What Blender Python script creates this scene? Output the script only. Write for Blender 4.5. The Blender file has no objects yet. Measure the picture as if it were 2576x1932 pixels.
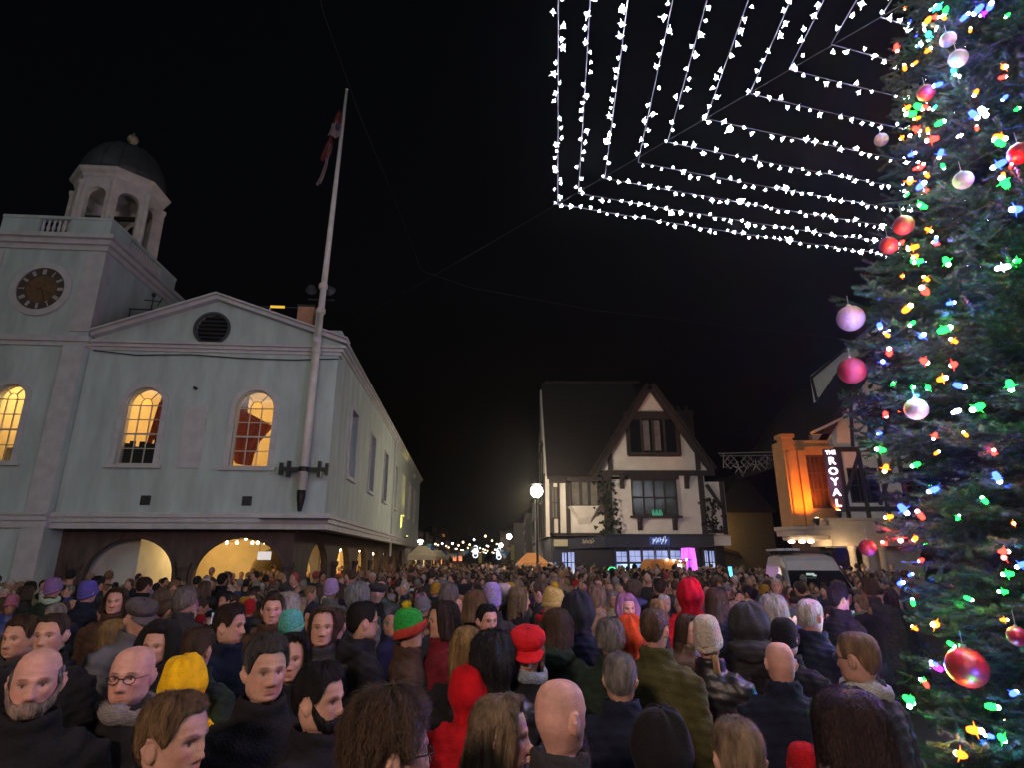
import bpy, bmesh, math, random
import numpy as np
from mathutils import Vector, Matrix, geometry

SC = bpy.context.scene
COL = SC.collection
R = math.radians
PI = math.pi
random.seed(7)
RNG = np.random.default_rng(11)

# ------------------------------------------------------------------ camera, world, sun, exposure
EYE = 1.95                      # the phone is held a little above the heads
PITCH = math.atan(437 / 1480)
cam_d = bpy.data.cameras.new('camera')
cam_d.sensor_fit = 'HORIZONTAL'
cam_d.sensor_width = 36.0
cam_d.lens = 1480 / 2576 * 36.0
cam_d.clip_start = 0.05
cam_d.clip_end = 2000
cam = bpy.data.objects.new('camera', cam_d)
COL.objects.link(cam)
cam.location = (0, 0, EYE)
cam.rotation_euler = (PI / 2 + PITCH, 0, 0)
SC.camera = cam

SUN_ELEV, SUN_ROT = R(28), R(200)
world = bpy.data.worlds.new('World')
SC.world = world
world.use_nodes = True
wn = world.node_tree.nodes
wl = world.node_tree.links
bg = wn['Background']
sky_t = wn.new('ShaderNodeTexSky')
sky_t.sky_type = 'NISHITA'
sky_t.sun_disc = False
sky_t.sun_elevation = R(-4.0)       # night: the sky's sun is below the horizon
sky_t.sun_rotation = SUN_ROT
wl.new(sky_t.outputs['Color'], bg.inputs['Color'])
bg.inputs['Strength'].default_value = 0.10

sun_d = bpy.data.lights.new('sun', 'SUN')
sun_d.energy = 0.17                 # night: the square's general lamp light, very weak
sun_d.color = (0.72, 0.95, 1.0)
sun_d.angle = R(25)
sun = bpy.data.objects.new('sun', sun_d)
COL.objects.link(sun)
sun.location = (-8, -20, 20)
sun.rotation_euler = Vector((0.30, 0.85, -0.42)).to_track_quat('-Z', 'Y').to_euler()

SC.view_settings.view_transform = 'Standard'
SC.view_settings.look = 'None'
SC.view_settings.exposure = 0.0
SC.view_settings.gamma = 1.0
SC.view_settings.use_curve_mapping = False
SC.render.engine = 'CYCLES'
SC.cycles.use_denoising = True
SC.cycles.max_bounces = 5
SC.cycles.diffuse_bounces = 2
SC.cycles.glossy_bounces = 2
SC.cycles.transmission_bounces = 3
SC.cycles.transparent_max_bounces = 8
SC.cycles.sample_clamp_indirect = 3.0
SC.cycles.use_light_tree = True
SC.cycles.volume_bounces = 0
HAZE = 0.0006

GROUND = -0.26                  # the square lies a little below the building thresholds
# ------------------------------------------------------------------ helpers
F = 1480.0
CP, SP = math.cos(PITCH), math.sin(PITCH)
def ray(x, y):
    a, b = (x - 1288) / F, (966 - y) / F
    return np.array([a, CP - b * SP, SP + b * CP])
def at_depth(x, y, Y):
    r = ray(x, y); p = r * (Y / r[1]); p[2] += EYE
    return p
def at_height(x, y, Z):
    r = ray(x, y); p = r * ((Z - EYE) / r[2]); p[2] += EYE
    return p

class MB:
    """collects geometry, then links it as ONE mesh object"""
    def __init__(s): s.v = []; s.f = []
    def add(s, vs, fs):
        o = len(s.v); s.v += [tuple(map(float, p)) for p in vs]
        s.f += [tuple(i + o for i in f) for f in fs]; return s
    def box(s, x0, x1, y0, y1, z0, z1):
        return s.add([(x0,y0,z0),(x1,y0,z0),(x1,y1,z0),(x0,y1,z0),(x0,y0,z1),(x1,y0,z1),(x1,y1,z1),(x0,y1,z1)],
            [(3,2,1,0),(4,5,6,7),(0,1,5,4),(1,2,6,5),(2,3,7,6),(3,0,4,7)])
    def beam(s, a, b, w, d, up=(0,-1,0)):
        """box along a->b; d is its size along `up`, w across"""
        a, b, up = Vector(a), Vector(b), Vector(up)
        t = (b - a).normalized(); x = t.cross(up).normalized(); y = x.cross(t)
        vs = []
        for p in (a, b):
            for i, j in ((-1,-1),(1,-1),(1,1),(-1,1)): vs.append(p + x * i * w / 2 + y * j * d / 2)
        return s.add(vs, [(3,2,1,0),(4,5,6,7),(0,1,5,4),(1,2,6,5),(2,3,7,6),(3,0,4,7)])
    def tube(s, pts, rad, n=8, cap=True):
        pts = [Vector(p) for p in pts]
        if not hasattr(rad, '__len__'): rad = [rad] * len(pts)
        o = []; fs = []
        for i, p in enumerate(pts):
            t = (pts[min(i+1, len(pts)-1)] - pts[max(i-1, 0)])
            t = t.normalized() if t.length > 1e-9 else Vector((0,0,1))
            ref = Vector((0,0,1)) if abs(t.z) < .9 else Vector((0,1,0))
            x = t.cross(ref).normalized(); y = t.cross(x)
            for k in range(n):
                a = 2 * PI * k / n
                o.append(p + (x * math.cos(a) + y * math.sin(a)) * rad[i])
        for i in range(len(pts) - 1):
            for k in range(n):
                fs.append((i*n+k, i*n+(k+1)%n, (i+1)*n+(k+1)%n, (i+1)*n+k))
        if cap:
            fs.append(tuple(range(n-1, -1, -1))); fs.append(tuple((len(pts)-1)*n + k for k in range(n)))
        return s.add(o, fs)
    def lathe(s, prof, c=(0,0,0), n=16, a0=0.0):
        o = []; fs = []; m = len(prof)
        for k in range(n):
            a = a0 + 2 * PI * k / n
            for r, z in prof: o.append((c[0] + r * math.cos(a), c[1] + r * math.sin(a), c[2] + z))
        for k in range(n):
            for i in range(m - 1):
                fs.append((k*m+i, ((k+1)%n)*m+i, ((k+1)%n)*m+i+1, k*m+i+1))
        return s.add(o, fs)
    def sphere(s, c, r, n=12, m=8):
        if not hasattr(r, '__len__'): r = (r, r, r)
        o = []; fs = []
        for i in range(m + 1):
            th = PI * i / m
            for k in range(n):
                a = 2 * PI * k / n
                o.append((c[0] + r[0]*math.sin(th)*math.cos(a), c[1] + r[1]*math.sin(th)*math.sin(a), c[2] + r[2]*math.cos(th)))
        for i in range(m):
            for k in range(n): fs.append((i*n+k, (i+1)*n+k, (i+1)*n+(k+1)%n, i*n+(k+1)%n))
        return s.add(o, fs)
    def slab(s, outer, holes, y0, y1):
        """vertical slab in the xz plane with holes, front at y0, back at y1"""
        loops = [outer] + holes
        tris = geometry.tessellate_polygon([[Vector((p[0], p[1], 0)) for p in l] for l in loops])
        flat = [p for l in loops for p in l]; n = len(flat)
        vs = [(p[0], y0, p[1]) for p in flat] + [(p[0], y1, p[1]) for p in flat]
        fs = []
        for t in tris:
            a, b, c = (flat[i] for i in t)
            ccw = (b[0]-a[0])*(c[1]-a[1]) - (b[1]-a[1])*(c[0]-a[0]) > 0
            t = tuple(t) if ccw else tuple(t)[::-1]
            fs.append(t); fs.append(tuple(i + n for i in t)[::-1])
        o = 0
        for l in loops:
            m = len(l)
            for i in range(m):
                j = (i + 1) % m; fs.append((o+i, o+i+n, o+j+n, o+j))
            o += m
        return s.add(vs, fs)
    def mesh(s, name, mat=None, smooth=False):
        me = bpy.data.meshes.new(name)
        me.from_pydata(s.v, [], s.f); me.validate(); 
        if mat:
            me.materials.append(mat)
        if smooth: me.polygons.foreach_set('use_smooth', [True] * len(me.polygons))
        bm = bmesh.new(); bm.from_mesh(me); bmesh.ops.recalc_face_normals(bm, faces=bm.faces); bm.to_mesh(me); bm.free()
        me.update(); return me
    def build(s, name, mat, parent=None, loc=None, smooth=False, kind=None, rot=None):
        return link(name, s.mesh(name, mat, smooth), parent, loc, rot, kind=kind)

def link(name, me, parent=None, loc=None, rot=None, scale=None, kind=None):
    o = bpy.data.objects.new(name, me); COL.objects.link(o)
    if parent is not None: o.parent = parent
    if loc is not None: o.location = loc
    if rot is not None: o.rotation_euler = rot
    if scale is not None: o.scale = scale
    if kind: o['kind'] = kind
    return o
def tag(o, label, cat, group=None, kind=None):
    o['label'] = label; o['category'] = cat
    if group: o['group'] = group
    if kind: o['kind'] = kind
    return o
def thing(name, label, cat, loc=(0,0,0), rz=0.0, group=None):
    o = link(name, None, None, loc, (0, 0, rz)); o.empty_display_size = .2
    return tag(o, label, cat, group)
def box(name, mat, parent, x0, x1, y0, y1, z0, z1):
    return MB().box(x0, x1, y0, y1, z0, z1).build(name, mat, parent)
def lamp(name, typ, loc, energy, color, parent=None, radius=.05, **kw):
    d = bpy.data.lights.new(name, typ); d.energy = energy; d.color = color
    d.shadow_soft_size = radius
    for k, v in kw.items(): setattr(d, k, v)
    o = bpy.data.objects.new(name, d); COL.objects.link(o); o.location = loc
    if parent is not None: o.parent = parent
    return o
def arch(x0, x1, z0, zs, zt, n=16):
    """outline of an arched opening, counter-clockwise: sill z0, springing zs, crown zt"""
    cx, a, b = (x0 + x1) / 2, (x1 - x0) / 2, zt - zs
    return [(x0, z0), (x1, z0)] + [(cx + a * math.cos(PI*i/n), zs + b * math.sin(PI*i/n)) for i in range(n + 1)]
def rect(x0, x1, z0, z1): return [(x0,z0),(x1,z0),(x1,z1),(x0,z1)]

# ------------------------------------------------------------------ materials
MATS = {}
def material(name, color=(.5,.5,.5), rough=.7, noise=.25, scale=6.0, bump=.0, bscale=40.0, metal=0.0, emit=None, estr=0.0,
             objcol=False, stretch=(1,1,1), spec=.5, detail=4.0, sheen=0.0):
    if name in MATS: return MATS[name]
    m = bpy.data.materials.new(name); m.use_nodes = True
    nt = m.node_tree; N, L = nt.nodes, nt.links
    b = N['Principled BSDF']
    b.inputs['Roughness'].default_value = rough; b.inputs['Metallic'].default_value = metal
    b.inputs['Specular IOR Level'].default_value = spec
    if sheen: b.inputs['Sheen Weight'].default_value = sheen
    tc = N.new('ShaderNodeTexCoord'); mp = N.new('ShaderNodeMapping'); L.new(tc.outputs['Object'], mp.inputs['Vector'])
    mp.inputs['Scale'].default_value = stretch
    if objcol:
        src = N.new('ShaderNodeObjectInfo').outputs['Color']
    else:
        rgb = N.new('ShaderNodeRGB'); rgb.outputs[0].default_value = (*color, 1); src = rgb.outputs[0]
    if noise:
        nz = N.new('ShaderNodeTexNoise'); nz.inputs['Scale'].default_value = scale; nz.inputs['Detail'].default_value = detail
        nz.inputs['Roughness'].default_value = .6
        L.new(mp.outputs[0], nz.inputs['Vector'])
        mr = N.new('ShaderNodeMapRange'); mr.inputs[1].default_value = .3; mr.inputs[2].default_value = .7
        mr.inputs[3].default_value = 1 - noise; mr.inputs[4].default_value = 1 + noise * .6
        L.new(nz.outputs['Fac'], mr.inputs[0])
        mx = N.new('ShaderNodeVectorMath'); mx.operation = 'SCALE'
        L.new(src, mx.inputs[0]); L.new(mr.outputs[0], mx.inputs['Scale']); src = mx.outputs[0]
    L.new(src, b.inputs['Base Color'])
    if bump:
        bz = N.new('ShaderNodeTexNoise'); bz.inputs['Scale'].default_value = bscale; bz.inputs['Detail'].default_value = 5
        L.new(mp.outputs[0], bz.inputs['Vector'])
        bp = N.new('ShaderNodeBump'); bp.inputs['Strength'].default_value = bump; bp.inputs['Distance'].default_value = .02
        L.new(bz.outputs['Fac'], bp.inputs['Height']); L.new(bp.outputs[0], b.inputs['Normal'])
    if emit is not None:
        b.inputs['Emission Color'].default_value = (*emit, 1); b.inputs['Emission Strength'].default_value = estr
    MATS[name] = m; return m

def glow(name, color, strength):
    if name in MATS: return MATS[name]
    m = bpy.data.materials.new(name); m.use_nodes = True
    N, L = m.node_tree.nodes, m.node_tree.links; N.clear()
    e = N.new('ShaderNodeEmission'); e.inputs['Color'].default_value = (*color, 1); e.inputs['Strength'].default_value = strength
    o = N.new('ShaderNodeOutputMaterial'); L.new(e.outputs[0], o.inputs['Surface'])
    MATS[name] = m; return m
def lit_pane(name, ca, cb, strength, scale=3.0, stretch=(1,1,1)):
    """a lit shop window: uneven brightness from what stands inside"""
    m = glow(name, ca, strength); N, L = m.node_tree.nodes, m.node_tree.links
    tc = N.new('ShaderNodeTexCoord'); mp = N.new('ShaderNodeMapping'); mp.inputs['Scale'].default_value = stretch
    nz = N.new('ShaderNodeTexNoise'); nz.inputs['Scale'].default_value = scale; nz.inputs['Detail'].default_value = 3
    cr = N.new('ShaderNodeValToRGB'); cr.color_ramp.elements[0].position = .35; cr.color_ramp.elements[1].position = .62
    cr.color_ramp.elements[0].color = (*ca, 1); cr.color_ramp.elements[1].color = (*cb, 1)
    L.new(tc.outputs['Object'], mp.inputs[0]); L.new(mp.outputs[0], nz.inputs['Vector']); L.new(nz.outputs['Fac'], cr.inputs[0])
    e = [n for n in N if n.type == 'EMISSION'][0]; L.new(cr.outputs[0], e.inputs['Color'])
    return m
def glass(name, tint=(.9,.95,1.0), refl=.10):
    if name in MATS: return MATS[name]
    m = bpy.data.materials.new(name); m.use_nodes = True
    N, L = m.node_tree.nodes, m.node_tree.links; N.clear()
    t = N.new('ShaderNodeBsdfTransparent'); t.inputs['Color'].default_value = (*tint, 1)
    g = N.new('ShaderNodeBsdfGlossy'); g.inputs['Roughness'].default_value = .05
    mx = N.new('ShaderNodeMixShader'); mx.inputs[0].default_value = refl
    o = N.new('ShaderNodeOutputMaterial'); L.new(t.outputs[0], mx.inputs[1]); L.new(g.outputs[0], mx.inputs[2]); L.new(mx.outputs[0], o.inputs[0])
    MATS[name] = m; return m

M_STUCCO = material('painted_stucco', (.53,.65,.615), .75, .22, 1.5, .12, 30, stretch=(1.3,1.3,.35))
M_STUCCO_SIDE = material('painted_stucco_flank', (.57,.68,.65), .75, .22, 1.5, .12, 30, stretch=(1.3,1.3,.35))
M_TRIM = material('painted_trim', (.61,.62,.62), .6, .15, 3, .06, 50)
M_LEAD = material('lead_roof', (.055,.062,.068), .55, .3, 2.5, .1, 20)
M_TIMBER = material('dark_timber', (.045,.034,.028), .7, .4, 5, .35, 30, stretch=(1,1,.25))
M_BLACK = material('black_paint', (.012,.012,.014), .45, .2, 8)
M_IRON = material('black_iron', (.012,.013,.015), .5, .3, 20, .1, 60)
M_POLE = material('white_pole_paint', (.80,.76,.70), .5, .15, 4, .05, 50)
M_PLASTER = material('cream_plaster', (.76,.61,.33), .8, .14, 1.6, .06, 25)
M_GREYWALL = material('grey_plaster', (.62,.63,.56), .8, .15, 1.6, .06, 25)
M_ROOM = material('room_cream', (.80,.70,.46), .8, .08, 1.5)
M_CURTAIN = material('red_curtain', (.58,.085,.014), .85, .25, 6, .1, 60)
M_GLASS = glass('window_glass')
M_GLASS_DARK = material('dark_glass', (.012,.014,.018), .12, .3, 2.0, spec=.7)
M_FRAME_W = material('white_sash_paint', (.62,.55,.45), .5, .1, 6)
M_GILT = material('aged_gilt', (.16,.075,.022), .5, .4, 9, .15, 40, metal=.25)
M_NUMERAL = material('numeral_white', (.55,.53,.52), .6, .25, 14)
M_PAVING = material('paving', (.055,.053,.05), .85, .35, 1.2, .3, 14)
M_ASPHALT = material('asphalt', (.045,.045,.047), .9, .3, 4, .3, 80)
M_KERB = material('kerb_stone', (.2,.19,.18), .85, .25, 4, .2, 40)

# ------------------------------------------------------------------ ground
g = MB()
g.add([(-300,-300,GROUND),(300,-300,GROUND),(300,600,GROUND),(-300,600,GROUND)], [(0,1,2,3)])
tag(g.build('ground', M_PAVING), 'grey paved market square under the crowd', 'ground', kind='structure')
g = MB(); g.add([(-6.3,24,GROUND+.004),(2.2,24,GROUND+.004),(1.2,190,GROUND+.004),(-9.6,190,GROUND+.004)], [(0,1,2,3)])
tag(g.build('road', M_ASPHALT), 'dark asphalt street leading away between the buildings', 'road', kind='structure')
for (a, b) in (((2.2,41.5),(1.6,140)), ((-6.9,56),(-9.0,140))):
    k = MB(); k.beam((a[0],a[1],GROUND+.06), (b[0],b[1],GROUND+.06), .15, .12, up=(0,0,1))
    tag(k.build('kerb', M_KERB), 'stone kerb along the edge of the street', 'kerb', kind='structure')
# ------------------------------------------------------------------ the hall on its arcade (local frame: x along the front, y backwards)
CORNER = (-5.622, 18.0, 0.0)
AZ = R(4.37)
def arched_window(parent, x0, x1, z0, zt, y, lit=True, cols=3, rows=4):
    cx, hw = (x0 + x1) / 2, (x1 - x0) / 2
    zs = zt - hw
    fw = .05
    f = MB().slab(arch(x0, x1, z0, zs, zt, 20), [arch(x0+fw, x1-fw, z0+fw, zs, zt-fw, 20)], y+.10, y+.17)
    win = f.build('window', M_FRAME_W, parent)
    b = MB()
    xi0, xi1, zi0 = x0 + fw, x1 - fw, z0 + fw
    cw = (xi1 - xi0) / cols; rh = (zs - zi0) / rows
    t = .013
    for i in range(1, cols): b.box(xi0+i*cw-t, xi0+i*cw+t, y+.115, y+.15, zi0, zs - (.0 if True else 0))
    for j in range(1, rows + 1): b.box(xi0, xi1, y+.112, y+.153, zi0+j*rh-t*(2 if j == rows//2 else 1), zi0+j*rh+t*(2 if j == rows//2 else 1))
    ri = cw / 2; ro = hw - fw
    for k in range(14):            # inner arch of the fanlight
        a0, a1 = PI*k/14, PI*(k+1)/14
        b.beam((cx+ri*math.cos(a0), y+.13, zs+ri*1.35*math.sin(a0)), (cx+ri*math.cos(a1), y+.13, zs+ri*1.35*math.sin(a1)), .022, .03)
    for a in (R(55), R(125)):
        b.beam((cx+ri*math.cos(a), y+.13, zs+ri*1.35*math.sin(a)), (cx+ro*math.cos(a), y+.13, zs+ro*math.sin(a)), .022, .03)
    b.build('glazing_bars', M_FRAME_W, win)
    for i in range(cols):
        for j in range(rows):
            MB().box(xi0+i*cw+t, xi0+(i+1)*cw-t, y+.128, y+.133, zi0+j*rh+t, zi0+(j+1)*rh-t).build('pane', M_GLASS, win)
    for a0, a1 in ((0, R(55)), (R(55), R(125)), (R(125), PI)):
        n = 6; pts = [(cx+ro*math.cos(a0+(a1-a0)*k/n), zs+ro*math.sin(a0+(a1-a0)*k/n)) for k in range(n+1)]
        pts += [(cx+ri*math.cos(a1-(a1-a0)*k/n), zs+ri*1.35*math.sin(a1-(a1-a0)*k/n)) for k in range(n+1)]
        MB().slab(pts, [], y+.128, y+.133).build('pane', M_GLASS, win)
    # moulded surround and sill stand proud of the wall
    MB().slab(arch(x0-.16, x1+.16, z0-.02, zs, zt+.16, 20), [arch(x0, x1, z0-.019, zs, zt, 20)], y-.05, y+.02).build('window_surround', M_TRIM, win)
    box('window_sill', M_TRIM, win, x0-.26, x1+.26, y-.12, y+.06, z0-.12, z0-.022)
    return win

def curtain(parent, pts_l, pts_r, y, folds=9, depth=.05):
    """hanging cloth between two edge poly-lines (x, z), with folds"""
    n = len(pts_l); m = folds * 4; vs = []; fs = []
    for i in range(n):
        for k in range(m + 1):
            t = k / m
            x = pts_l[i][0]*(1-t) + pts_r[i][0]*t; z = pts_l[i][1]*(1-t) + pts_r[i][1]*t
            vs.append((x, y + depth*math.sin(t*folds*2*PI) + .01*math.sin(i*2.1+k), z))
    for i in range(n-1):
        for k in range(m): fs.append((i*(m+1)+k, i*(m+1)+k+1, (i+1)*(m+1)+k+1, (i+1)*(m+1)+k))
    return MB().add(vs, fs).build('curtain', M_CURTAIN, parent, smooth=True)

hall = thing('market_hall', 'pale two storey hall on a dark timber arcade with arched lit windows', 'building', CORNER, AZ)
U0 = -7.66
W2, W3 = (-6.27, -5.16, 4.62, 7.02), (-2.97, -1.82, 4.58, 7.0)
def hole(w): return arch(w[0], w[1], w[2], w[3]-(w[1]-w[0])/2, w[3], 20)
front = MB().slab(rect(U0, 0, 3.18, 8.22), [hole(W2), hole(W3)], 0, .35)
front.build('front_wall', M_STUCCO, hall)
PED = [(-7.62, 8.50), (.16, 8.50), (.16, 8.62), (-3.98, 10.02), (-7.62, 8.70)]
circ = [(-4.08+.50*math.cos(2*PI*k/28), 9.06+.50*math.sin(2*PI*k/28)) for k in range(28)]
MB().slab(PED, [circ], .05, .35).build('pediment', M_STUCCO, hall)
c2 = [(-4.08+.58*math.cos(2*PI*k/28), 9.06+.58*math.sin(2*PI*k/28)) for k in range(28)]
lv = MB().slab(c2, [circ], .0, .09).build('round_vent', M_LEAD, hall)
MB().slab(circ, [], .16, .2).build('vent_back', M_BLACK, lv)
for k in range(7):
    z = 9.06 - .42 + k*.14; hw = math.sqrt(max(.02, .5**2-(z-9.06)**2)) * .96
    MB().beam((-4.08-hw, .10, z), (-4.08+hw, .10, z), .11, .025, up=(0,-.6,.8)).build('vent_slat', M_LEAD, lv)
# cornices, raking and level, stepped
for (z0, z1, p) in ((8.22, 8.32, .06), (8.32, 8.42, .14), (8.42, 8.50, .24)):
    MB().box(U0+.02, .02+p, -p, .36, z0, z1).box(-.33, .02+p, .36, 36.2, z0+.25, z1+.25).build('cornice', M_TRIM, hall)
for a, b in (((-7.62, -.02, 8.70), (-3.98, -.02, 10.10)), ((-3.98, -.02, 10.10), (.30, -.02, 8.66))):
    MB().beam(a, b, .14, .36).build('raking_cornice', M_TRIM, hall)
    MB().beam((a[0], -.14, a[2]+.085), (b[0], -.14, b[2]+.085), .06, .34).build('raking_cornice', M_TRIM, hall)
# flank wall with tall sash windows
SV = [3.45, 8.05, 12.65, 17.25, 21.85, 26.45, 31.05]
def flank(y0, y1, x0, x1, z0, z1, holes):
    m = MB().slab(rect(y0, y1, z0, z1), holes, x0, x1)
    m.v = [(p[1], p[0], p[2]) for p in m.v]      # swap into the yz plane
    return m
flank(.352, 36, -.35, 0, 3.18, 8.47, [rect(v-.62, v+.62, 4.70, 7.12) for v in SV]).build('flank_wall', M_STUCCO_SIDE, hall)
M_BLIND = material('window_blind', (.55,.48,.38), .8, .2, 3)
for i, v in enumerate(SV):
    w = flank(v-.62, v+.62, -.20, -.14, 4.70, 7.12, [rect(v-.55, v+.55, 4.77, 7.05)]).build('sash_window', M_FRAME_W, hall)
    s = MB()
    for k in (1, 2): s.box(-.185, -.155, v-.55+k*.367-.012, v-.55+k*.367+.012, 4.77, 7.05)
    for k in (1, 2, 3): s.box(-.188, -.152, v-.55, v+.55, 4.77+k*.57-(.025 if k == 2 else .012), 4.77+k*.57+(.025 if k == 2 else .012))
    s.build('glazing_bars', M_FRAME_W, w)
    for a in range(3):
        for b in range(4):
            MB().box(-.172, -.168, v-.55+a*.367+.012, v-.55+(a+1)*.367-.012, 4.77+b*.57+.026, 4.77+(b+1)*.57-.026).build('pane', M_GLASS if i in (1,3,4) else M_GLASS_DARK, w)
    if i in (1, 3, 4): box('blind', M_BLIND, w, -.30, -.27, v-.56, v+.56, 4.75, 7.07)
    q = MB().box(-.02, .06, v-.74, v-.62, 4.70, 7.24).box(-.02, .06, v+.62, v+.74, 4.70, 7.24).box(-.02, .075, v-.62, v+.62, 7.12, 7.24)
    q.build('window_surround', M_TRIM, w)
    box('window_sill', M_TRIM, w, -.05, .12, v-.78, v+.78, 4.58, 4.698)
# far end and the parapet block along the flank, low lead roof
MB().box(-7.6, -.36, 35.7, 36, 3.18, 8.47).build('end_wall', M_STUCCO, hall)
pb = MB().add([(-1.15,.36,8.80),(.12,.36,8.80),(.12,36,8.80),(-1.15,36,8.80),(-1.10,.42,9.26),(-.05,.42,9.26),(-.05,36,9.26),(-1.10,36,9.26)],
    [(3,2,1,0),(4,5,6,7),(0,1,5,4),(1,2,6,5),(2,3,7,6),(3,0,4,7)])
pb.build('roof_parapet', M_STUCCO, hall)
MB().add([(-7.6,.36,8.6),(-3.98,.36,9.95),(-1.16,.36,9.0),(-7.6,35.9,8.6),(-3.98,35.9,9.95),(-1.16,35.9,9.0)],
    [(0,1,4,3),(1,2,5,4),(0,3,5,2),(0,2,1),(3,4,5)]).build('roof', M_LEAD, hall)
# jetty fascia above the arcade
for (z0, z1, p) in ((2.74, 2.92, .10), (2.92, 3.06, .16), (3.06, 3.16, .22), (3.16, 3.20, .14)):
    MB().box(U0, p, -p, .36, z0, z1).box(-.33, p, .36, 36.1, z0, z1).build('jetty_fascia', M_TRIM, hall)
MB().box(U0, -.34, .37, 35.9, 2.76, 2.98).build('arcade_ceiling', M_TIMBER, hall)
# dark plank ledge over the corner, wall vents
box('corner_ledge', M_IRON, hall, -1.75, .28, -.42, -.225, 3.015, 3.045)
for u in (-5.19, -2.29):
    vt = box('wall_vent', M_LEAD, hall, u-.14, u+.14, -.03, .02, 3.42, 3.70)
    for k in range(5): box('vent_slat', M_IRON, vt, u-.12, u+.12, -.045, -.031, 3.45+k*.05, 3.475+k*.05)
box('blank_panel', M_TRIM, hall, -4.46, -3.80, -.035, .02, 4.52, 6.48)
MB().tube([(-7.5,-.08,8.18),(-6.2,-.07,8.06),(-4.6,-.07,8.12),(-3.0,-.07,8.04),(-1.4,-.07,8.02),(.05,-.06,8.10)], .018, 5).build('wall_cable', M_BLACK, hall)
MB().tube([(-4.25,-.02,7.0),(-4.25,-.14,7.0)], .05, 8).build('wall_fitting', M_IRON, hall)
# arcade: timber slab with arched openings, braces and octagonal posts
VA = .55
ARC = [(-6.88, -4.32), (-3.80, -1.14)]
m = MB().slab(rect(U0, -.95, 0, 2.75), [arch(a, b, .001, 1.42, 2.52, 18) for a, b in ARC], VA, VA+.25)
M_ARCADE = material('arcade_timber', (.105,.075,.065), .75, .4, 5, .35, 30, stretch=(1,1,.25))
m.build('arcade_front', M_ARCADE, hall)
SARC = [(2.4, 5.4), (6.95, 9.75), (11.6, 14.4), (16.2, 19.0), (20.8, 23.6), (25.4, 28.2), (30.0, 32.8)]
flank(VA+.26, 35.8, -1.2, -.95, 0, 2.75, [arch(a, b, .001, 1.42, 2.46, 14) for a, b in SARC]).build('arcade_flank', M_ARCADE, hall)
for u, v in [(-7.1, VA-.02), (-4.06, VA-.02), (-1.05, VA-.02)] + [(-.93, (SARC[i][1]+SARC[i+1][0])/2) for i in range(6)]:
    MB().lathe([(.0,0),(.24,0),(.24,.35),(.17,.42),(.16,1.55),(.23,1.68),(.23,1.8),(.0,1.8)], (u, v, 0), 8, PI/8).build('post', M_ARCADE, hall)
for a, b in ARC:                                   # moulded arch edge
    o = arch(a-.07, b+.07, 0, 1.42, 2.60, 18); i_ = arch(a+.03, b-.03, 0.002, 1.42, 2.49, 18)
    MB().slab(o, [i_], VA-.06, VA-.003).build('arch_moulding', M_ARCADE, hall)
# inside the arcade: a grey stair block, cream cross wall with an arch, back wall
MB().box(-7.5, -5.68, 1.1, 1.3, 0, 2.755).box(-5.90, -5.68, 1.3, 5.0, 0, 2.755).build('stair_wall', M_GREYWALL, hall)
MB().slab(rect(-7.45, -1.25, 0, 2.755), [arch(-3.75, -1.5, .002, 1.3, 2.35, 14)], 5.2, 5.45).build('cross_wall', M_PLASTER, hall)
flank(5.46, 35.6, -6.2, -5.95, 0, 2.755, []).build('back_wall', M_PLASTER, hall)
flank(7.0, 33, -2.9, -2.7, 0, 2.755, []).build('inner_wall', M_PLASTER, hall)
# first-floor room behind the arched windows
rm = MB().box(-7.6, -.5, 5.5, 5.6, 3.3, 8.2).box(-7.65, -7.55, .4, 5.5, 3.3, 8.2).box(-.5, -.42, .4, 5.5, 3.3, 8.2).box(-7.6, -.5, .4, 5.6, 3.22, 3.3).box(-7.6, -.5, .4, 5.6, 8.1, 8.2)
rm.build('room_wall', M_ROOM, hall)
arched_window(hall, *W2, 0.0)
arched_window(hall, *W3, 0.0)
curtain(hall, [(-5.50,7.1),(-5.55,6.6),(-5.62,6.0),(-5.60,5.45)], [(-4.9,7.1),(-4.9,6.6),(-4.9,6.0),(-4.9,5.6)], .52, 4, .04)
curtain(hall, [(-5.74,6.75),(-5.80,6.3),(-5.86,5.7),(-5.90,5.35)], [(-5.56,7.0),(-5.64,6.3),(-5.70,5.7),(-5.74,5.35)], .85, 2, .04)
curtain(hall, [(-3.15,7.1),(-3.15,6.4),(-3.15,5.9),(-3.15,5.35),(-3.10,4.95),(-2.95,4.75)], [(-2.80,7.1),(-2.80,6.4),(-1.95,5.95),(-2.30,5.45),(-2.42,5.05),(-2.48,4.66)], .52, 4, .035)
M_DARKCLOTH = material('dark_screen', (.02,.012,.012), .9, .3, 6)
sc = MB()
for k in range(9):
    u = -6.32 + k*.145; sc.box(u, u+.16, .42, .47, 4.5, 5.33 + .10*math.sin(k*2.3) + (.08 if k > 4 else 0))
sc.build('dark_screen', M_DARKCLOTH, hall)
lamp('room_light', 'POINT', (-5.6, 2.9, 7.4), 190, (1.0,.53,.18), hall, .25)
lamp('room_light', 'POINT', (-2.3, 2.9, 7.4), 190, (1.0,.53,.18), hall, .25)
wl_ = MB().sphere((-1.86, 1.2, 5.50), .085, 10, 8).build('wall_lamp', glow('lamp_glass_warm', (1,.86,.6), 40), hall)

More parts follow.
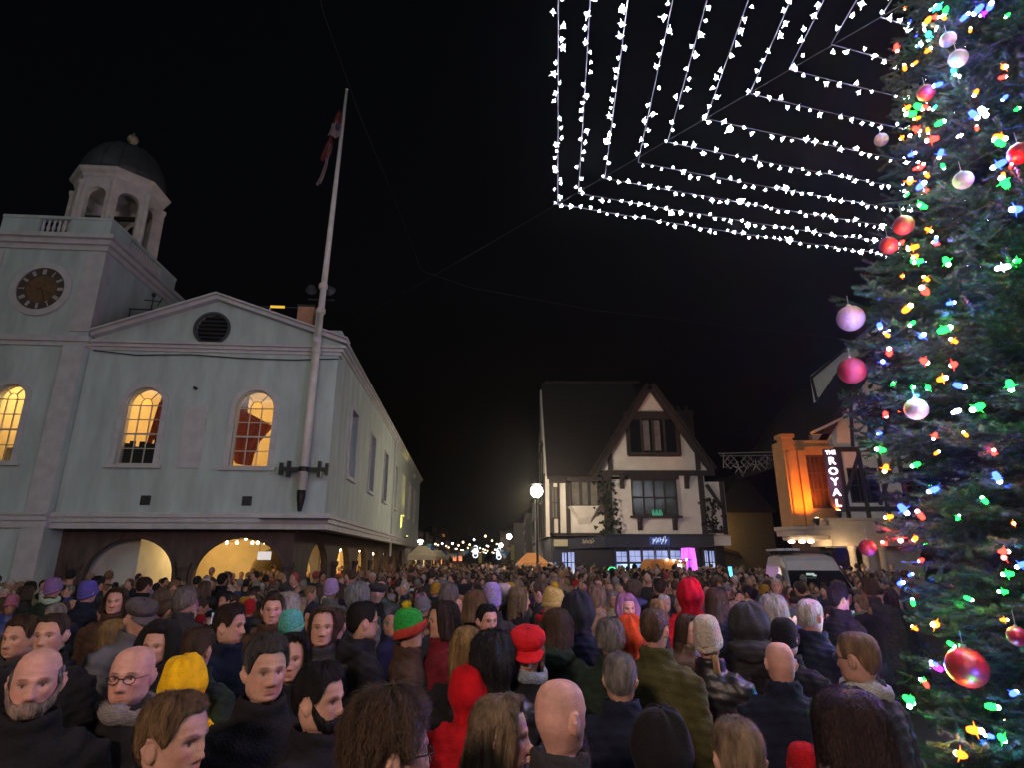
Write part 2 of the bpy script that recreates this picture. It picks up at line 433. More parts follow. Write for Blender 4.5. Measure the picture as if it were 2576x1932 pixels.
# pendant lamps under the arcade, a string of warm bulbs
def hall_xy(u, v): return (CORNER[0]+u*math.cos(AZ)-v*math.sin(AZ), CORNER[1]+u*math.sin(AZ)+v*math.cos(AZ))
def pendant(u, v, z, label, e=22):
    e *= 4.4
    x, y = hall_xy(u, v)
    p = thing('pendant_lamp', label, 'lamp', (x, y, 0), AZ, 'lamps under the arcade')
    MB().tube([(0,0,z+.1),(0,0,2.755)], .008, 5).build('flex', M_BLACK, p)
    MB().lathe([(.02,.15),(.05,.10),(.12,.02),(.13,.0),(.11,.0)], (0,0,z), 14).build('lamp_shade', M_IRON, p)
    MB().sphere((0,0,z-.03), .085, 12, 8).build('bulb', glow('bulb_warm', (1,.80,.50), 60), p)
    lamp('lamp_light', 'POINT', (0,0,z-.12), e, (1,.60,.20), p, .06)
    return p
pendant(-1.74, 6.5, 2.30, 'warm pendant lamp hanging inside the first flank arch of the arcade', 26)
pendant(-1.68, 10.9, 2.32, 'warm pendant lamp hanging inside the second flank arch of the arcade', 26)
pendant(-1.60, 15.6, 2.32, 'warm pendant lamp hanging inside the third flank arch of the arcade', 26)
pendant(-1.52, 20.2, 2.20, 'warm pendant lamp hanging low in the fourth flank arch of the arcade', 26)
pendant(-1.48, 24.8, 2.25, 'warm pendant lamp hanging inside the fifth flank arch of the arcade', 26)
pendant(-4.55, 3.4, 2.38, 'warm pendant lamp before the cream wall behind the two front arches', 30)
pendant(-3.0, 10.5, 2.35, 'warm pendant lamp deep in the arcade beyond the inner arch', 30)
bs = thing('bulb_string', 'string of warm white bulbs looped under the arcade ceiling behind the second arch', 'string lights', (*hall_xy(0,0), 0), AZ)
pts = []
for k in range(25):
    t = k / 24; pts.append((-3.7 + 2.5*t, 1.7 + .9*math.sin(t*5), 2.60 - .16*abs(math.sin(t*PI*4))))
MB().tube(pts, .008, 5).build('wire', M_BLACK, bs)
bme = MB().sphere((0,0,0), (.045,.045,.055), 8, 6).mesh('warm_bulb', glow('bulb_string_warm', (1,.78,.45), 30), True)
for k in range(0, 25, 2):
    link('bulb', bme, bs, (pts[k][0], pts[k][1], pts[k][2]-.05))
sgb = thing('lit_sign_board', 'small white lit sign board hanging inside the second arch', 'sign', (*hall_xy(-2.75, 3.6), 0), AZ)
MB().box(-.22,.22,-.03,.03,1.86,2.14).build('board', material('white_board', (.7,.7,.72), .5, .1, 4, emit=(.8,.85,1), estr=.5), sgb)
for u in (-.18, .18): MB().tube([(u,0,2.14),(u,0,2.755)], .006, 4).build('hanger', M_BLACK, sgb)
# uplight on the flank ledge, drain pipe
pp = MB().tube([(.10,15.9,2.0),(.10,15.9,8.3)], .055, 8).tube([(.10,15.9,8.3),(.22,15.9,8.62)], .07, 8)
pp.build('drain_pipe', M_TRIM, hall)
MB().box(-.02,.14,29.2,30.0,8.0,8.3).build('rain_hopper', M_TRIM, hall)
ul = thing('ledge_uplight', 'small floodlight on the flank ledge washing the wall yellow', 'floodlight', (*hall_xy(.42, 21.7), 3.165), AZ)
MB().box(-.40,-.06,-.03,.03,-.02,.02).build('bracket', M_IRON, ul)
MB().box(-.05,.05,-.12,.12,0,.10).build('lamp_body', M_IRON, ul)
MB().box(-.04,.04,-.10,.10,.101,.112).build('lens', glow('uplight_lens', (1,.82,.25), 12), ul)
lamp('lamp_light', 'SPOT', (-.01,0,.13), 420, (1,.78,.10), ul, .03, spot_size=R(50), spot_blend=.4).rotation_euler = (0, R(162), 0)

# ------------------------------------------------------------------ clock tower
tower = thing('clock_tower', 'square pale clock tower with a domed open cupola beside the hall roof', 'tower', CORNER, AZ)
TL, TR, TF, TB = -11.18, -7.68, -.20, 4.3
W1 = (-9.97, -9.05, 4.63, 7.0)
MB().slab(rect(TL, TR, 0, 11.55), [hole(W1)], TF, TF+.35).build('front_wall', M_STUCCO, tower)
MB().box(TR-.35, TR, TF+.352, TB, 0, 11.55).build('side_wall', M_STUCCO, tower)
MB().box(TL, TL+.35, TF+.352, TB, 0, 11.55).build('side_wall', M_STUCCO, tower)
MB().box(TL+.352, TR-.352, TB-.35, TB, 0, 11.55).build('rear_wall', M_STUCCO, tower)
for u0, u1 in ((TL, TL+.62), (TR-.62, TR)):       # corner pilasters below, shallow strips above
    box('pilaster', M_TRIM, tower, u0, u1, TF-.07, TF-.003, 0, 8.25)
    box('pilaster', M_TRIM, tower, u0+.05, u1-.2 if u0 == TL else u1, TF-.05, TF-.003, 8.75, 11.5)
box('pilaster', M_TRIM, tower, TR+.003, TR+.05, TF-.05, TF+.4, 8.75, 11.5)
for (z0, z1, p) in ((8.25, 8.38, .08), (8.38, 8.50, .16), (8.50, 8.58, .10)):
    MB().box(TL-p, TR+p, TF-p, TF+.30, z0, z1).build('string_course', M_TRIM, tower)
for (z0, z1, p) in ((2.75, 2.95, .09), (2.95, 3.1, .15), (3.1, 3.18, .2)):
    MB().box(TL-p, TR+p*.3, TF-p, TF+.30, z0, z1).build('string_course', M_TRIM, tower)
for (z0, z1, p) in ((11.55, 11.72, .08), (11.72, 11.88, .20), (11.88, 12.02, .34), (12.02, 12.07, .26)):
    MB().box(TL-p, TR+p, TF-p, TB+p, z0, z1).build('cornice', M_TRIM, tower)
# parapet: solid dies with groups of balusters between
PZ0, PZ1 = 12.07, 12.80
def parapet_run(a, b, axis, pos, gaps):
    """wall from a to b along `axis`, leaving the gaps for balusters"""
    segs = []; p = a
    for g0, g1 in gaps: segs.append((p, g0)); p = g1
    segs.append((p, b))
    mb = MB()
    for s0, s1 in segs:
        if axis == 'x': mb.box(s0, s1, pos, pos+.2, PZ0+.002, PZ1-.1)
        else: mb.box(pos-.2, pos, s0, s1, PZ0+.002, PZ1-.1)
    if axis == 'x': mb.box(a, b, pos-.03, pos+.23, PZ1-.1, PZ1).box(a, b, pos-.02, pos+.22, PZ0+.002, PZ0+.12)
    else: mb.box(pos-.23, pos+.03, a, b, PZ1-.1, PZ1).box(pos-.22, pos+.02, a, b, PZ0+.002, PZ0+.12)
    mb.build('parapet', M_STUCCO, tower)
    for g0, g1 in gaps:
        n = max(3, int((g1-g0)/.155))
        for k in range(n):
            q = g0 + (k+.5)*(g1-g0)/n
            link('baluster', BAL, tower, (q, pos+.1, PZ0+.12) if axis == 'x' else (pos-.1, q, PZ0+.12))
BAL = MB().lathe([(.0,0),(.05,0),(.05,.05),(.03,.09),(.055,.22),(.03,.38),(.045,.46),(.045,.51),(0,.51)], n=8).mesh('baluster', M_TRIM, True)
parapet_run(TL+.05, TR-.02, 'x', TF+.02, [(-9.98, -8.98)])
parapet_run(TF+.24, TB-.02, 'y', TR-.02, [(1.0, 3.1)])
MB().box(TL+.05, TL+.25, TF+.24, TB-.02, PZ0, PZ1).box(TL+.26, TR-.25, TB-.22, TB-.02, PZ0, PZ1).build('parapet', M_STUCCO, tower)
box('deck', M_LEAD, tower, TL+.26, TR-.23, TF+.23, TB-.23, 12.08, 12.2)
# clock: dark gilt dial in a moulded ring
ck = thing('tower_clock', 'round clock with brown gilt dial and pale numeral blocks on the tower', 'clock', CORNER, AZ)
CU, CZ = -9.36, 10.14
def ring_pts(r, n=36): return [(CU+r*math.cos(2*PI*k/n), CZ+r*math.sin(2*PI*k/n)) for k in range(n)]
MB().slab(ring_pts(.92), [ring_pts(.72)], TF-.10, TF-.004).build('dial_surround', M_TRIM, ck)
MB().slab(ring_pts(.72), [], TF-.05, TF-.004).build('dial', M_GILT, ck)
MB().slab(ring_pts(.70), [ring_pts(.47)], TF-.062, TF-.051).build('chapter_ring', material('chapter_ring_brown', (.075,.045,.03), .6, .3, 8), ck)
for k in range(12):
    a = PI/2 - 2*PI*k/12; c, s = math.cos(a), math.sin(a)
    nu = MB()
    for off in ({0:(-.04,0,.04),1:(0,),2:(-.02,.02),3:(-.035,0,.035)}[k % 4]):
        p0 = (CU+c*.50-s*off, TF-.068, CZ+s*.50+c*off); p1 = (CU+c*.67-s*off, TF-.068, CZ+s*.67+c*off)
        nu.beam(p0, p1, .028, .008)
    nu.beam((CU+c*.505-s*.05, TF-.069, CZ+s*.505+c*.05), (CU+c*.505+s*.05, TF-.069, CZ+s*.505-c*.05), .014, .008)
    nu.build('numeral', M_NUMERAL, ck)
for a, l, w in ((PI/2-2*PI*(18.2/60), .6, .04), (PI/2-2*PI*(5.3/12), .42, .06)):
    MB().beam((CU-.1*math.cos(a), TF-.08, CZ-.1*math.sin(a)), (CU+l*math.cos(a), TF-.08, CZ+l*math.sin(a)), w, .01).build('clock_hand', M_GILT, ck)
# cupola: octagonal arcade, dome, gilded finial
OC = (-9.36, 2.5); AP = 1.34; SIDE = 2*AP*math.tan(PI/8)
MB().lathe([(0,0),(AP/math.cos(PI/8)+.12,0),(AP/math.cos(PI/8)+.12,.5),(0,.5)], (*OC, 12.2), 8, PI/8).build('cupola_base', material('cupola_white', (.66,.62,.58), .65, .2, 3, .06, 40), tower)
for k in range(8):
    a = -PI/2 + k*PI/4
    f = MB().slab(rect(-SIDE/2+.004, SIDE/2-.004, 12.7, 15.30), [arch(-SIDE/2+.21, SIDE/2-.21, 12.701, 14.55, 14.55+SIDE/2-.21, 12)], -AP, -AP+.20)
    f.v = [(OC[0]+p[0]*math.cos(a+PI/2)-p[1]*math.sin(a+PI/2), OC[1]+p[0]*math.sin(a+PI/2)+p[1]*math.cos(a+PI/2), p[2]) for p in f.v]
    f.build('cupola_arch', material('cupola_white', (.66,.62,.58), .65, .2, 3, .06, 40), tower)
    b = a + PI/8; rr = AP/math.cos(PI/8) + .02
    MB().lathe([(0,12.7),(.11,12.7),(.11,12.85),(.085,12.9),(.075,14.9),(.11,14.98),(.12,15.1),(0,15.1)], (OC[0]+rr*math.cos(b), OC[1]+rr*math.sin(b), 0), 10).build('cupola_column', material('cupola_white', (.66,.62,.58), .65, .2, 3, .06, 40), tower)
MB().lathe([(0,15.30),(AP*1.10,15.30),(AP*1.13,15.42),(AP*1.22,15.52),(AP*1.26,15.62),(AP*1.16,15.72),(0,15.72)], (*OC, 0), 8, PI/8).build('cupola_cornice', material('cupola_white', (.66,.62,.58), .65, .2, 3, .06, 40), tower)
dome = [(AP*1.08*math.cos(t), 15.72 + 1.85*math.sin(t)) for t in [PI/2*k/10 for k in range(11)]]
MB().lathe([(0,15.72)]+dome, (*OC, 0), 24).build('dome', M_LEAD, tower, smooth=True)
for k in range(16):
    a = 2*PI*k/16
    MB().tube([(OC[0]+(r+.01)*math.cos(a), OC[1]+(r+.01)*math.sin(a), z) for r, z in dome[:-1]], .022, 4).build('dome_rib', M_LEAD, tower)
MB().lathe([(0,0),(.16,0),(.10,.12),(.07,.30),(.17,.36),(.21,.48),(.17,.60),(.05,.68),(.03,.80),(0,.82)], (*OC, 17.50), 12).build('finial', material('gilded_finial', (.42,.36,.24), .45, .3, 10, metal=.3), tower, smooth=True)
# bell hanging inside
bl = thing('cupola_bell', 'dark bronze bell hanging inside the open cupola', 'bell', (*hall_xy(*OC), 0), AZ)
MB().lathe([(.0,.75),(.12,.74),(.22,.62),(.27,.3),(.40,.02),(.43,0),(.36,.0),(0,.3)], (0,0,13.55), 16).build('bell_body', M_GILT, bl, smooth=True)
MB().box(-1.2,1.2,-.07,.07,14.32,14.46).build('headstock', M_TIMBER, bl)
arched_window(tower, *W1, TF)
tr_ = MB().box(TL+.36, TR-.36, 3.6, 3.9, 3.3, 8.2).box(TL+.36, TL+.44, TF+.36, 3.6, 3.3, 8.2).box(TR-.44, TR-.36, TF+.36, 3.6, 3.3, 8.2).box(TL+.36, TR-.36, TF+.36, 3.9, 3.2, 3.3).box(TL+.36, TR-.36, TF+.36, 3.9, 8.1, 8.2)
tr_.build('room_wall', M_ROOM, tower)
curtain(tower, [(-9.72,5.15),(-9.76,4.9),(-9.8,4.6)], [(-9.38,5.15),(-9.28,4.9),(-9.20,4.6)], .42, 3, .03).data.materials[0] = material('pale_curtain', (.55,.42,.22), .8, .2, 5)
lamp('room_light', 'POINT', (-9.4, 1.6, 7.2), 170, (1.0,.56,.20), tower, .2)

# ------------------------------------------------------------------ rooftop rails, flood lamps, flagpole
rl = thing('roof_railing', 'thin black railing on the roof beside the clock tower', 'railing', CORNER, AZ)
m = MB()
for z in (10.15, 9.75): m.tube([(-7.45,1.2,z),(-5.45,1.2,z-.02)], .022, 6)
m.build('rail', M_IRON, rl)
for u in (-7.4, -6.75, -6.1, -5.5): MB().tube([(u,1.2,8.8),(u,1.2,10.16)], .022, 6).build('rail_post', M_IRON, rl)
wv = thing('roof_antenna', 'small dark antenna rising above the roof railing', 'antenna', (*hall_xy(-6.75, 1.25), 0), AZ)
MB().tube([(0,0,9.2),(0,0,10.75)], .022, 6).build('mast', M_IRON, wv)
a = MB().tube([(-.28,0,10.52),(.3,0,10.47)], .02, 5).tube([(.18,0,10.30),(.30,0,10.62)], .018, 5); a.sphere((0,0,10.72), .08, 8, 6); a.build('antenna_arm', M_IRON, wv)
r2 = thing('roof_light_bar', 'yellow lit light bar on a post behind the pediment', 'light bar', CORNER, AZ)
MB().tube([(-2.55,.6,9.2),(-2.55,.6,10.08)], .025, 6).build('rail_post', M_TRIM, r2)
MB().box(-2.95,-1.55,.56,.62,10.085,10.13).build('rail', M_IRON, r2)
MB().box(-2.52,-2.05,.53,.558,10.07,10.15).build('light_strip', glow('yellow_strip', (1,.60,.06), .9), r2)  # yellow light on the rail, put in as a glowing strip
pole = thing('flagpole', 'tall white flagpole fixed to the corner of the hall by an iron bracket', 'flagpole', (*hall_xy(-.62, -.34), 0), AZ)
MB().tube([(-.02,0,3.85),(-.01,0,6.5),(.0,0,9.7),(.02,0,9.71)], [.14,.13,.115,.105], 14).build('lower_pole', M_POLE, pole, smooth=True)
MB().tube([(.02,0,9.65),(.08,0,13.5),(.16,0,18.4)], [.105,.085,.05], 12).build('upper_pole', M_POLE, pole, smooth=True)
MB().lathe([(0,0),(.05,0),(.06,.03),(.12,.38),(.13,.62),(.0,.62)], (-.02,0,3.24), 14).build('pole_foot', M_IRON, pole, smooth=True)
for z in (8.25, 8.62, 9.62, 10.5): MB().lathe([(0,-.09),(.13,-.09),(.15,-.03),(.15,.03),(.13,.09),(0,.09)], (.0 if z < 9 else .02,0,z), 12).build('collar', M_POLE, pole)
MB().lathe([(0,0),(.05,0),(.06,.03),(0,.09)], (.16,0,18.4), 10).build('truck', M_POLE, pole)
br = MB().box(-.68,.66,-.05,.05,4.42,4.53)
br.build('wall_bracket', M_IRON, pole)
for u in (-.68, -.46, .44, .66):
    MB().box(u-.05,u+.05,-.06,.06,4.30 if abs(u) > .6 else 4.24,4.66 if abs(u) > .6 else 4.72).build('bracket_scroll', M_IRON, pole)
for u in (-.46, .44): MB().beam((u,.05,4.48),(u,.36,4.48),.06,.06,up=(0,0,1)).build('bracket_tie', M_IRON, pole)
MB().lathe([(.118,-.07),(.15,-.07),(.15,.07),(.118,.07),(.118,-.07)], (-.015,0,4.475), 14).build('collar', M_IRON, pole)
fl = thing('limp_flag', 'limp red white and blue flag wrapped against the flagpole', 'flag', (*hall_xy(-.62, -.34), 0), AZ)
M_FLAG = material('flag_cloth', (.16,.022,.026), .85, .25, 5)
M_FLAG2 = material('flag_cloth_pale', (.26,.20,.20), .85, .3, 5)
M_FLAG3 = material('flag_cloth_blue', (.03,.035,.12), .85, .3, 5)
def cloth_fall(name, mat, rows):
    vs = []; fs = []; n = 14
    for i, (xa, xb, z) in enumerate(rows):
        for k in range(n+1):
            t = k/n; vs.append(((xa+(xb-xa)*t)*.72, .06*math.sin(t*11+i*.8)-.05, z+.05*math.sin(t*3.3+i)))
    for i in range(len(rows)-1):
        for k in range(n): fs.append((i*(n+1)+k, i*(n+1)+k+1, (i+1)*(n+1)+k+1, (i+1)*(n+1)+k))
    return MB().add(vs, fs).build(name, mat, fl, smooth=True)
cloth_fall('flag_cloth', M_FLAG, [(-.14,.14,17.35),(-.24,.15,17.12),(-.30,.15,16.89)])
cloth_fall('flag_stripe', M_FLAG2, [(-.31,.15,16.90),(-.36,.16,16.66),(-.50,.18,16.33)])
cloth_fall('flag_stripe', M_FLAG3, [(-.16,.05,16.86),(-.18,.03,16.72),(-.20,.03,16.61)])
cloth_fall('flag_fly', M_FLAG, [(-.34,-.24,16.31),(-.52,-.16,16.00),(-.66,-.20,15.63),(-.74,-.42,15.34)])
cloth_fall('flag_tail', M_FLAG2, [(-.38,-.24,15.96),(-.42,-.28,15.63),(-.48,-.34,15.11),(-.62,-.46,14.64),(-.78,-.58,14.35)])
fd = thing('roof_floodlights', 'cluster of unlit round floodlights clamped to the flagpole above the cornice', 'floodlight', (*hall_xy(-.62, -.1), 0), AZ)
MB().beam((-.5,.05,10.15),(.35,.05,10.15),.05,.05,up=(0,0,1)).build('cross_arm', M_IRON, fd)
for (x, z, y) in ((-.42,10.48,.0), (.20,10.45,-.02)):
    MB().lathe([(0,.16),(.10,.15),(.17,.02),(.19,-.03),(.17,-.04),(0,-.03)], n=14).build('lamp_body', M_LEAD, fd, (x,y,z), rot=(R(70),0,R(15 if x < 0 else -20)))
cb = thing('roof_box', 'pale orange equipment box on the roof beside the flagpole', 'box', (*hall_xy(-1.18, .1), 0), AZ)
M_BOX = material('roof_box_paint', (.50,.27,.17), .7, .3, 4)  # orange light falling on the box is put into its colour
MB().box(-.26,.26,-.1,.3,9.28,9.92).build('box_body', M_BOX, cb)
MB().box(-.29,.29,-.13,.33,9.921,9.98).build('lid', M_IRON, cb)
# ------------------------------------------------------------------ timber-framed corner shop (front plane at y = 38)
M_WHITE = material('lime_render', (.82,.76,.66), .85, .12, 1.2, .08, 22)
M_ROOFTILE = material('dark_roof_tiles', (.032,.024,.021), .85, .45, 7, .5, 9)
M_FASCIA = material('navy_fascia', (.014,.020,.034), .4, .2, 4)
M_CREAM = material('cream_sign', (.45,.40,.26), .7, .15, 4)
YS = 38.0
def sx(px, Y=YS): return float(at_depth(px, 1403, Y)[0])
def sz(py, Y=YS, px=1650): return float(at_depth(px, py, Y)[2])
shop = thing('timber_framed_shop', 'black and white timber framed shop with a steep front gable and lit ground floor windows', 'building')
XL, XR = sx(1531), sx(1772)
ZE = 7.15
AX, AZ_ = 9.2, 12.95
GAB = [(XL, 3.3), (12.35, 3.3), (12.35, ZE), (12.7, ZE), (AX, AZ_-.25), (5.45, ZE), (XL, ZE)]
WIN1 = rect(7.62, 10.5, 4.46, 6.72)
WIN2 = rect(7.70, 10.82, 8.45, 10.78)
MB().slab(GAB, [WIN1, WIN2], YS, YS+.3).build('wall', M_WHITE, shop)
MB().box(12.352, 13.6, YS+.05, YS+.4, 3.3, 6.6).build('wall', M_WHITE, shop)
def timber(a, b, w=.28, y=YS-.04, parent=None):
    MB().beam((a[0], y, a[1]), (b[0], y, b[1]), w, .10).build('timber', M_TIMBER, parent or shop)
for a, b, w in [((XL+.1,3.3),(XL+.1,ZE),.55), ((12.1,3.3),(12.1,ZE),.34), ((5.3,ZE),(13.05,ZE),.34), ((6.35,ZE+.2),(6.35,8.45),.3), ((12.02,ZE+.2),(12.02,8.4),.3),
                ((7.4,11.0),(11.05,11.0),.45), ((7.45,6.92),(10.7,6.92),.36), ((12.45,6.4),(13.35,4.9),.22), ((13.4,3.3),(13.4,6.6),.26), ((7.55,8.32),(10.95,8.32),.2),
                ((7.58,8.3),(7.58,10.8),.2), ((10.92,8.3),(10.92,10.8),.2), ((12.3,3.5),(13.4,3.5),.2)]:
    timber(a, b, w, YS-.04 - .004*random.random())
for u, z in ((7.05, 7.0), (11.2, 7.0), (8.05, 4.42), (10.25, 4.42)):      # carved brackets
    MB().add([(u-.16,YS-.003,z),(u+.16,YS-.003,z),(u+.16,YS-.003,z-.85),(u-.16,YS-.003,z-.85),(u-.16,YS-.42,z),(u+.16,YS-.42,z),(u+.13,YS-.14,z-.45),(u-.13,YS-.14,z-.45),(u+.10,YS-.08,z-.85),(u-.10,YS-.08,z-.85)],
        [(0,1,5,4),(4,5,6,7),(7,6,8,9),(9,8,2,3),(0,4,7,3),(3,7,9),(1,2,6,5),(2,8,6),(0,3,2,1)]).build('bracket', M_TIMBER, shop)
def casement(parent, x0, x1, z0, z1, y, cols, rows, frame=M_TIMBER, pane=M_GLASS_DARK, t=.06, lights=()):
    w = MB().slab(rect(x0, x1, z0, z1), [rect(x0+.07, x1-.07, z0+.07, z1-.07)], y, y+.09).build('window', frame, parent)
    cw, rh = (x1-x0-.14)/cols, (z1-z0-.14)/rows
    b = MB()
    for i in range(1, cols): b.box(x0+.07+i*cw-t/2, x0+.07+i*cw+t/2, y+.01, y+.08, z0+.07, z1-.07)
    for j in range(1, rows): b.box(x0+.07, x1-.07, y+.015, y+.075, z0+.07+j*rh-t/2, z0+.07+j*rh+t/2)
    if b.v: b.build('mullions', frame, w)
    for i in range(cols):
        for j in range(rows):
            MB().box(x0+.07+i*cw+.01, x0+.07+(i+1)*cw-.01, y+.04, y+.05, z0+.07+j*rh+.01, z0+.07+(j+1)*rh-.01).build('pane', dict(lights).get((i,j), pane), w)
    return w
w = casement(shop, 7.62, 10.5, 4.46, 6.72, YS-.15, 4, 2, t=.12, pane=material('dim_glass', (.035,.045,.04), .15, .5, 1.2, spec=.7))
MB().box(7.45, 10.7, YS-.32, YS-.02, 4.32, 4.455).build('window_sill', M_TIMBER, w)
pl = thing('window_greenery', 'small pale green lit leaves on the sill of the shop upper window', 'plant', (9.15, YS-.24, 4.46))
m = MB()
for k in range(9): m.beam((-.3+k*.07,0,0), (-.34+k*.08,0,.30+.12*math.sin(k*2.2)), .05, .012)
m.build('leaf', glow('green_leaf_light', (.15,.75,.45), .45), pl)  # green neon glow in the window, shaped as small upright strips
M_WCURT = material('pale_window_curtain', (.20,.19,.19), .8, .3, 3)
w = casement(shop, 7.70, 10.82, 8.45, 10.78, YS-.05, 4, 1, t=.16, lights=())
for u in (8.62, 9.33): MB().box(u, u+.40, YS-.022, YS-.012, 8.62, 10.62).build('curtain', M_WCURT, w)
# gable roof, bargeboards; long roof behind with its ridge along the street front
for a, b in (((5.15, 6.85), (AX, AZ_)), ((AX, AZ_), (12.85, 7.25))):
    MB().beam((a[0], YS-.30, a[1]), (b[0], YS-.30, b[1]), .42, .10).build('bargeboard', M_TIMBER, shop)
    d = Vector((b[0]-a[0], 0, b[1]-a[1])).normalized(); n = Vector((-d.z, 0, d.x)) * .14
    A, B = Vector((a[0], YS-.5, a[1])) + n, Vector((b[0], YS-.5, b[1])) + n
    A2, B2 = A + Vector((0, 6, 0)), B + Vector((0, 6, 0)); u_ = n * 1.2
    MB().add([A, B, B2, A2, A+u_, B+u_, B2+u_, A2+u_], [(3,2,1,0),(4,5,6,7),(0,1,5,4),(1,2,6,5),(2,3,7,6),(3,0,4,7)]).build('gable_roof', M_ROOFTILE, shop)
RX0, RX1, RYE, RYR = 2.25, 9.3, 38.0, 43.5
ZR = sz(969, RYR, 1500)
MB().add([(RX0,RYE,6.75),(RX1,RYE,6.75),(RX1,RYR,ZR),(RX0,RYR,ZR),(RX0,RYE,6.95),(RX1,RYE,6.95),(RX1,RYR,ZR+.2),(RX0,RYR,ZR+.2)],
    [(3,2,1,0),(4,5,6,7),(0,1,5,4),(1,2,6,5),(2,3,7,6),(3,0,4,7)]).build('main_roof', M_ROOFTILE, shop)
MB().add([(RX0,RYR+.01,ZR),(13.6,RYR+.01,ZR-2.2),(13.6,49,6.7),(RX0,49,6.7),(RX1,RYR+.01,ZR),], [(0,4,3),(4,1,2,3)]).build('main_roof', M_ROOFTILE, shop)
for k in range(13):
    u = RX0+.3+k*.56; MB().tube([(u, RYR-.02, ZR+.24),(u+.5, RYR-.02, ZR+.24)], .10, 8).build('ridge_tile', M_ROOFTILE, shop)
# chimney
ch = MB().box(12.3, 13.5, 42.8, 43.9, 7.0, 12.2).box(12.2, 13.6, 42.7, 44.0, 12.2, 12.45); ch.build('chimney', material('old_brick', (.05,.03,.024), .9, .4, 10, .4, 30), shop)
for u in (12.6, 13.2): MB().lathe([(.0,0),(.16,0),(.12,.5),(0,.5)], (u, 43.3, 12.45), 10).build('chimney_pot', M_ROOFTILE, shop)
# end wall towards the street, white with dark timbers
ew = MB().slab([(38.6,3.2),(49,3.2),(49,6.7),(43.5,ZR-.4),(38.6,7.0)], [], 0, .25); ew.v = [(2.15+p[1], p[0], p[2]) for p in ew.v]
ew.build('end_wall', M_WHITE, shop)
for (ya, za, yb, zb) in ((38.7,3.2,38.7,7.2),(40.8,3.2,40.8,9.8),(43.5,3.2,43.5,13),(46.2,3.2,46.2,9.8),(38.6,6.9,49,6.9),(40.2,9.4,46.8,9.4)):
    MB().beam((2.11,ya,za),(2.11,yb,zb),.26,.1,up=(-1,0,0)).build('timber', M_TIMBER, shop)
MB().box(2.5, 13.5, 38.9, 48.8, 0, 3.25).build('core_wall', M_BLACK, shop)
# wing between the end wall and the gable
MB().box(2.42, XL-.005, 38.5, 38.8, 3.25, 6.95).build('wall', M_WHITE, shop)
for a, b, w_ in (((2.55,3.25),(2.55,6.8),.26), ((sx(1434),3.3),(sx(1434),6.8),.26), ((2.4,6.72),(XL,6.72),.30), ((sx(1410),3.3),(sx(1410),6.6),.14), ((2.4,3.35),(XL,3.35),.16)):
    timber(a, b, w_, 38.46)
ox0, ox1 = sx(1441, 38), sx(1512, 38); oz0, oz1 = sz(1274), sz(1212)
MB().add([(ox0-.25,38.49,oz0),(ox1+.25,38.49,oz0),(ox1,37.85,oz0),(ox0,37.85,oz0),(ox0+.5,38.49,oz0-1.1),(ox1-.5,38.49,oz0-1.1),(ox1-.45,38.2,oz0-.7),(ox0+.45,38.2,oz0-.7)],
    [(0,3,2,1),(3,7,6,2),(7,4,5,6),(0,4,7,3),(1,2,6,5),(0,1,5,4)]).build('oriel_base', M_WHITE, shop)
ow = casement(shop, ox0, ox1, oz0+.005, oz1, 37.85, 3, 1, t=.2, pane=material('oriel_glass', (.16,.145,.10), .3, .4, 1.5))
MB().box(ox0-.25, ox1+.25, 37.78, 38.45, oz1+.003, oz1+.25).build('oriel_roof', M_TIMBER, shop)
for u in (ox0, ox1-.08): MB().box(u, u+.08, 37.945, 38.49, oz0+.006, oz1).build('oriel_cheek', M_TIMBER, shop)
casement(shop, sx(1390), sx(1407), sz(1305), sz(1225), 38.30, 2, 2, t=.09, pane=material('oriel_glass', (.16,.145,.10)))
# creeper on the post
cr = MB()
for k in range(170):
    px_, pz_ = XL + random.gauss(.1, .35), random.uniform(3.3, 6.6)
    if random.random() < .35: px_, pz_ = 12.6 + random.gauss(0, .3), random.uniform(3.5, 5.5)
    y = YS - .12 - random.random()*.25; r = .10 + random.random()*.10; a = random.random()*6.3
    cr.add([(px_+r*math.cos(a),y,pz_+r*math.sin(a)),(px_+r*math.cos(a+2.1),y-.06,pz_+r*math.sin(a+2.1)),(px_+r*math.cos(a+4.2),y+.05,pz_+r*math.sin(a+4.2))], [(0,1,2)])
tag(cr.build('creeper', material('dark_creeper', (.02,.028,.015), .8, .4, 5), kind='stuff'), 'dark creeper growing up the shop corner post', 'creeper')
# ground floor: fascia, piers, lit windows
FZ0, FZ1 = sz(1378), sz(1349)
MB().box(XL-.2, 12.5, YS-.35, YS+.2, FZ0, FZ1).build('fascia', M_FASCIA, shop)
MB().box(XL-.3, 12.6, YS-.48, YS+.2, FZ1+.002, FZ1+.09).build('fascia_cornice', M_FASCIA, shop)
q0, q1 = sx(1392), XL-.21
MB().add([(q0,38.0,FZ0-.18),(q1,37.75,FZ0),(q1,38.4,FZ0),(q0,38.4,FZ0-.18),(q0,38.0,FZ1-.32),(q1,37.75,FZ1),(q1,38.4,FZ1),(q0,38.4,FZ1-.32)],
    [(3,2,1,0),(4,5,6,7),(0,1,5,4),(1,2,6,5),(2,3,7,6),(3,0,4,7)]).build('fascia', M_FASCIA, shop)
MB().box(sx(1393), sx(1428), 37.62, 37.72, FZ0+.06, FZ1-.24).build('sign_panel', M_CREAM, shop)
MB().box(12.55, 13.6, YS-.2, YS+.1, FZ0+.1, FZ1).build('sign_panel', M_WHITE, shop)
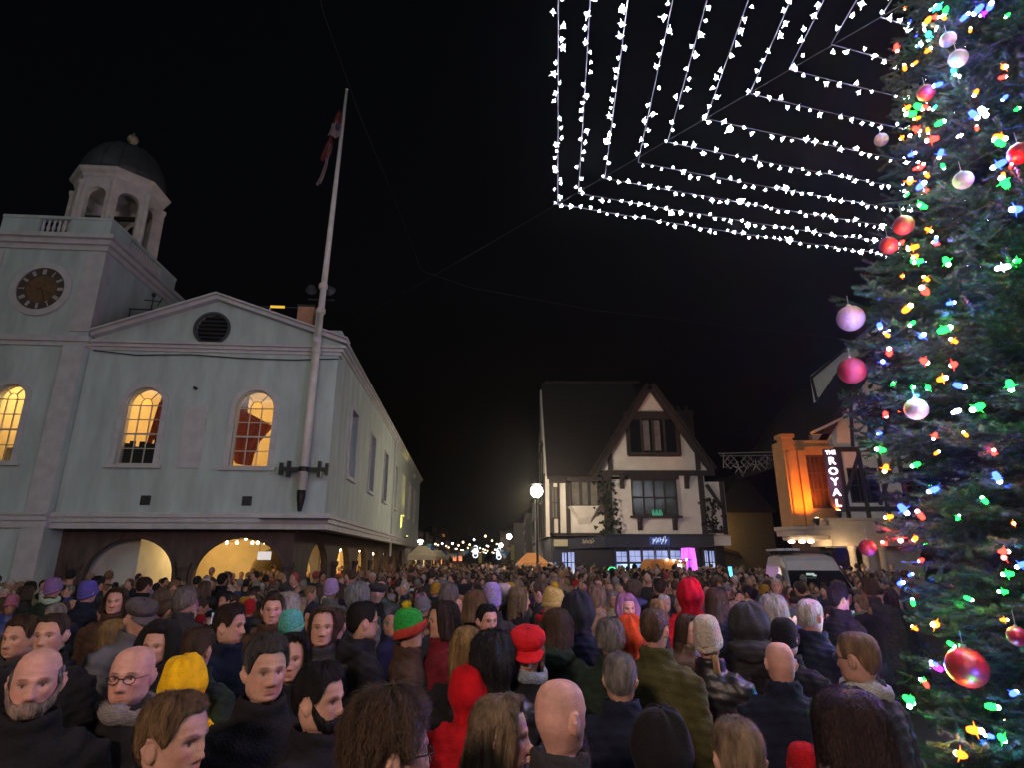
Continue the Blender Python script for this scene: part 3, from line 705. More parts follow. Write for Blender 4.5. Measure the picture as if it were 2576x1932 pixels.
def scrawl(parent, px0, px1, pz, h, y, mat, seed):
    """flowing shop-sign script, too far away to read"""
    rr = random.Random(seed); x0, x1 = sx(px0), sx(px1); n = 46; pts = []
    for k in range(n):
        t = k/(n-1); pts.append((x0+(x1-x0)*t + .06*math.sin(k*1.15), y, pz + h*(.30*math.sin(k*1.15+.6) + .16*math.sin(k*.47+seed) + (.22 if k in (2,3,20,21,38,39) else 0))))
    MB().tube(pts, .022, 5).build('sign_script', mat, parent)
scrawl(shop, 1640, 1676, sz(1362), .46, YS-.37, glow('script_lit', (.55,.68,1), 1.1), 3)
MB().box(sx(1633), sx(1684), YS-.375, YS-.352, sz(1372), sz(1352)).build('sign_panel', material('sign_blue', (.03,.05,.16), .5, .1, 3, emit=(.10,.18,.7), estr=.12), shop)
scrawl(shop, 1465, 1494, sz(1365), .34, 37.70, M_CREAM, 8)
P_UP = lit_pane('shop_pane_upper', (.26,.32,.62), (.45,.50,.85), 1.0, 1.4)
P_LOW = lit_pane('shop_pane_lower', (.12,.30,.62), (.75,.95,1.0), 1.9, 1.8)
P_SIDE = lit_pane('shop_pane_side', (.25,.33,.75), (.8,.85,1.0), 1.0, 1.5)
zt, zm0, zm1, zb = sz(1386), sz(1415), sz(1420), sz(1466)
for i, (a, b) in enumerate(((1550,1577),(1583,1612),(1616,1646),(1650,1680),(1686,1713))):
    x0, x1 = sx(a), sx(b); dz = -.06 if i == 0 else 0
    w = MB().slab(rect(x0-.06,x1+.06,zb-.1,zt+.06+dz), [rect(x0,x1,zb,zm1), rect(x0,x1,zm0,zt+dz)], YS-.06, YS+.04).build('shop_window', M_FASCIA, shop)
    for r_ in range(2):
        for c_ in range(2):
            MB().box(x0+(x1-x0)*c_/2+.012, x0+(x1-x0)*(c_+1)/2-.012, YS-.012, YS, zm0+(zt+dz-zm0)*r_/2+.012, zm0+(zt+dz-zm0)*(r_+1)/2-.012).build('pane', P_UP, w)
    MB().box(x0, x1, YS-.012, YS, zb, zm1).build('pane', P_LOW, w)
for i, (a, b, t0) in enumerate(((1413,1426,1391),(1428,1445,1390),(1772,1781,1386),(1784,1797,1387),(1380,1389,1420),(1394,1399,1424))):
    x0, x1 = sx(a), sx(b); zt2 = sz(t0)
    y = YS-.05 if a > 1700 else 37.9
    w = MB().slab(rect(x0-.05,x1+.05,zb-.1,zt2+.05), [rect(x0,x1,zb,zt2)], y-.05, y+.05).build('shop_window', M_FASCIA, shop)
    n = 2
    for c_ in range(n):
        MB().box(x0+(x1-x0)*c_/n+.02, x0+(x1-x0)*(c_+1)/n-.02, y, y+.01, zm0, zt2-.01).build('pane', P_UP, w)
        MB().box(x0+(x1-x0)*c_/n+.02, x0+(x1-x0)*(c_+1)/n-.02, y, y+.01, zb, zm0-.05).build('pane', P_SIDE, w)
for px in (1547, 1580, 1614, 1648, 1683, 1715, 1752, 1768, 1799):
    MB().box(sx(px)-.07, sx(px)+.07, YS-.14, YS+.1, 0, FZ0).build('pilaster', M_FASCIA, shop)
MB().box(XL-.2, 12.5, YS-.10, YS+.3, 0, zb-.11).build('stall_riser', M_FASCIA, shop)
MB().box(2.5, XL-.2, 37.97, 38.3, 0, FZ0-.18).build('shop_front', M_FASCIA, shop)
MB().box(sx(1449), sx(1540), 37.90, 37.965, 0, FZ0-.2).build('door', M_BLACK, shop)
lamp('shop_spill', 'POINT', (9.3, YS-.9, 1.7), 60, (.55,.65,1), shop, .5)

# purple lit column, food trailer, stalls
pc = thing('purple_light_column', 'glowing purple pink column of light standing before the shop window', 'light column', (sx(1732, 33), 33, 0))
pr = [(.0,0),(.34,0),(.38,.5),(.42,sz(1437,33)),(.40,sz(1410,33)),(.35,sz(1380,33)),(.0,sz(1379,33))]
MB().lathe(pr, n=18).build('column_skin', lit_pane('purple_skin', (.16,.03,.85), (1.0,.14,.85), 2.4, 4.5, (1,1,.1)), pc, smooth=True)
MB().lathe([(0,0),(.45,0),(.45,.12),(0,.12)], n=16).build('base', M_BLACK, pc)
lamp('column_light', 'POINT', (0,-.8,1.8), 14, (.75,.15,1), pc, .3)
ft = thing('food_trailer', 'rounded orange food trailer with a bright serving hatch in the crowd', 'trailer', (sx(1664, 31), 31.2, 0))
M_ORANGE = material('orange_trailer_paint', (.50,.20,.045), .5, .2, 3)
zt = sz(1408,31)
def rr_(w, z0, z1, r, n=5):
    o = []
    for cx, cz, a0 in ((w-r, z0+r, -PI/2), (w-r, z1-r, 0), (-w+r, z1-r, PI/2), (-w+r, z0+r, PI)):
        for k in range(n+1):
            a = a0 + PI/2*k/n; o.append((cx+r*math.cos(a), cz+r*math.sin(a)))
    return o
MB().slab(rr_(.62, .5, zt, .28), [], -.6, 1.8).build('body', M_ORANGE, ft)
MB().box(-.012,.012,-.612,-.601,.6,zt-.05).build('seam', M_TIMBER, ft)
MB().slab(rect(.66, 1.15, 1.1, zt-.08), [rect(.70, 1.11, 1.2, zt-.22)], -.5, 1.6).build('hatch', M_ORANGE, ft)
MB().box(.70,1.11,.2,.25,1.2,zt-.22).build('lit_panel', glow('hatch_light', (.9,.95,1), 2.0), ft)
MB().box(.55,1.3,-.9,-.45,zt-.06,zt).build('hatch_flap', M_ORANGE, ft)
for u in (-.45, .45): MB().lathe([(.0,-.1),(.3,-.1),(.34,-.05),(.34,.05),(.3,.1),(0,.1)], n=16).build('wheel', M_BLACK, ft, (u*1.3,.6,.34), rot=(0,PI/2,0))
for k in range(4): MB().sphere((.15+k*.32,-.72,zt-.02-.05*math.sin(k)), .05, 8, 6).build('bulb', glow('bulb_white', (1,.93,.8), 25), ft)
lamp('front_light', 'POINT', (0,-1.6,2.3), 14, (1,.62,.25), ft, .2)
def stall(px, Y, w, label, canopy, zt, lit):
    s = thing('market_stall', label, 'stall', (sx(px, Y), Y, 0), random.uniform(-.1,.1), 'market stalls in the street')
    for u in (-w, w):
        for v in (-.8, .8): MB().tube([(u,v,0),(u,v,zt-.25)], .025, 6).build('leg', M_IRON, s)
    MB().add([(-w-.15,-.95,zt-.3),(w+.15,-.95,zt-.3),(w+.15,.95,zt-.3),(-w-.15,.95,zt-.3),(-w*.4,0,zt+.25),(w*.4,0,zt+.25),
        (-w-.15,-.95,zt-.55),(w+.15,-.95,zt-.55),(w+.15,.95,zt-.55),(-w-.15,.95,zt-.55)],
        [(0,1,5,4),(1,2,5),(2,3,4,5),(3,0,4),(0,6,7,1),(1,7,8,2),(2,8,9,3),(3,9,6,0)]).build('canopy', canopy, s)
    MB().box(-w,w,-.75,-.3,.80,.86).box(-w,w,-.72,-.68,.1,.80).build('counter', M_TIMBER, s)
    if lit:
        for k in range(3):
            MB().sphere((-w*.7+k*w*.7,-.5,zt-.42), .055, 8, 6).build('bulb', glow('bulb_warm', (1,.80,.50), 60), s)
        lamp('stall_light', 'POINT', (0,-.3,zt-.6), 45, (1,.62,.28), s, .15)
    return s
M_CANV = material('pale_canvas', (.55,.50,.36), .85, .15, 2)
M_CANV2 = material('orange_canvas', (.45,.20,.07), .85, .15, 2)
stall(1338, 37, .75, 'warm lit food stall under an orange canopy by the corner of the timber shop', M_CANV2, 1.95, True)
stall(1062, 36, .62, 'market stall with a pale peaked canopy just past the far end of the arcade', M_CANV, 2.35, True)
stall(1096, 56, .9, 'market stall with a pale canopy further down the street behind the first', M_CANV, 2.3, True)

# ------------------------------------------------------------------ street lamps and light motifs
M_LAMPG = glow('street_lamp_glass', (1,.93,.88), 22)
def street_lamp(px, py, Y, label, e, r=.2):
    p = at_depth(px, py, Y)
    s = thing('street_lamp', label, 'street lamp', (float(p[0]), Y, 0), 0, 'street lamps along the street'); z = float(p[2])
    MB().tube([(0,0,0),(0,0,.9),(0,0,z-r-.1)], [.11,.07,.045], 10).build('post', M_IRON, s)
    MB().tube([(-.28,0,z-r-.35),(.28,0,z-r-.35)], .02, 6).build('ladder_bar', M_IRON, s)
    MB().sphere((0,0,z), r, 14, 10).build('lantern_glass', M_LAMPG, s, smooth=True)
    MB().lathe([(0,.36),(.05,.30),(.14,.22),(r+.05,.16),(r+.04,.13),(0,.13)], (0,0,z+r-.10), 10).build('lantern_cap', M_IRON, s)
    MB().lathe([(0,0),(.10,0),(.13,.08),(0,.08)], (0,0,z-r-.12), 10).build('lantern_base', M_IRON, s)
    if e: lamp('lamp_light', 'POINT', (0,0,z-.02), e, (1,.80,.56), s, r+.03)
    return s
street_lamp(1350, 1237, 33, 'black street lamp with a big white globe before the timber framed shop', 6000, .34)
street_lamp(1281, 1351, 62, 'street lamp with a white globe further down the street beside a snowflake motif', 170, .27)
street_lamp(1057, 1365, 56, 'street lamp with a white globe just beyond the far corner of the hall', 170, .23)
street_lamp(1076, 1380, 72, 'second street lamp beyond the hall above the pale stall canopies', 100, .25)
street_lamp(1110, 1391, 92, 'small distant street lamp over the stalls near the bend of the street', 80, .27)
street_lamp(1140, 1391, 105, 'smallest distant street lamp at the end of the street', 60, .25)
street_lamp(1260, 1373, 80, 'street lamp globe directly above the second snowflake motif', 100, .27)
def motif(px, py, Y, label):
    p = at_depth(px, py, Y); s = thing('light_motif', label, 'light decoration', (float(p[0]), Y, float(p[2])), 0, 'white light motifs')
    m = MB()
    for c, r in ((.48,.26),(.0,.36),(-.52,.32)):
        m.tube([(r*math.cos(a), 0, c + r*math.sin(a)) for a in [2*PI*k/12 for k in range(13)]], .07, 6)
    for k in range(6):
        a = PI*k/3; m.tube([(0,0,0),(.34*math.cos(a),0,.34*math.sin(a))], .05, 5)
    m.build('rope_light', glow('rope_light', (.82,.87,1), 2.2), s)
    s.scale = (.8,.8,.8)
    MB().tube([(.12,.08,-(float(p[2])-GROUND)/.8),(.12,.08,.95)], .05, 6).build('post', M_IRON, s)
motif(1196, 1388, 68, 'white snowflake light motif hanging in the middle of the street')
motif(1255, 1393, 72, 'white snowflake light motif below a globe lamp on the shop side of the street')
def string_across(name, label, cat, pts, mats, n, piece, sag):
    s = thing(name, label, cat, (0,0,0))
    P = [Vector(p) for p in pts]; out = []
    for k in range(n + 1):
        t = k/n; q = P[0].lerp(P[1], t); q.z -= sag*4*t*(1-t); out.append(q)
    MB().tube(out, .012, 4).build('wire', M_BLACK, s)
    for k in range(1, n):
        link(piece, MB().add([(-.28,0,0),(.28,0,0),(.0,.02,-.52),(0,-.02,-.05)], [(0,3,2),(3,1,2),(0,1,3)]).mesh(piece, mats[k % len(mats)]), s, out[k], rot=(0,0,random.uniform(-.5,.5)))
    return s
PEN = [material('pennant_'+n, c, .8, .1, 3, emit=c, estr=0) for n, c in (('white',(.6,.65,.75)),('aqua',(.2,.55,.65)),('blue',(.08,.2,.7)),('cream',(.6,.55,.35)))]
string_across('bunting', 'string of pale pennants sagging across the street between the lamp posts', 'bunting', (at_depth(1072,1362,60), at_depth(1196,1370,66)), PEN, 16, 'pennant', 1.1)
string_across('bunting', 'short string of pale pennants by the shop side lamps', 'bunting', (at_depth(1258,1378,66), at_depth(1284,1368,60)), PEN, 8, 'pennant', .8)

# the lamp that lights the people nearest the camera: same kind, standing behind it
def near_lamp():
    s = thing('street_lamp', 'black street lamp standing behind the photographer', 'street lamp', (-3.0, -5.5, 0), 0, 'street lamps along the street')
    MB().tube([(0,0,0),(0,0,.9),(0,0,5.3)], [.11,.07,.045], 10).build('post', M_IRON, s)
    MB().sphere((0,0,5.7), .30, 14, 10).build('lantern_glass', M_LAMPG, s, smooth=True)
    MB().lathe([(0,.36),(.05,.30),(.14,.22),(.35,.16),(.34,.13),(0,.13)], (0,0,5.9), 10).build('lantern_cap', M_IRON, s)
    lamp('lamp_light', 'POINT', (0,0,5.68), 10500, (1,.66,.50), s, .33)
near_lamp()
fe = thing('festoon_lights', 'warm festoon bulbs zigzagging over the far street stalls', 'string lights', (0,0,0))
fr_ = random.Random(31); fpts = []
for k in range(12):
    a = (-9.2 if k % 2 else -2.2 + .1*k, 50 + k*5.5, 3.7 - k*.04); b = (-2.2 + .1*k if k % 2 else -9.0, 55.5 + k*5.5, 3.7 - k*.04)
    for j in range(7):
        t = j/7; fpts.append((a[0]+(b[0]-a[0])*t, a[1]+(b[1]-a[1])*t, a[2] - .55*4*t*(1-t)))
MB().tube(fpts, .008, 4).build('wire', M_BLACK, fe)
FB = [MB().sphere((0,0,0), .075, 8, 6).mesh('festoon_bulb', glow('festoon_'+n, c, 12), True) for n, c in (('warm',(1,.62,.30)),('white',(.9,.92,1)),('amber',(1,.45,.15)))]
for q in fpts:
    if fr_.random() < .5: link('bulb', FB[fr_.choices((0,1,2),(5,2,2))[0]], fe, (q[0], q[1], q[2]-.08))
# ------------------------------------------------------------------ houses down the street
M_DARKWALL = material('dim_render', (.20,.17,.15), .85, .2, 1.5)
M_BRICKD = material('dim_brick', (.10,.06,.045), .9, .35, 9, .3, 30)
M_WINLIT = lit_pane('far_lit_pane', (.9,.55,.22), (1,.8,.45), .9)
M_WINRED = lit_pane('far_red_pane', (.9,.16,.05), (1,.35,.15), 1.6)
def row_house(x0, x1, y0, y1, ze, zr, side, wall, label, lit=()):
    """terraced house; `side` -1 faces the street on its low-x side, +1 on its high-x side"""
    h = thing('terraced_house', label, 'house', (x0, y0, 0)); W, D = x1-x0, y1-y0
    MB().box(0,W,0,D,0,ze).build('wall', wall, h)
    MB().add([(-.3,-.05,ze),(W+.3,-.05,ze),(W+.3,D+.05,ze),(-.3,D+.05,ze),(W/2,-.05,zr),(W/2,D+.05,zr)], [(0,1,4),(1,2,5,4),(2,3,5),(3,0,4,5),(3,2,1,0)]).build('roof', M_ROOFTILE, h)
    MB().box(W/2-.4,W/2+.4,D*.7,D*.7+.9,zr-.8,zr+1.3).build('chimney', M_BRICKD, h)
    xf = -.004 if side < 0 else W+.004
    k = 0
    for z0 in (.6, 3.4):
        for j in range(2):
            v = D*(.28+.44*j)
            f = MB().box(min(xf,xf+.08*side), max(xf,xf+.08*side), v-.65, v+.65, z0, z0+1.6).build('window', M_TIMBER, h)
            a, b = sorted((xf+.081*side, xf+.09*side))
            for q in range(2): MB().box(a,b,v-.58+q*.6,v-.02+q*.6,z0+.07,z0+1.53).build('pane', lit[k] if k < len(lit) and lit[k] else M_GLASS_DARK, f)
            MB().box(.1,.9,-.02,-.003,.1,.2)
            k += 1
    for z in (3.0, ze-.1):
        a, b = sorted((xf, xf+.06*side)); MB().box(a,b,0,D,z-.12,z+.12).build('timber', M_TIMBER, h)
    return h
row_house(1.9, 9, 50, 57, 6.6, 9.2, -1, M_WHITE, 'narrow jettied house with pale render next past the timber framed shop', (M_WINLIT,None))
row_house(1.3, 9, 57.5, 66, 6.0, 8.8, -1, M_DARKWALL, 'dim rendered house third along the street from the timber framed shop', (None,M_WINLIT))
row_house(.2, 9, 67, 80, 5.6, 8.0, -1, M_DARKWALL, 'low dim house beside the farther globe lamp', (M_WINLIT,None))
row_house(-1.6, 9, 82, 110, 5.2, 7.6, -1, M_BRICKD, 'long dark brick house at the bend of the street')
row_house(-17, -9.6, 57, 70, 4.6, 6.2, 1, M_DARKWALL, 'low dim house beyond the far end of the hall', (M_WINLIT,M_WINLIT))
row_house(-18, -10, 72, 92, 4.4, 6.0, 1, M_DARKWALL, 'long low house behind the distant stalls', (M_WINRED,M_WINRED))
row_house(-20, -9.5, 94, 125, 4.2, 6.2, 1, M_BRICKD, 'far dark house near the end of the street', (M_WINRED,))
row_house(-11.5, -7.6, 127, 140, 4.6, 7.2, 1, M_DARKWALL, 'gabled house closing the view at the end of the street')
fs = thing('shop_lightbox', 'two orange red lit shop signs far down the street', 'sign', (0,0,0))
for px in (1144, 1158): MB().box(sx(px-4,88), sx(px+4,88), 87.9, 88.0, sz(1412,88), sz(1399,88)).build('lit_panel', M_WINRED, fs)
MB().box(sx(1138,88), sx(1164,88), 88.0, 88.3, 0, sz(1394,88)).build('shopfront', M_DARKWALL, fs)
sp = thing('distant_tower', 'slim distant tower with a faint orange lit strip above the street roofs', 'tower', (sx(1113,150), 150, 0))
MB().box(-.9,.9,0,2,0,sz(1330,150)).build('tower_body', M_BRICKD, sp)
MB().add([(-1,-.1,sz(1330,150)),(1,-.1,sz(1330,150)),(1,2.1,sz(1330,150)),(-1,2.1,sz(1330,150)),(0,1,sz(1322,150))],[(0,1,4),(1,2,4),(2,3,4),(3,0,4)]).build('roof', M_ROOFTILE, sp)
MB().box(-.35,.35,-.05,-.01,sz(1362,150),sz(1345,150)).build('lit_strip', glow('orange_strip', (1,.36,.10), .30), sp)  # orange light on the tower, put in as a glowing pane
# lit banners on lamp posts
for px, Y, lab in ((1208,64,'yellow lit banner hanging in mid street beside the first snowflake motif'), (1290,58,'pale yellow lit banner on a post beside the shop side lamp')):
    b = thing('street_banner', lab, 'banner', (sx(px,Y), Y, 0), 0, 'lit banners on posts')
    MB().box(-.17,.17,-.02,.02,sz(1418 if px<1250 else 1410,Y),sz(1392 if px<1250 else 1372,Y)).build('banner_cloth', material('banner_yellow', (.5,.45,.15), .8, .15, 3, emit=(.6,.5,.12), estr=0), b)
    MB().tube([(.22,0,0),(.22,0,sz(1368,Y))], .035, 6).build('post', M_IRON, b)

# ------------------------------------------------------------------ dim house with a wall lamp, to the side of the shop
dh = thing('brick_house', 'dark brick house with a wall lamp lighting one corner yellow between shop and cinema', 'house', (13.75, 41, 0), R(6))
MB().box(0,4.2,0,9,0,4.9).build('wall', material('yellow_brick', (.20,.15,.075), .9, .3, 8, .3, 25), dh)
MB().add([(-.2,-.3,4.9),(4.4,-.3,4.9),(4.4,9,4.9),(-.2,9,4.9),(2.1,-.3,7.6),(2.1,9,7.6)], [(0,1,4),(1,2,5,4),(2,3,5),(3,0,4,5),(3,2,1,0)]).build('roof', M_ROOFTILE, dh)
MB().add([(.3,-.05,2.55),(1.5,-.05,2.2),(1.5,-.45,1.95),(.3,-.45,2.3),(.3,-.05,2.62),(1.5,-.05,2.27),(1.5,-.45,2.02),(.3,-.45,2.37)],[(3,2,1,0),(4,5,6,7),(0,1,5,4),(1,2,6,5),(2,3,7,6),(3,0,4,7)]).build('lean_to_roof', M_ROOFTILE, dh)
wlamp = thing('wall_lamp', 'small warm wall lamp on the dark brick house beside the shop', 'lamp', (sx(1803,40.4), 40.4, sz(1320,40.4)))
MB().sphere((0,0,0), (.10,.10,.2), 10, 8).build('lamp_glass', glow('wall_lamp_glass', (1,.8,.4), 2.2), wlamp)
MB().beam((0,.05,.22),(0,.62,.22),.05,.05,up=(0,0,1)).build('bracket', M_IRON, wlamp)
lamp('lamp_light', 'POINT', (.35,-.45,-.5), 55, (1,.60,.16), wlamp, .1)

# ------------------------------------------------------------------ cinema with an orange lit bay
YC = 30.0
cine = thing('cinema', 'half timbered cinema with an orange lit tall bay and a pale porch', 'building', (0,0,0))
M_BAY = material('ochre_bay_paint', (.50,.27,.10), .8, .15, 1.5, .06, 20)  # one even ochre over all parts of the bay
M_CINE = material('cinema_render', (.52,.42,.34), .8, .15, 1.5, .06, 20)
cz = lambda py, Y=YC, px=2050: float(at_depth(px, py, Y)[2])
cx = lambda px, Y=YC: float(at_depth(px, 1403, Y)[0])
bx0, bx1 = 13.97, 16.35
zb0, zb1 = 3.45, 7.75
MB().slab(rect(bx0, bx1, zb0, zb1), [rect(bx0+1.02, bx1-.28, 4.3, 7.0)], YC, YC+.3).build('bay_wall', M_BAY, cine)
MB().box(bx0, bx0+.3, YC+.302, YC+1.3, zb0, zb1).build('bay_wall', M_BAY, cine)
MB().add([(14.35,YC+1.31,0),(15.79,YC+1.31,0),(20.5,YC+9,0),(18.2,YC+9,0),(14.35,YC+1.31,6.6),(15.79,YC+1.31,6.6),(20.5,YC+9,6.6),(18.2,YC+9,6.6)],[(3,2,1,0),(4,5,6,7),(0,1,5,4),(1,2,6,5),(2,3,7,6),(3,0,4,7)]).build('rear_wall', M_BRICKD, cine)
MB().box(bx0+.31, bx1-.01, YC+.61, YC+1.3, zb0, zb1-.1).build('bay_core', M_BRICKD, cine)
casement(cine, bx0+1.02, bx1-.28, 4.3, 7.0, YC+.06, 4, 3, frame=material('brown_frame', (.10,.05,.03), .6, .2, 5), t=.07, pane=material('brown_glass', (.10,.04,.02), .25, .4, 1.5))
for u in (bx0+.18, bx0+.82): MB().lathe([(0,0),(.10,0),(.10,3.1),(0,3.1)], (u, YC-.02, 4.0), 10).build('bay_column', M_BAY, cine)
MB().box(bx0+.62, bx0+1.0, YC-.18, YC-.003, zb0, 7.2).build('bay_pier', M_BAY, cine)
MB().box(bx0-.06, bx0+.5, YC-.08, YC+.5, zb1-.5, zb1+.12).box(bx0-.14, bx0+.58, YC-.16, YC+.6, zb1+.12, zb1+.32).build('bay_cap', M_BAY, cine)
MB().box(bx0+.56, bx1+.1, YC-.06, YC+.3, 7.28, 7.42).build('bay_cornice', M_BAY, cine)
# main gable block
gx0, gx1 = 15.8, 24.5
GZ = [(gx0,2.4),(gx1,2.4),(gx1,8.0),(20.6,13.2),(gx0,7.4)]
MB().slab([(p[0],p[1]) for p in GZ], [rect(17.3,18.9,4.6,6.4), rect(20.2,22.0,4.6,6.4), rect(19.6,21.6,8.2,9.8)], YC+.45, YC+.8).build('gable_wall', M_WHITE, cine)
for x0_, x1_, z0_, z1_ in ((17.3,18.9,4.6,6.4),(20.2,22.0,4.6,6.4),(19.6,21.6,8.2,9.8)): casement(cine, x0_, x1_, z0_, z1_, YC+.5, 3, 2)
for k in range(9):
    u = gx0+.2+k*1.02; MB().beam((u,YC+.41,2.5),(u,YC+.41,7.3),.2,.09).build('timber', M_TIMBER, cine)
for z in (4.3, 7.35): MB().beam((gx0,YC+.40,z),(gx1,YC+.40,z),.24,.09).build('timber', M_TIMBER, cine)
for k in range(7):
    a = (gx0+.9+k*1.1, 7.5); h_ = min((a[0]-gx0)*1.2, (gx1-a[0])*1.33)
    if h_ > .6: MB().beam((a[0],YC+.41,7.5),(a[0]+.25*(1 if k%2 else -1),YC+.41,7.45+h_*.95),.16,.09).build('timber', M_TIMBER, cine)
for k in range(4): MB().beam((gx0+1.0+k*1.9,YC+.405,4.5),(gx0+2.3+k*1.9,YC+.405,7.2),.16,.09).build('timber', M_TIMBER, cine)
for a, b in (((gx0-.4,6.9),(20.6,13.4)), ((20.6,13.4),(gx1+.3,7.7))):
    MB().beam((a[0],YC+.15,a[1]),(b[0],YC+.15,b[1]),.36,.1).build('bargeboard', M_TIMBER, cine)
MB().add([(gx0-.4,YC+.2,7.0),(20.6,YC+.2,13.5),(gx1+.3,YC+.2,7.8),(gx0-.4,YC+12,7.0),(20.6,YC+12,13.5),(gx1+.3,YC+12,7.8)], [(0,1,4,3),(1,2,5,4)]).build('roof', M_ROOFTILE, cine)
MB().beam((15.55,YC-.1,8.15),(17.1,YC-.1,8.85),.12,.5).build('gutter', M_TRIM, cine)
MB().box(15.6, 16.6, YC+.1, YC+.44, 7.2, 8.1).build('wall', M_CINE, cine)
# far timber gable seen past the tree
fg = MB().slab([(18.7,8.7),(25,8.7),(25,13),(22.6,15.8),(18.7,12.9)], [], YC+5, YC+5.3); fg.build('rear_gable', M_WHITE, cine)
for k in range(6): MB().beam((18.9+k*.9,YC+4.95,8.7),(18.8+k*.9+(.35 if k%2 else -.2),YC+4.95,12.8),.14,.08).build('timber', M_TIMBER, cine)
for a, b in (((18.7,9.6),(21.5,12.4)),((18.7,11.4),(20.5,9.3)),((18.6,12.7),(22.7,15.9))): MB().beam((a[0],YC+4.94,a[1]),(b[0],YC+4.94,b[1]),.16,.08).build('timber', M_TIMBER, cine)
# porch and curved canopy
MB().box(14.9, 19.5, YC-1.6, YC+.44, 2.45, 3.62).build('porch_block', M_CINE, cine)
MB().box(14.8, 19.6, YC-1.72, YC+.3, 3.623, 3.72).build('porch_coping', M_CINE, cine)
for u in (15.9, 16.5, 17.3): MB().lathe([(0,0),(.22,0),(.22,.12),(.16,.2),(.145,2.2),(.2,2.32),(.2,2.45),(0,2.45)], (u,YC-1.4,0), 14).build('porch_column', M_CINE, cine)
MB().box(16.9, 19.4, YC-.9, YC-.6, 0, 2.44).build('porch_wall', M_CINE, cine)
cv = []
for k in range(13):
    a = R(180 + 90*k/12); cv.append((14.95 + 1.95*math.cos(a), YC-.2 + 1.5*math.sin(a)))
for (z0, z1, gr) in ((3.18, 3.36, .10), (2.92, 3.17, .0), (2.74, 2.90, -.25)):
    o = [(14.95+(p[0]-14.95)*(1+gr/1.9), YC-.2+(p[1]-YC+.2)*(1+gr/1.9)) for p in cv]
    poly = [(p[0],p[1]) for p in o] + [(14.95, YC-.2)]
    n = len(poly)
    MB().add([(p[0],p[1],z0) for p in poly]+[(p[0],p[1],z1) for p in poly], [tuple(range(n-1,-1,-1)), tuple(range(n,2*n))]+[(i,(i+1)%n,(i+1)%n+n,i+n) for i in range(n)]).build('canopy_tier', M_CINE, cine)
for k, (px, py) in enumerate(((1991,1362),(2017,1359),(2038,1354))):
    q = at_depth(px, py, YC-1.0-.2*k)
    MB().sphere((float(q[0]), YC-1.0-.2*k, 2.66), (.17,.12,.08), 10, 6).build('soffit_lamp', glow('soffit_lamp_glass', (1,.84,.55), 9), cine)
lamp('soffit_light', 'POINT', (14.2, YC-1.2, 2.3), 55, (1,.72,.36), cine, .15)
lamp('soffit_light', 'POINT', (15.3, YC-2.2, 2.2), 40, (1,.72,.36), cine, .15)
for (u, y, e) in ((14.45, YC-1.45, 800), (15.5, YC-1.55, 800)):
    fl_ = thing('bay_floodlight', 'floodlight on the porch roof aimed up the orange bay, '+('at its outer edge' if u < 15 else 'below its window'), 'floodlight', (u, y, 3.40 if u < 15 else 3.74), 0, 'floodlights on the cinema porch')
    MB().lathe([(0,.0),(.10,.0),(.17,.20),(.15,.21),(0,.14)], n=12).build('lamp_body', M_IRON, fl_, (0,0,.10), rot=(R(-38),0,0))
    MB().lathe([(0,.0),(.14,.0),(.14,.015),(0,.015)], n=12).build('lens', glow('orange_flood_lens', (1,.66,.35), 14), fl_, (0,.09,.27), rot=(R(-38),0,0))
    MB().box(-.05,.05,-.05,.05,0,.12).build('foot', M_IRON, fl_)
    lamp('lamp_light', 'SPOT', (0,.12,.34), e, (1,.24,.006), fl_, .05, spot_size=R(110), spot_blend=.7).rotation_euler = (R(153), 0, 0)
# projecting vertical sign
sg = thing('cinema_sign', 'dark vertical projecting sign with white lit letters spelling THE ROYAL', 'sign', (15.55, YC-1.35, 0), R(-14))
M_SIGN = material('sign_case', (.05,.022,.035), .5, .2, 4)
MB().slab([(-.26,4.35),(.0,4.02),(.34,4.02),(.34,7.05),(-.26,7.05)], [], -.09, .09).build('sign_case', M_SIGN, sg)
MB().beam((.34,0,6.8),(.62,1.28,6.8),.06,.06).build('sign_arm', M_IRON, sg)
MB().beam((.34,0,4.6),(.62,1.28,4.6),.06,.06).build('sign_arm', M_IRON, sg)
M_LET = glow('sign_letter_light', (1,.80,.95), 4.0)
def text(body, size, loc, parent, mat, name='letter', sxy=(1,1)):
    c = bpy.data.curves.new(name, 'FONT'); c.body = body; c.size = size; c.align_x = 'CENTER'; c.align_y = 'CENTER'; c.extrude = .02; c.offset = size*.022
    o = bpy.data.objects.new(name, c); COL.objects.link(o)
    dg = bpy.context.evaluated_depsgraph_get(); me = bpy.data.meshes.new_from_object(o.evaluated_get(dg))
    bpy.data.objects.remove(o); me.materials.clear(); me.materials.append(mat)
    r = link(name, me, parent, loc, (PI/2, 0, 0)); r.scale = (sxy[0], sxy[1], 1); return r
text('THE', .24, (.04,-.125,6.86), sg, M_LET, 'letter', (1,1.1))
for k, ch_ in enumerate('ROYAL'): text(ch_, .56, (.04,-.125,6.44-k*.505), sg, M_LET, 'letter', (.92,.86))
lamp('sign_light', 'POINT', (.0,-.5,5.4), 12, (.9,.45,1), sg, .4)

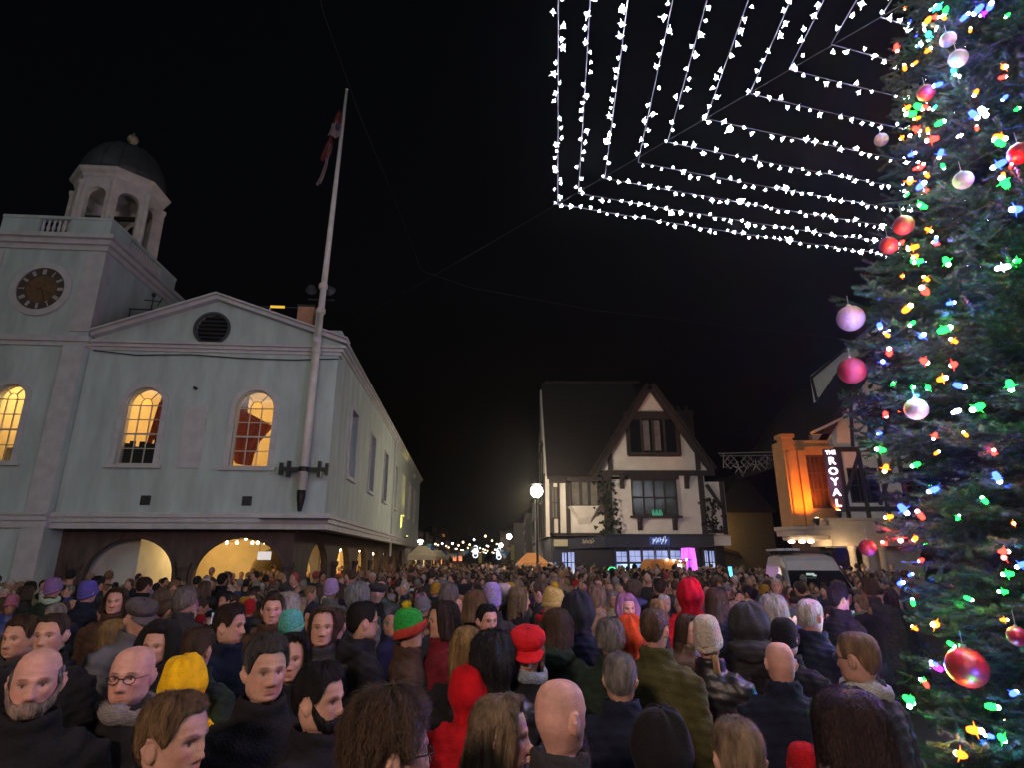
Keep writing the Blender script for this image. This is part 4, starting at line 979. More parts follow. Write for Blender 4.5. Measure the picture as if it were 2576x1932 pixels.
# unlit festive frame across the side street
lf = thing('festive_street_frame', 'unlit grey festive frame of diamonds and stars hung between shop and cinema', 'light decoration', (0,0,0))
M_FR = material('frame_grey', (.30,.27,.26), .6, .2, 6)
YF = 36.0
def fp(px, py): p = at_depth(px, py, YF); return (float(p[0]), YF, float(p[2]))
m = MB()
m.tube([fp(1808,1142), fp(1900,1139), fp(1965,1138), fp(2080,1136)], .035, 6).tube([fp(1812,1148), fp(1965,1146)], .025, 6)
m.tube([fp(1820,1142), fp(1820,1178), fp(1830,1176)], .03, 5); m.build('top_rail', M_FR, lf)
for c in (1838, 1880, 1925, 1962, 2000, 2035):
    y0, hh = (1163, 17); m = MB()
    m.tube([fp(c-16,y0), fp(c,y0-hh), fp(c+16,y0), fp(c,y0+hh), fp(c-16,y0)], .035, 5)
    m.tube([fp(c-12,y0-12), fp(c+12,y0+12)], .02, 4).tube([fp(c-12,y0+12), fp(c+12,y0-12)], .02, 4)
    m.build('diamond', M_FR, lf)
for c, yy in ((1858,1178),(1902,1172),(1943,1170)):
    m = MB(); p = fp(c, yy)
    for k in range(5):
        a = PI/2 + 2*PI*k/5; m.tube([p, (p[0]+.42*math.cos(a), p[1], p[2]+.42*math.sin(a))], [.06,.015], 5)
    m.build('star', M_FR, lf)
m = MB(); m.tube([fp(1852,1165), fp(1868,1200), fp(1884,1165)], .03, 5).tube([fp(1905,1160), fp(1928,1182), fp(1930,1150)], .03, 5); m.build('swag', M_FR, lf)

# ------------------------------------------------------------------ white van in the crowd
van = thing('white_van', 'white van with a dark windscreen and a roof rack half hidden by the crowd', 'van', (9.30, 19.5, GROUND), R(166))
van.scale = (1.0, 1.0, 1.10)
M_VAN = material('white_van_paint', (.62,.58,.56), .35, .06, 2)
secs = [  # y forward, half width, z bottom, z shoulder, z roof
    (2.55,.80,.45,.85,.92),(2.45,.88,.35,.95,1.02),(1.75,.93,.30,1.05,1.16),(.95,.93,.30,1.15,1.66),(.62,.93,.30,1.22,1.90),(.30,.93,.30,1.25,2.04),(-.4,.93,.30,1.25,2.10),(-2.2,.93,.30,1.25,2.06),(-2.4,.90,.34,1.25,2.0)]
vs = []; fs = []
for y, w, zb_, zs_, zr_ in secs:
    k = .80 if zr_ > 1.5 else .93
    ring = [(-w*.96,zb_),(-w,zb_+.25),(-w,zs_),(-w*(k+1)/2,zs_*.4+zr_*.6),(-w*k,zr_-.05),(-w*k*.85,zr_),(0,zr_+.015),(w*k*.85,zr_),(w*k,zr_-.05),(w*(k+1)/2,zs_*.4+zr_*.6),(w,zs_),(w,zb_+.25),(w*.96,zb_)]
    vs += [(x, y, z) for x, z in ring]
n = 13
for i in range(len(secs)-1):
    for k in range(n-1): fs.append((i*n+k, i*n+k+1, (i+1)*n+k+1, (i+1)*n+k))
    fs.append((i*n+n-1, i*n, (i+1)*n, (i+1)*n+n-1))
fs.append(tuple(range(n))); fs.append(tuple((len(secs)-1)*n+k for k in range(n-1,-1,-1)))
MB().add(vs, fs).build('body', M_VAN, van)
MB().add([(-.82,1.79,1.17),(.82,1.79,1.17),(.72,.98,1.665),(-.72,.98,1.665),(-.82,1.72,1.13),(.82,1.72,1.13),(.72,.92,1.63),(-.72,.92,1.63)],[(0,1,2,3),(0,4,5,1),(1,5,6,2),(2,6,7,3),(3,7,4,0)]).build('windscreen', M_GLASS_DARK, van)
for s in (-1, 1):
    MB().add([(s*.915,1.45,1.2),(s*.925,.5,1.28),(s*.86,.45,1.78),(s*.85,.72,1.74)] + [(s*.94,1.45,1.2),(s*.95,.5,1.28),(s*.885,.45,1.78),(s*.875,.72,1.74)], [(0,1,2,3),(4,5,6,7),(0,1,5,4),(1,2,6,5),(2,3,7,6),(3,0,4,7)]).build('side_window', M_GLASS_DARK, van)
    MB().sphere((s*1.06,1.35,1.24), (.09,.06,.14), 10, 8).build('wing_mirror', M_VAN, van, smooth=True)
    MB().box(s*.72-.16,s*.72+.16,2.46,2.56,.70,.88).build('headlight', material('headlight_glass', (.5,.5,.5), .15, .1, 5), van)
    for y in (1.65, -1.55):
        wv_ = MB().lathe([(0,-.1),(.24,-.1),(.32,-.08),(.33,0),(.32,.08),(.24,.1),(0,.1)], n=18).build('wheel', M_BLACK, van, (s*.86,y,.33), rot=(0,PI/2,0))
        MB().lathe([(0,-.115),(.18,-.11),(.18,.11),(0,.115)], n=14).build('rim', M_VAN, wv_)
MB().box(-.5,.5,2.52,2.58,.42,.56).build('grille', M_BLACK, van)
rk = MB()
for y in (.2, -.7, -1.6): rk.box(-.78,.78,y-.03,y+.03,2.14,2.19).box(-.75,-.70,y-.02,y+.02,2.05,2.14).box(.70,.75,y-.02,y+.02,2.05,2.14)
rk.build('roof_rack', M_IRON, van)
for x in (.30, .52, .74): box('rack_board', M_TRIM, van, x-.1, x+.1, -1.9, .45, 2.192, 2.25)
sh = MB().box(.05,.27,1.24,1.25,1.545,1.60).box(.0,.10,1.26,1.27,1.52,1.56)
sh.build('sun_visor_card', glow('dash_light', (.55,.7,.62), .8), van)  # small card that glows by itself at the windscreen

# ------------------------------------------------------------------ cable high across the square
cbk = MB().tube([at_depth(790,-120,9), at_depth(810,20,10), at_depth(905,290,13), at_depth(985,480,16), at_depth(1060,680,19), at_depth(1180,722,20), at_depth(1500,780,22), at_depth(1850,820,25), at_depth(2110,850,29)], .006, 5)
tag(cbk.build('overhead_cable', material('cable_grey', (.022,.022,.024), .6, .1, 5)), 'thin dark cable sagging high across the square', 'cable')
# ------------------------------------------------------------------ canopy of nested light strings over the square
CZ_ = 9.0
COR = [(1403,512),(1455,485),(1521,447),(1605,407),(1679,356),(1776,297),(1886,234),(1985,173),(2091,110),(2215,42)]
LEN = [12.6,12.0,11.4,10.8,10.1,9.4,8.7,8.0,7.3,6.6]
def star_mesh(name, mat, r, core):
    """small round LED with lens star streaks built on as spikes"""
    m = MB(); m.sphere((0,0,0), core, 10, 7)
    for d in [(1,.2,0),(-.8,.5,.1),(.1,-1,.3),(.2,.3,-1),(-.4,.1,1)]:  # star streaks of the lens, put into the shape as spikes
        v = Vector(d); t = v.orthogonal().normalized(); b = v.cross(t).normalized(); w = core*.25
        ln = r*(.75 + .3*(abs(v.x)))
        m.add([v.normalized()*ln, t*w, (-t*.5+b*.87)*w, (-t*.5-b*.87)*w], [(0,1,2),(0,2,3),(0,3,1)])
    return m.mesh(name, mat)
M_LED = glow('led_white', (.84,.88,1.0), 36)
M_LEDHOT = glow('led_white_bright', (.86,.90,1.0), 70)
M_DWIRE = material('dark_wire', (.025,.025,.03), .5, .1, 8)
M_WIRE = material('pale_wire', (.16,.15,.20), .5, .1, 8)
LED = star_mesh('led_bulb', M_LED, .058, .022)
LEDH = star_mesh('led_bulb_bright', M_LEDHOT, .10, .046)
rr2 = random.Random(5)
OUTER = []
for i, c in enumerate(COR):
    c0 = Vector(at_height(*c, CZ_)); L_ = LEN[i]
    dl = Vector((math.cos(R(-94.2)), math.sin(R(-94.2)), 0)); dr = Vector((math.cos(R(13.6)), math.sin(R(13.6)), 0))
    vl, vr = c0 + dl*L_, c0 + dr*L_
    t = (dr - dl).normalized()
    g = c0 + (dl + dr).normalized()*L_*.85
    p2 = vl + Vector((math.cos(R(-22)), math.sin(R(-22)), 0))*L_; p3 = vr + Vector((math.cos(R(-58)), math.sin(R(-58)), 0))*L_
    s = thing('light_string', ['outermost','second outermost','third','fourth','fifth','sixth','seventh','eighth','second innermost','innermost'][i]+' of the nested white light strings hung over the square', 'string lights', (0,0,0), 0, 'nested white light strings')
    OUTER.append((c0, vl, vr, p2, p3))
    edges = [(vl, c0, True), (c0, vr, True), (vl, p2, False), (p2, p3, False), (p3, vr, False)]
    w = MB(); hid = MB()
    hidden_dirs = []
    for a, b, vis in edges:
        n = 10; pts = []; sag = .10
        for k in range(n+1):
            q = a.lerp(b, k/n); q.z -= sag*4*(k/n)*(1-k/n); pts.append(q)
        w.tube(pts, .0085, 4)
        d = (b-a).normalized(); nrm = Vector((-d.y, d.x, 0)); step = (.20 if b is vr else .20) if vis else .35
        m_ = int((b-a).length/step)
        for k in range(m_):
            tt = (k + .5 + rr2.uniform(-.14,.14))/m_; q = a.lerp(b, tt); q.z -= sag*4*tt*(1-tt)
            if rr2.random() < .06: continue
            q = q + nrm*rr2.choice((-1,1))*rr2.uniform(.02,.075) + Vector((0,0,rr2.uniform(-.05,.01)))
            hot = rr2.random() < (.10 if (vis and b is vr and i < 6) else .03)
            if vis:
                o = link('bulb', LEDH if hot else LED, s, q, (rr2.uniform(0,6),rr2.uniform(0,6),rr2.uniform(0,6)))
                k_ = rr2.choice((.7,.85,.95,1.0,1.1,1.3)); o.scale = (k_,k_,k_)
            else:
                hid.add([q+Vector(v) for v in ((.04,0,0),(-.04,0,0),(0,.04,0),(0,-.04,0),(0,0,.04),(0,0,-.04))], [(0,2,4),(2,1,4),(1,3,4),(3,0,4),(2,0,5),(1,2,5),(3,1,5),(0,3,5)])
    w.build('wire', M_WIRE, s)
    h = hid.build('bulbs', M_LED, s); h['kind'] = 'stuff'
# support wires through the corners
for j, lab in ((0,'the corner over the street'),(1,'the corner over the clock tower side'),(2,'the corner behind the tree')):
    a = OUTER[0][(0,1,2)[j]]; b = OUTER[-1][(0,1,2)[j]]
    d = (a-b).normalized()
    o = MB().tube([a + d*(9 if j == 0 else 8), a, b - d*.9], [.002,.003,.006], 5).build('support_wire', M_DWIRE)
    tag(o, 'thin support wire through '+lab+' of the light strings', 'wire', 'support wires')

# ------------------------------------------------------------------ the Christmas tree
TX, TY, TOP = 5.2, 5.0, 11.4
def tree_r(z): return float(np.interp(z, [-.2,.75,1.6,2.15,2.95,3.7,4.7,5.2,5.74,6.7,7.95,10,11.4], [2.15,1.9,1.66,1.78,1.88,1.96,1.80,1.45,1.27,1.08,.82,.38,.05]))
M_NEEDLE = material('fir_needles', (.018,.042,.022), .5, .45, 5, spec=.15)
M_BARK = material('fir_bark', (.06,.045,.035), .9, .4, 10, .4, 40)
def brush(m, a, b, n_len, dens, rg, wid=.0034):
    """a needle covered twig from a to b"""
    a, b = np.array(a, float), np.array(b, float); d = b-a; L_ = np.linalg.norm(d); d /= L_
    x = np.cross(d, (0,0,1.0)); x /= max(1e-6, np.linalg.norm(x)); y = np.cross(x, d)
    n = int(L_*dens); t = np.sort(rg.random(n)); ph = rg.random(n)*2*PI
    ln = n_len*(.8+.4*rg.random(n))*np.minimum(1, .55+ (1-t)*2.5)
    base = a + d*(t*L_)[:,None]
    rad = np.cos(ph)[:,None]*x + np.sin(ph)[:,None]*y
    tip = base + (rad*.85 + d*.55)*ln[:,None]
    side = np.cross(rad, d)*wid
    o = len(m.v)
    V = np.stack([base+side, base-side, tip], 1).reshape(-1,3)
    m.v += [tuple(p) for p in V.tolist()]
    m.f += [(o+3*k, o+3*k+1, o+3*k+2) for k in range(n)]
    wood = (a, b)
    m.tube([a, b], [.006,.003], 4, cap=False)
def spray(seed, dens=760, L_=1.25, wid=.0048, nl=.033):
    rg = np.random.default_rng(seed); m = MB()
    main = [np.array((x, .03*math.sin(x*5+seed), -.16*x*(1.25-x)*2.2*(.5+rg.random()))) for x in np.linspace(0, L_, 7)]
    m.tube([(-1.3,0,.12)]+[tuple(p) for p in main[:3]], [.018,.014,.012,.009], 5)
    for k in range(1,6): brush(m, main[k], main[k+1], nl, dens, rg, wid)
    for k in range(11):
        x = .12 + (L_-.18)*k/11 + rg.random()*.04
        f = x/L_*6; i = min(5,int(f)); p = main[i]*(1-(f-i)) + main[i+1]*(f-i)
        for s in (-1,1):
            ln = (.50*(1-x/L_)+.13)*(.75+.5*rg.random()); an = s*R(48+18*rg.random())
            q = p + ln*np.array((math.cos(an), math.sin(an), -.10+.30*rg.random()-.1))
            mid = (p+q)/2 + np.array((0,0,-.02))
            brush(m, p, mid, nl, dens*.8, rg, wid); brush(m, mid, q, nl, dens, rg, wid)
            if ln > .22:
                for u in (-1,1):
                    a2 = an + u*R(45); l2 = ln*(.30+.2*rg.random())
                    brush(m, mid, mid + l2*np.array((math.cos(a2), math.sin(a2), .05*rg.random())), nl, dens, rg, wid)
    return m
SPR = [spray(s).mesh('branch', M_NEEDLE) for s in (3, 8, 21, 34, 55)]
tree = thing('christmas_tree', 'tall fir Christmas tree covered in coloured lights and baubles', 'tree', (TX, TY, 0))
MB().tube([(0,0,0),(.02,0,3),(0,.02,7),(0,0,TOP)], [.17,.14,.08,.015], 12).build('trunk', M_BARK, tree)
rt = random.Random(2)
to_cam = math.atan2(-TY, -TX)
places = []
GA = PI*(3-math.sqrt(5))
N_ALL = 560
zs_ = []
# heights so that the count follows the cone's girth
zz = np.linspace(-.05, 11.1, 2000); ww = np.array([max(.12, tree_r(z)) for z in zz]); cw = np.cumsum(ww); cw /= cw[-1]
for k in range(N_ALL):
    z = float(np.interp((k+.5)/N_ALL, cw, zz)); az = k*GA + rt.uniform(-.2,.2)
    dlt = (az - to_cam + PI) % (2*PI) - PI
    places.append((z + rt.uniform(-.12,.12), az, abs(dlt)))
vis = sorted(places, key=lambda p: p[2])[:300]
hidn = sorted(places, key=lambda p: p[2])[300:]
def spray_matrix(z, az):
    r = max(.16, tree_r(z)) * rt.uniform(.90, 1.05)
    sc = min(1.0, max(.30, r/1.25)) * rt.uniform(.85,1.1)
    droop = R(rt.uniform(-14, 12) + (10 if z > 9 else -4 if z < 3 else 2))
    base = r - 1.2*sc*math.cos(droop)
    return (Matrix.Translation((base*math.cos(az), base*math.sin(az), z - (1.2*sc)*math.sin(droop)*.5)) @ Matrix.Rotation(az, 4, 'Z') @ Matrix.Rotation(-droop, 4, 'Y')
            @ Matrix.Rotation(R(rt.uniform(-25,25)), 4, 'X') @ Matrix.Diagonal((sc, sc*rt.choice((-1,1)), sc, 1)))
for k, (z, az, _) in enumerate(vis):
    o = link('branch', SPR[k % 5], tree); o.matrix_local = spray_matrix(z, az)
CO = [spray(90+s, 150, 1.25, .0075, .03) for s in range(2)]
inner = MB(); IV = []; IF = []; off = 0
cov = [(np.array(c.v), np.array([f for f in c.f if len(f) == 3]), [f for f in c.f if len(f) != 3]) for c in CO]
for k, (z, az, _) in enumerate(hidn + [(p[0]+rt.uniform(-.2,.2), p[1]+1.1, 0) for p in vis[::2]]):
    M = np.array(spray_matrix(z, az)); 
    if k >= len(hidn): M[:2,3] *= .62; M[:2,3] -= .10*M[:2,0]
    v, t, _q = cov[k % 2]
    w_ = v @ M[:3,:3].T + M[:3,3]; IV.append(w_); IF.append(t + off); off += len(v)
me = bpy.data.meshes.new('inner_foliage'); IV = np.concatenate(IV); IF = np.concatenate(IF)
me.vertices.add(len(IV)); me.vertices.foreach_set('co', IV.astype(np.float32).ravel())
me.loops.add(IF.size); me.loops.foreach_set('vertex_index', IF.astype(np.int32).ravel())
me.polygons.add(len(IF)); me.polygons.foreach_set('loop_start', np.arange(0, IF.size, 3, dtype=np.int32)); 
me.update(calc_edges=True); me.materials.append(M_NEEDLE)
link('inner_foliage', me, tree, kind='stuff')

def on_tree(px, py, extra=.06):
    """where the line of sight meets the crown's cone (or passes it closest)"""
    r = ray(px, py); r = r/np.linalg.norm(r); best = None
    for t in np.arange(2.0, 13.0, .02):
        p = r*t; z = p[2]+EYE
        f = math.hypot(p[0]-TX, p[1]-TY) - tree_r(z) - extra
        if f < 0: best = (f, t); break
        if best is None or f < best[0]: best = (f, t)
    p = r*best[1]; return Vector((p[0], p[1], p[2]+EYE))
M_BAUR = material('red_glitter_bauble', (.12,.005,.009), .55, .3, 60, .25, 220, metal=.15)
M_BAUW = material('silver_white_bauble', (.22,.205,.19), .55, .25, 40, .25, 220, metal=.15)
M_BAUG = material('gloss_red_bauble', (.26,.007,.007), .38, .2, 30, metal=.25)
M_CAP = material('bauble_cap', (.5,.48,.42), .35, .1, 10, metal=.9)
def bauble(px, py, rpx, mat, label):
    p = on_tree(px, py); d = (p - Vector((0,0,EYE))).length
    r = rpx/1480*float(p[1]*CP + (p[2]-EYE)*SP)*.90
    b = thing('bauble', label, 'bauble', p, 0, 'baubles on the tree')
    MB().sphere((0,0,0), r, 24, 16).build('ball', mat, b, smooth=True)
    MB().lathe([(0,.0),(r*.16,0),(r*.16,r*.18),(0,r*.18)], (0,0,r*.97), 10).tube([(0,0,r*1.1),(0,0,r*1.1+.10)], .003, 4).build('cap', M_CAP, b)
bauble(2140,800,36,M_BAUW,'large silver white bauble on the outer twig above a red one')
bauble(2143,932,37,M_BAUR,'large matt red bauble below the silver one at the edge of the tree')
bauble(2305,1030,30,M_BAUW,'silver white bauble at mid height with a pale stem of twig below')
bauble(2273,566,27,M_BAUR,'dark red bauble close above another where the lowest light string meets the tree')
bauble(2236,617,24,M_BAUR,'dark red bauble close below another where the lowest light string meets the tree')
bauble(2410,146,24,M_BAUW,'silver white bauble near the top beside blue lights')
bauble(2385,98,20,M_BAUW,'smaller silver white bauble uppermost on the tree')
bauble(2423,452,25,M_BAUW,'silver white bauble on the upper tree among dark twigs')
bauble(2217,350,18,M_BAUW,'small pale bauble at the upper edge of the tree among light strings')
bauble(2182,1380,22,M_BAUR,'red bauble on a low branch in front of the cinema porch')
bauble(2432,1680,52,M_BAUG,'big glossy red bauble low on the tree near the crowd')
bauble(2560,1602,26,M_BAUG,'glossy red bauble low and deep in the tree beside orange leaves')
bauble(2566,385,30,M_BAUG,'glossy red bauble high on the tree at its lit middle')
bauble(2330,232,22,M_BAUR,'dark red bauble near the top behind the light strings')

TLC = {'W':(.75,.85,1,8),'C':(.03,1,.75,8),'B':(.020,.045,1,16),'G':(.010,1,.050,9),'R':(1,.018,.012,14),'O':(1,.13,.008,9),'P':(.45,.015,1,10)}
TLM = {}
def led_mesh(name, mat):
    m = MB(); m.lathe([(0,-.020),(.010,-.018),(.0145,-.004),(.0155,.010),(.011,.024),(.004,.034),(0,.036)], n=8)
    for a in (0.3, 3.2): m.add([(.034*math.cos(a),.034*math.sin(a),.012),(.005*math.cos(a+1.2),.005*math.sin(a+1.2),.008),(.005*math.cos(a-1.2),.005*math.sin(a-1.2),.008),(0,0,.016)], [(0,1,3),(0,3,2),(0,2,1)])  # two star streaks added to the bulb's own shape
    nb = len(m.f); m.sphere((0,0,.030), .0115, 8, 6)
    me = m.mesh(name, mat); me.materials.append(glow(mat.name + '_tip', TIPC[mat.name[11:]], 34))
    me.polygons.foreach_set('material_index', [0]*nb + [1]*(len(me.polygons)-nb)); return me
TIPC = {'white':(.9,.95,1),'cyan':(.5,1,.9),'blue':(.40,.48,1),'green':(.40,1,.50),'red':(1,.30,.25),'amber':(1,.60,.25),'violet':(.8,.4,1)}
for k, (r_, g_, b_, e_) in TLC.items(): TLM[k] = led_mesh('tree_bulb', glow('tree_light_'+{'W':'white','C':'cyan','B':'blue','G':'green','R':'red','O':'amber','P':'violet'}[k], (r_,g_,b_), e_))
L6 = "820,50C 855,40C 900,55G 795,115O 830,100R 890,105O 1045,180O 1270,85G 770,170W 845,160W 795,200C 800,235C 740,270B 752,262W 605,275R 790,300O 655,405O 720,370O 945,420C 980,450W 1005,105B 1230,460R 1245,395O 1080,545O 1255,575B 1320,650G 675,635O 700,675G 730,630G 775,635R 835,635C 735,700O 855,735G 1060,675B 1115,655W 1085,765R 790,770O 720,765R 640,815O 830,825R 975,810W 1210,815O 1225,850G 690,920B 870,905B 880,985G 715,1005R 750,995R 790,1045O 685,1080O 745,1110B 785,1130R 670,1155G 770,1230G 745,1215G 1230,970B 1285,990R 1240,1040O 1255,1095G 1325,1245B 790,1365O 640,1440R 840,1435B 845,1450R 715,1470O 720,1525O 700,1555G 745,1555G 900,1550G 1255,1590W 1330,1555G 1100,45B 1130,75P 1160,40B 800,520B 860,500B"
L7 = "595,97O 735,115O 725,182R 618,283O 860,248B 655,357G 515,427O 822,398G 705,430B 890,460O 525,525R 490,578B 715,568R 885,588R 812,672O 545,700G 653,718G 740,720G 905,707B 1195,698G 1025,827G 503,867R 475,975B 485,1068G 505,1165O 680,1148G 780,985R 952,985O 785,1087O 1107,1085R 1120,1212B 780,1287B 595,1390B 703,1438R 530,1440O 1060,1355G 905,1450G 1215,1477O 1155,1635R 583,1557R 670,1560O 500,1590R 905,850W 470,370B 680,765B"
L5 = "1245,30R 1890,10R 2035,65B 1935,140G 1895,280G 1175,370G 1465,685G 1350,850B 1375,880P 1255,970G 1280,1010R 1130,1120G 1160,1135G 1640,1365O 1785,1415B 1870,1425G 1075,215B 1195,570O 1355,535O 1780,1180G 1960,1080B 1150,150B 1880,500O 1600,330G 1560,1560O"
lights = []
for txt, s, ox, oy in ((L6,.4219,2000,0),(L7,.452,2000,650),(L5,.3206,1920,1400)):
    for w in txt.split():
        x, y = w[:-1].split(','); lights.append((ox+float(x)*s, oy+float(y)*s, w[-1]))
fst = thing('tree_light_string', 'string of coloured star shaped fairy lights wound round the Christmas tree', 'string lights', (0,0,0))
rl_ = random.Random(9)
for x, y, c in lights:
    p = on_tree(x, y, rl_.uniform(-.02,.10))
    o = link('bulb', TLM[c], fst, p, (rl_.random()*6, rl_.random()*6, rl_.random()*6)); k_ = rl_.choice((.85,1.05,1.25,1.5,1.8)); o.scale = (k_,k_,k_)
    out = Vector((p.x-TX, p.y-TY, 0)).normalized()
    ec, ew = {'W':((.8,.9,1),.8),'C':((.02,1,.8),1.2),'B':((.03,.06,1),7.0),'G':((.02,1,.10),2.0),'R':((1,.03,.02),3.0),'O':((1,.33,.03),2.2),'P':((.4,.03,1),5.0)}[c]
    lamp('bulb_light', 'POINT', p + out*.045, 3.0*ew*k_, ec, fst, .02)
for k in range(110):
    z = float(np.interp(rl_.random(), cw, zz)); az = to_cam + rl_.uniform(1.75, 2*PI-1.75); r = tree_r(z)*rl_.uniform(.9,1.02)
    link('bulb', TLM[rl_.choice('BGROBGRO')], fst, (TX+r*math.cos(az), TY+r*math.sin(az), z), (rl_.random()*6, rl_.random()*6, 0))
hel = []
for k in range(520):
    t = k/519; z = .9 + 10.2*t; a = t*17*2*PI; r = tree_r(z)*.74
    hel.append((TX+r*math.cos(a), TY+r*math.sin(a), z-.03*math.sin(a*5)))
MB().tube(hel, .004, 4).build('wire', material('dark_green_wire', (.01,.02,.012), .5, .1, 10), fst)
# ------------------------------------------------------------------ people
HC = 1.635                                   # head centre above the ground for a scale-1 person
RINGS = np.array([  # z, half width, front, back   (head-centre coordinates, face towards +y)
 (.119,.006,-.002,-.024),(.113,.036,.036,-.056),(.100,.055,.060,-.076),(.078,.0675,.079,-.091),(.050,.0745,.089,-.099),(.020,.0765,.0925,-.100),
 (-.008,.0755,.090,-.097),(-.032,.0725,.087,-.089),(-.052,.0685,.087,-.078),(-.072,.0625,.086,-.068),(-.092,.054,.083,-.060),(-.106,.043,.076,-.057),
 (-.116,.040,.055,-.057),(-.128,.050,.036,-.060),(-.160,.053,.028,-.062),(-.195,.058,.028,-.066),(-.225,.085,.036,-.074),(-.250,.130,.050,-.088),
 (-.285,.170,.075,-.100),(-.40,.168,.112,-.105),(-.58,.145,.102,-.090),(-.72,.160,.105,-.105),(-.80,.160,.095,-.105),(-.86,.110,.06,-.07),(-.87,.02,.01,-.02)])
def ring_at(z):
    zz = RINGS[::-1]
    return [np.interp(z, zz[:,0], zz[:,i]) for i in (1,2,3)]
def sstep(a, b, x): t = np.clip((x-a)/(b-a), 0, 1); return t*t*(3-2*t)
def head_xyz(z, a, feat=True):
    """surface point(s) of head/neck/torso at height z and angle a (0 = straight ahead)"""
    w, yf, yb = ring_at(z)
    p = 2.25
    s, c = np.sin(a), np.cos(a)
    x = w*np.sign(s)*np.abs(s)**(2/p); y = np.where(c > 0, yf, -yb)*np.sign(c)*np.abs(c)**(2/p)
    if feat:
        fr = sstep(.2,.7,c)
        prof = np.interp(z, [-.062,-.050,-.044,-.036,-.01,.012,.03], [0,.006,.024,.023,.012,.004,0])
        y = y + fr*prof*np.exp(-(x/.0135)**2)
        y = y + fr*np.interp(z, [-.056,-.046,-.034,-.026], [0,.008,.008,0])*np.exp(-((np.abs(x)-.014)/.007)**2)
        for sx_ in (-1, 1):
            y = y - fr*.014*np.exp(-((x-sx_*.031)/.017)**2-((z-.000)/.011)**2)
            y = y + fr*.006*np.exp(-((x-sx_*.031)/.010)**2-((z+.001)/.007)**2)
            y = y + fr*.006*np.exp(-((x-sx_*.030)/.024)**2-((z-.022)/.009)**2)
            y = y + fr*.004*np.exp(-((x-sx_*.048)/.016)**2-((z+.028)/.014)**2)
        y = y + fr*(.006*np.exp(-((z+.0665)/.005)**2) + .007*np.exp(-((z+.078)/.006)**2) - .004*np.exp(-((z+.0725)/.0025)**2))*np.exp(-(x/.020)**2)
        y = y - fr*.004*np.exp(-((z+.088)/.006)**2)*np.exp(-(x/.02)**2) + fr*.005*np.exp(-((z+.101)/.009)**2)*np.exp(-(x/.018)**2)
    return x, y, z + 0*x
PIV = np.array((0, -.025, -.135))
def head_turn(P, yaw, pitch, hs):
    """rotate / scale head points about the neck, fading out into the shoulders"""
    k = sstep(-.215, -.115, P[:,2])
    q = P - PIV
    out = np.empty_like(q)
    a, b = yaw*k, pitch*k; s = 1 + (hs-1)*k
    y1 = q[:,1]*np.cos(b) - q[:,2]*np.sin(b); z1 = q[:,1]*np.sin(b) + q[:,2]*np.cos(b)
    out[:,0] = (q[:,0]*np.cos(a) - y1*np.sin(a))*s; out[:,1] = (q[:,0]*np.sin(a) + y1*np.cos(a))*s; out[:,2] = z1*s
    return out + PIV
def remesh(m, vox, name, smooth_it=0):
    me = bpy.data.meshes.new(name); me.from_pydata(m.v, [], m.f); me.update()
    o = bpy.data.objects.new('tmp', me); COL.objects.link(o)
    md = o.modifiers.new('r', 'REMESH'); md.mode = 'VOXEL'; md.voxel_size = vox
    if smooth_it:
        sm = o.modifiers.new('s', 'SMOOTH'); sm.factor = .5; sm.iterations = smooth_it
    dg = bpy.context.evaluated_depsgraph_get(); out = bpy.data.meshes.new_from_object(o.evaluated_get(dg))
    bpy.data.objects.remove(o); bpy.data.meshes.remove(me)
    out.name = name
    return out
def co_of(me):
    a = np.empty(len(me.vertices)*3, np.float32); me.vertices.foreach_get('co', a); return a.reshape(-1,3).astype(float)
def set_co(me, a): me.vertices.foreach_set('co', a.astype(np.float32).ravel()); me.update()
ARMS = {'down': [((.175,-.015,1.375),(.232,-.035,1.10),(.222,.075,.885))]*2,
        'phone': [((.175,-.015,1.375),(.232,-.035,1.10),(.222,.075,.885)), ((.175,-.015,1.375),(.225,.16,1.17),(.085,.33,1.37))],
        'chest': [((.175,-.015,1.375),(.24,.03,1.11),(.075,.26,1.16)), ((.175,-.015,1.375),(.24,.04,1.12),(.09,.25,1.20))]}
def hand(m, wrist, elbow, side):
    """palm, four bent fingers of unequal length and a thumb"""
    w = Vector(wrist); d = (w - Vector(elbow)).normalized()
    x = d.cross(Vector((0,0,1))); x = (x.normalized() if x.length > .1 else Vector((1,0,0))); n = x.cross(d)
    c = lambda u, v, t: w + d*u + x*v + n*t
    m.tube([c(-.02,0,0), c(.02,0,0), c(.06,0,.002), c(.092,0,.004)], [.024,.031,.036,.030], 8)
    for k, (v, ln) in enumerate(((-.029,.062),(-.010,.073),(.010,.069),(.028,.052))):
        m.tube([c(.075,v,.004), c(.10+ln*.25,v*1.05,0), c(.10+ln*.62,v*1.08,-.014), c(.10+ln*.85,v*1.05,-.032)], [.0105,.0098,.009,.007], 6)
    m.tube([c(.02,-side*.026,.0), c(.048,-side*.048,-.008), c(.074,-side*.056,-.018), c(.094,-side*.050,-.03)], [.013,.0115,.0105,.008], 6)
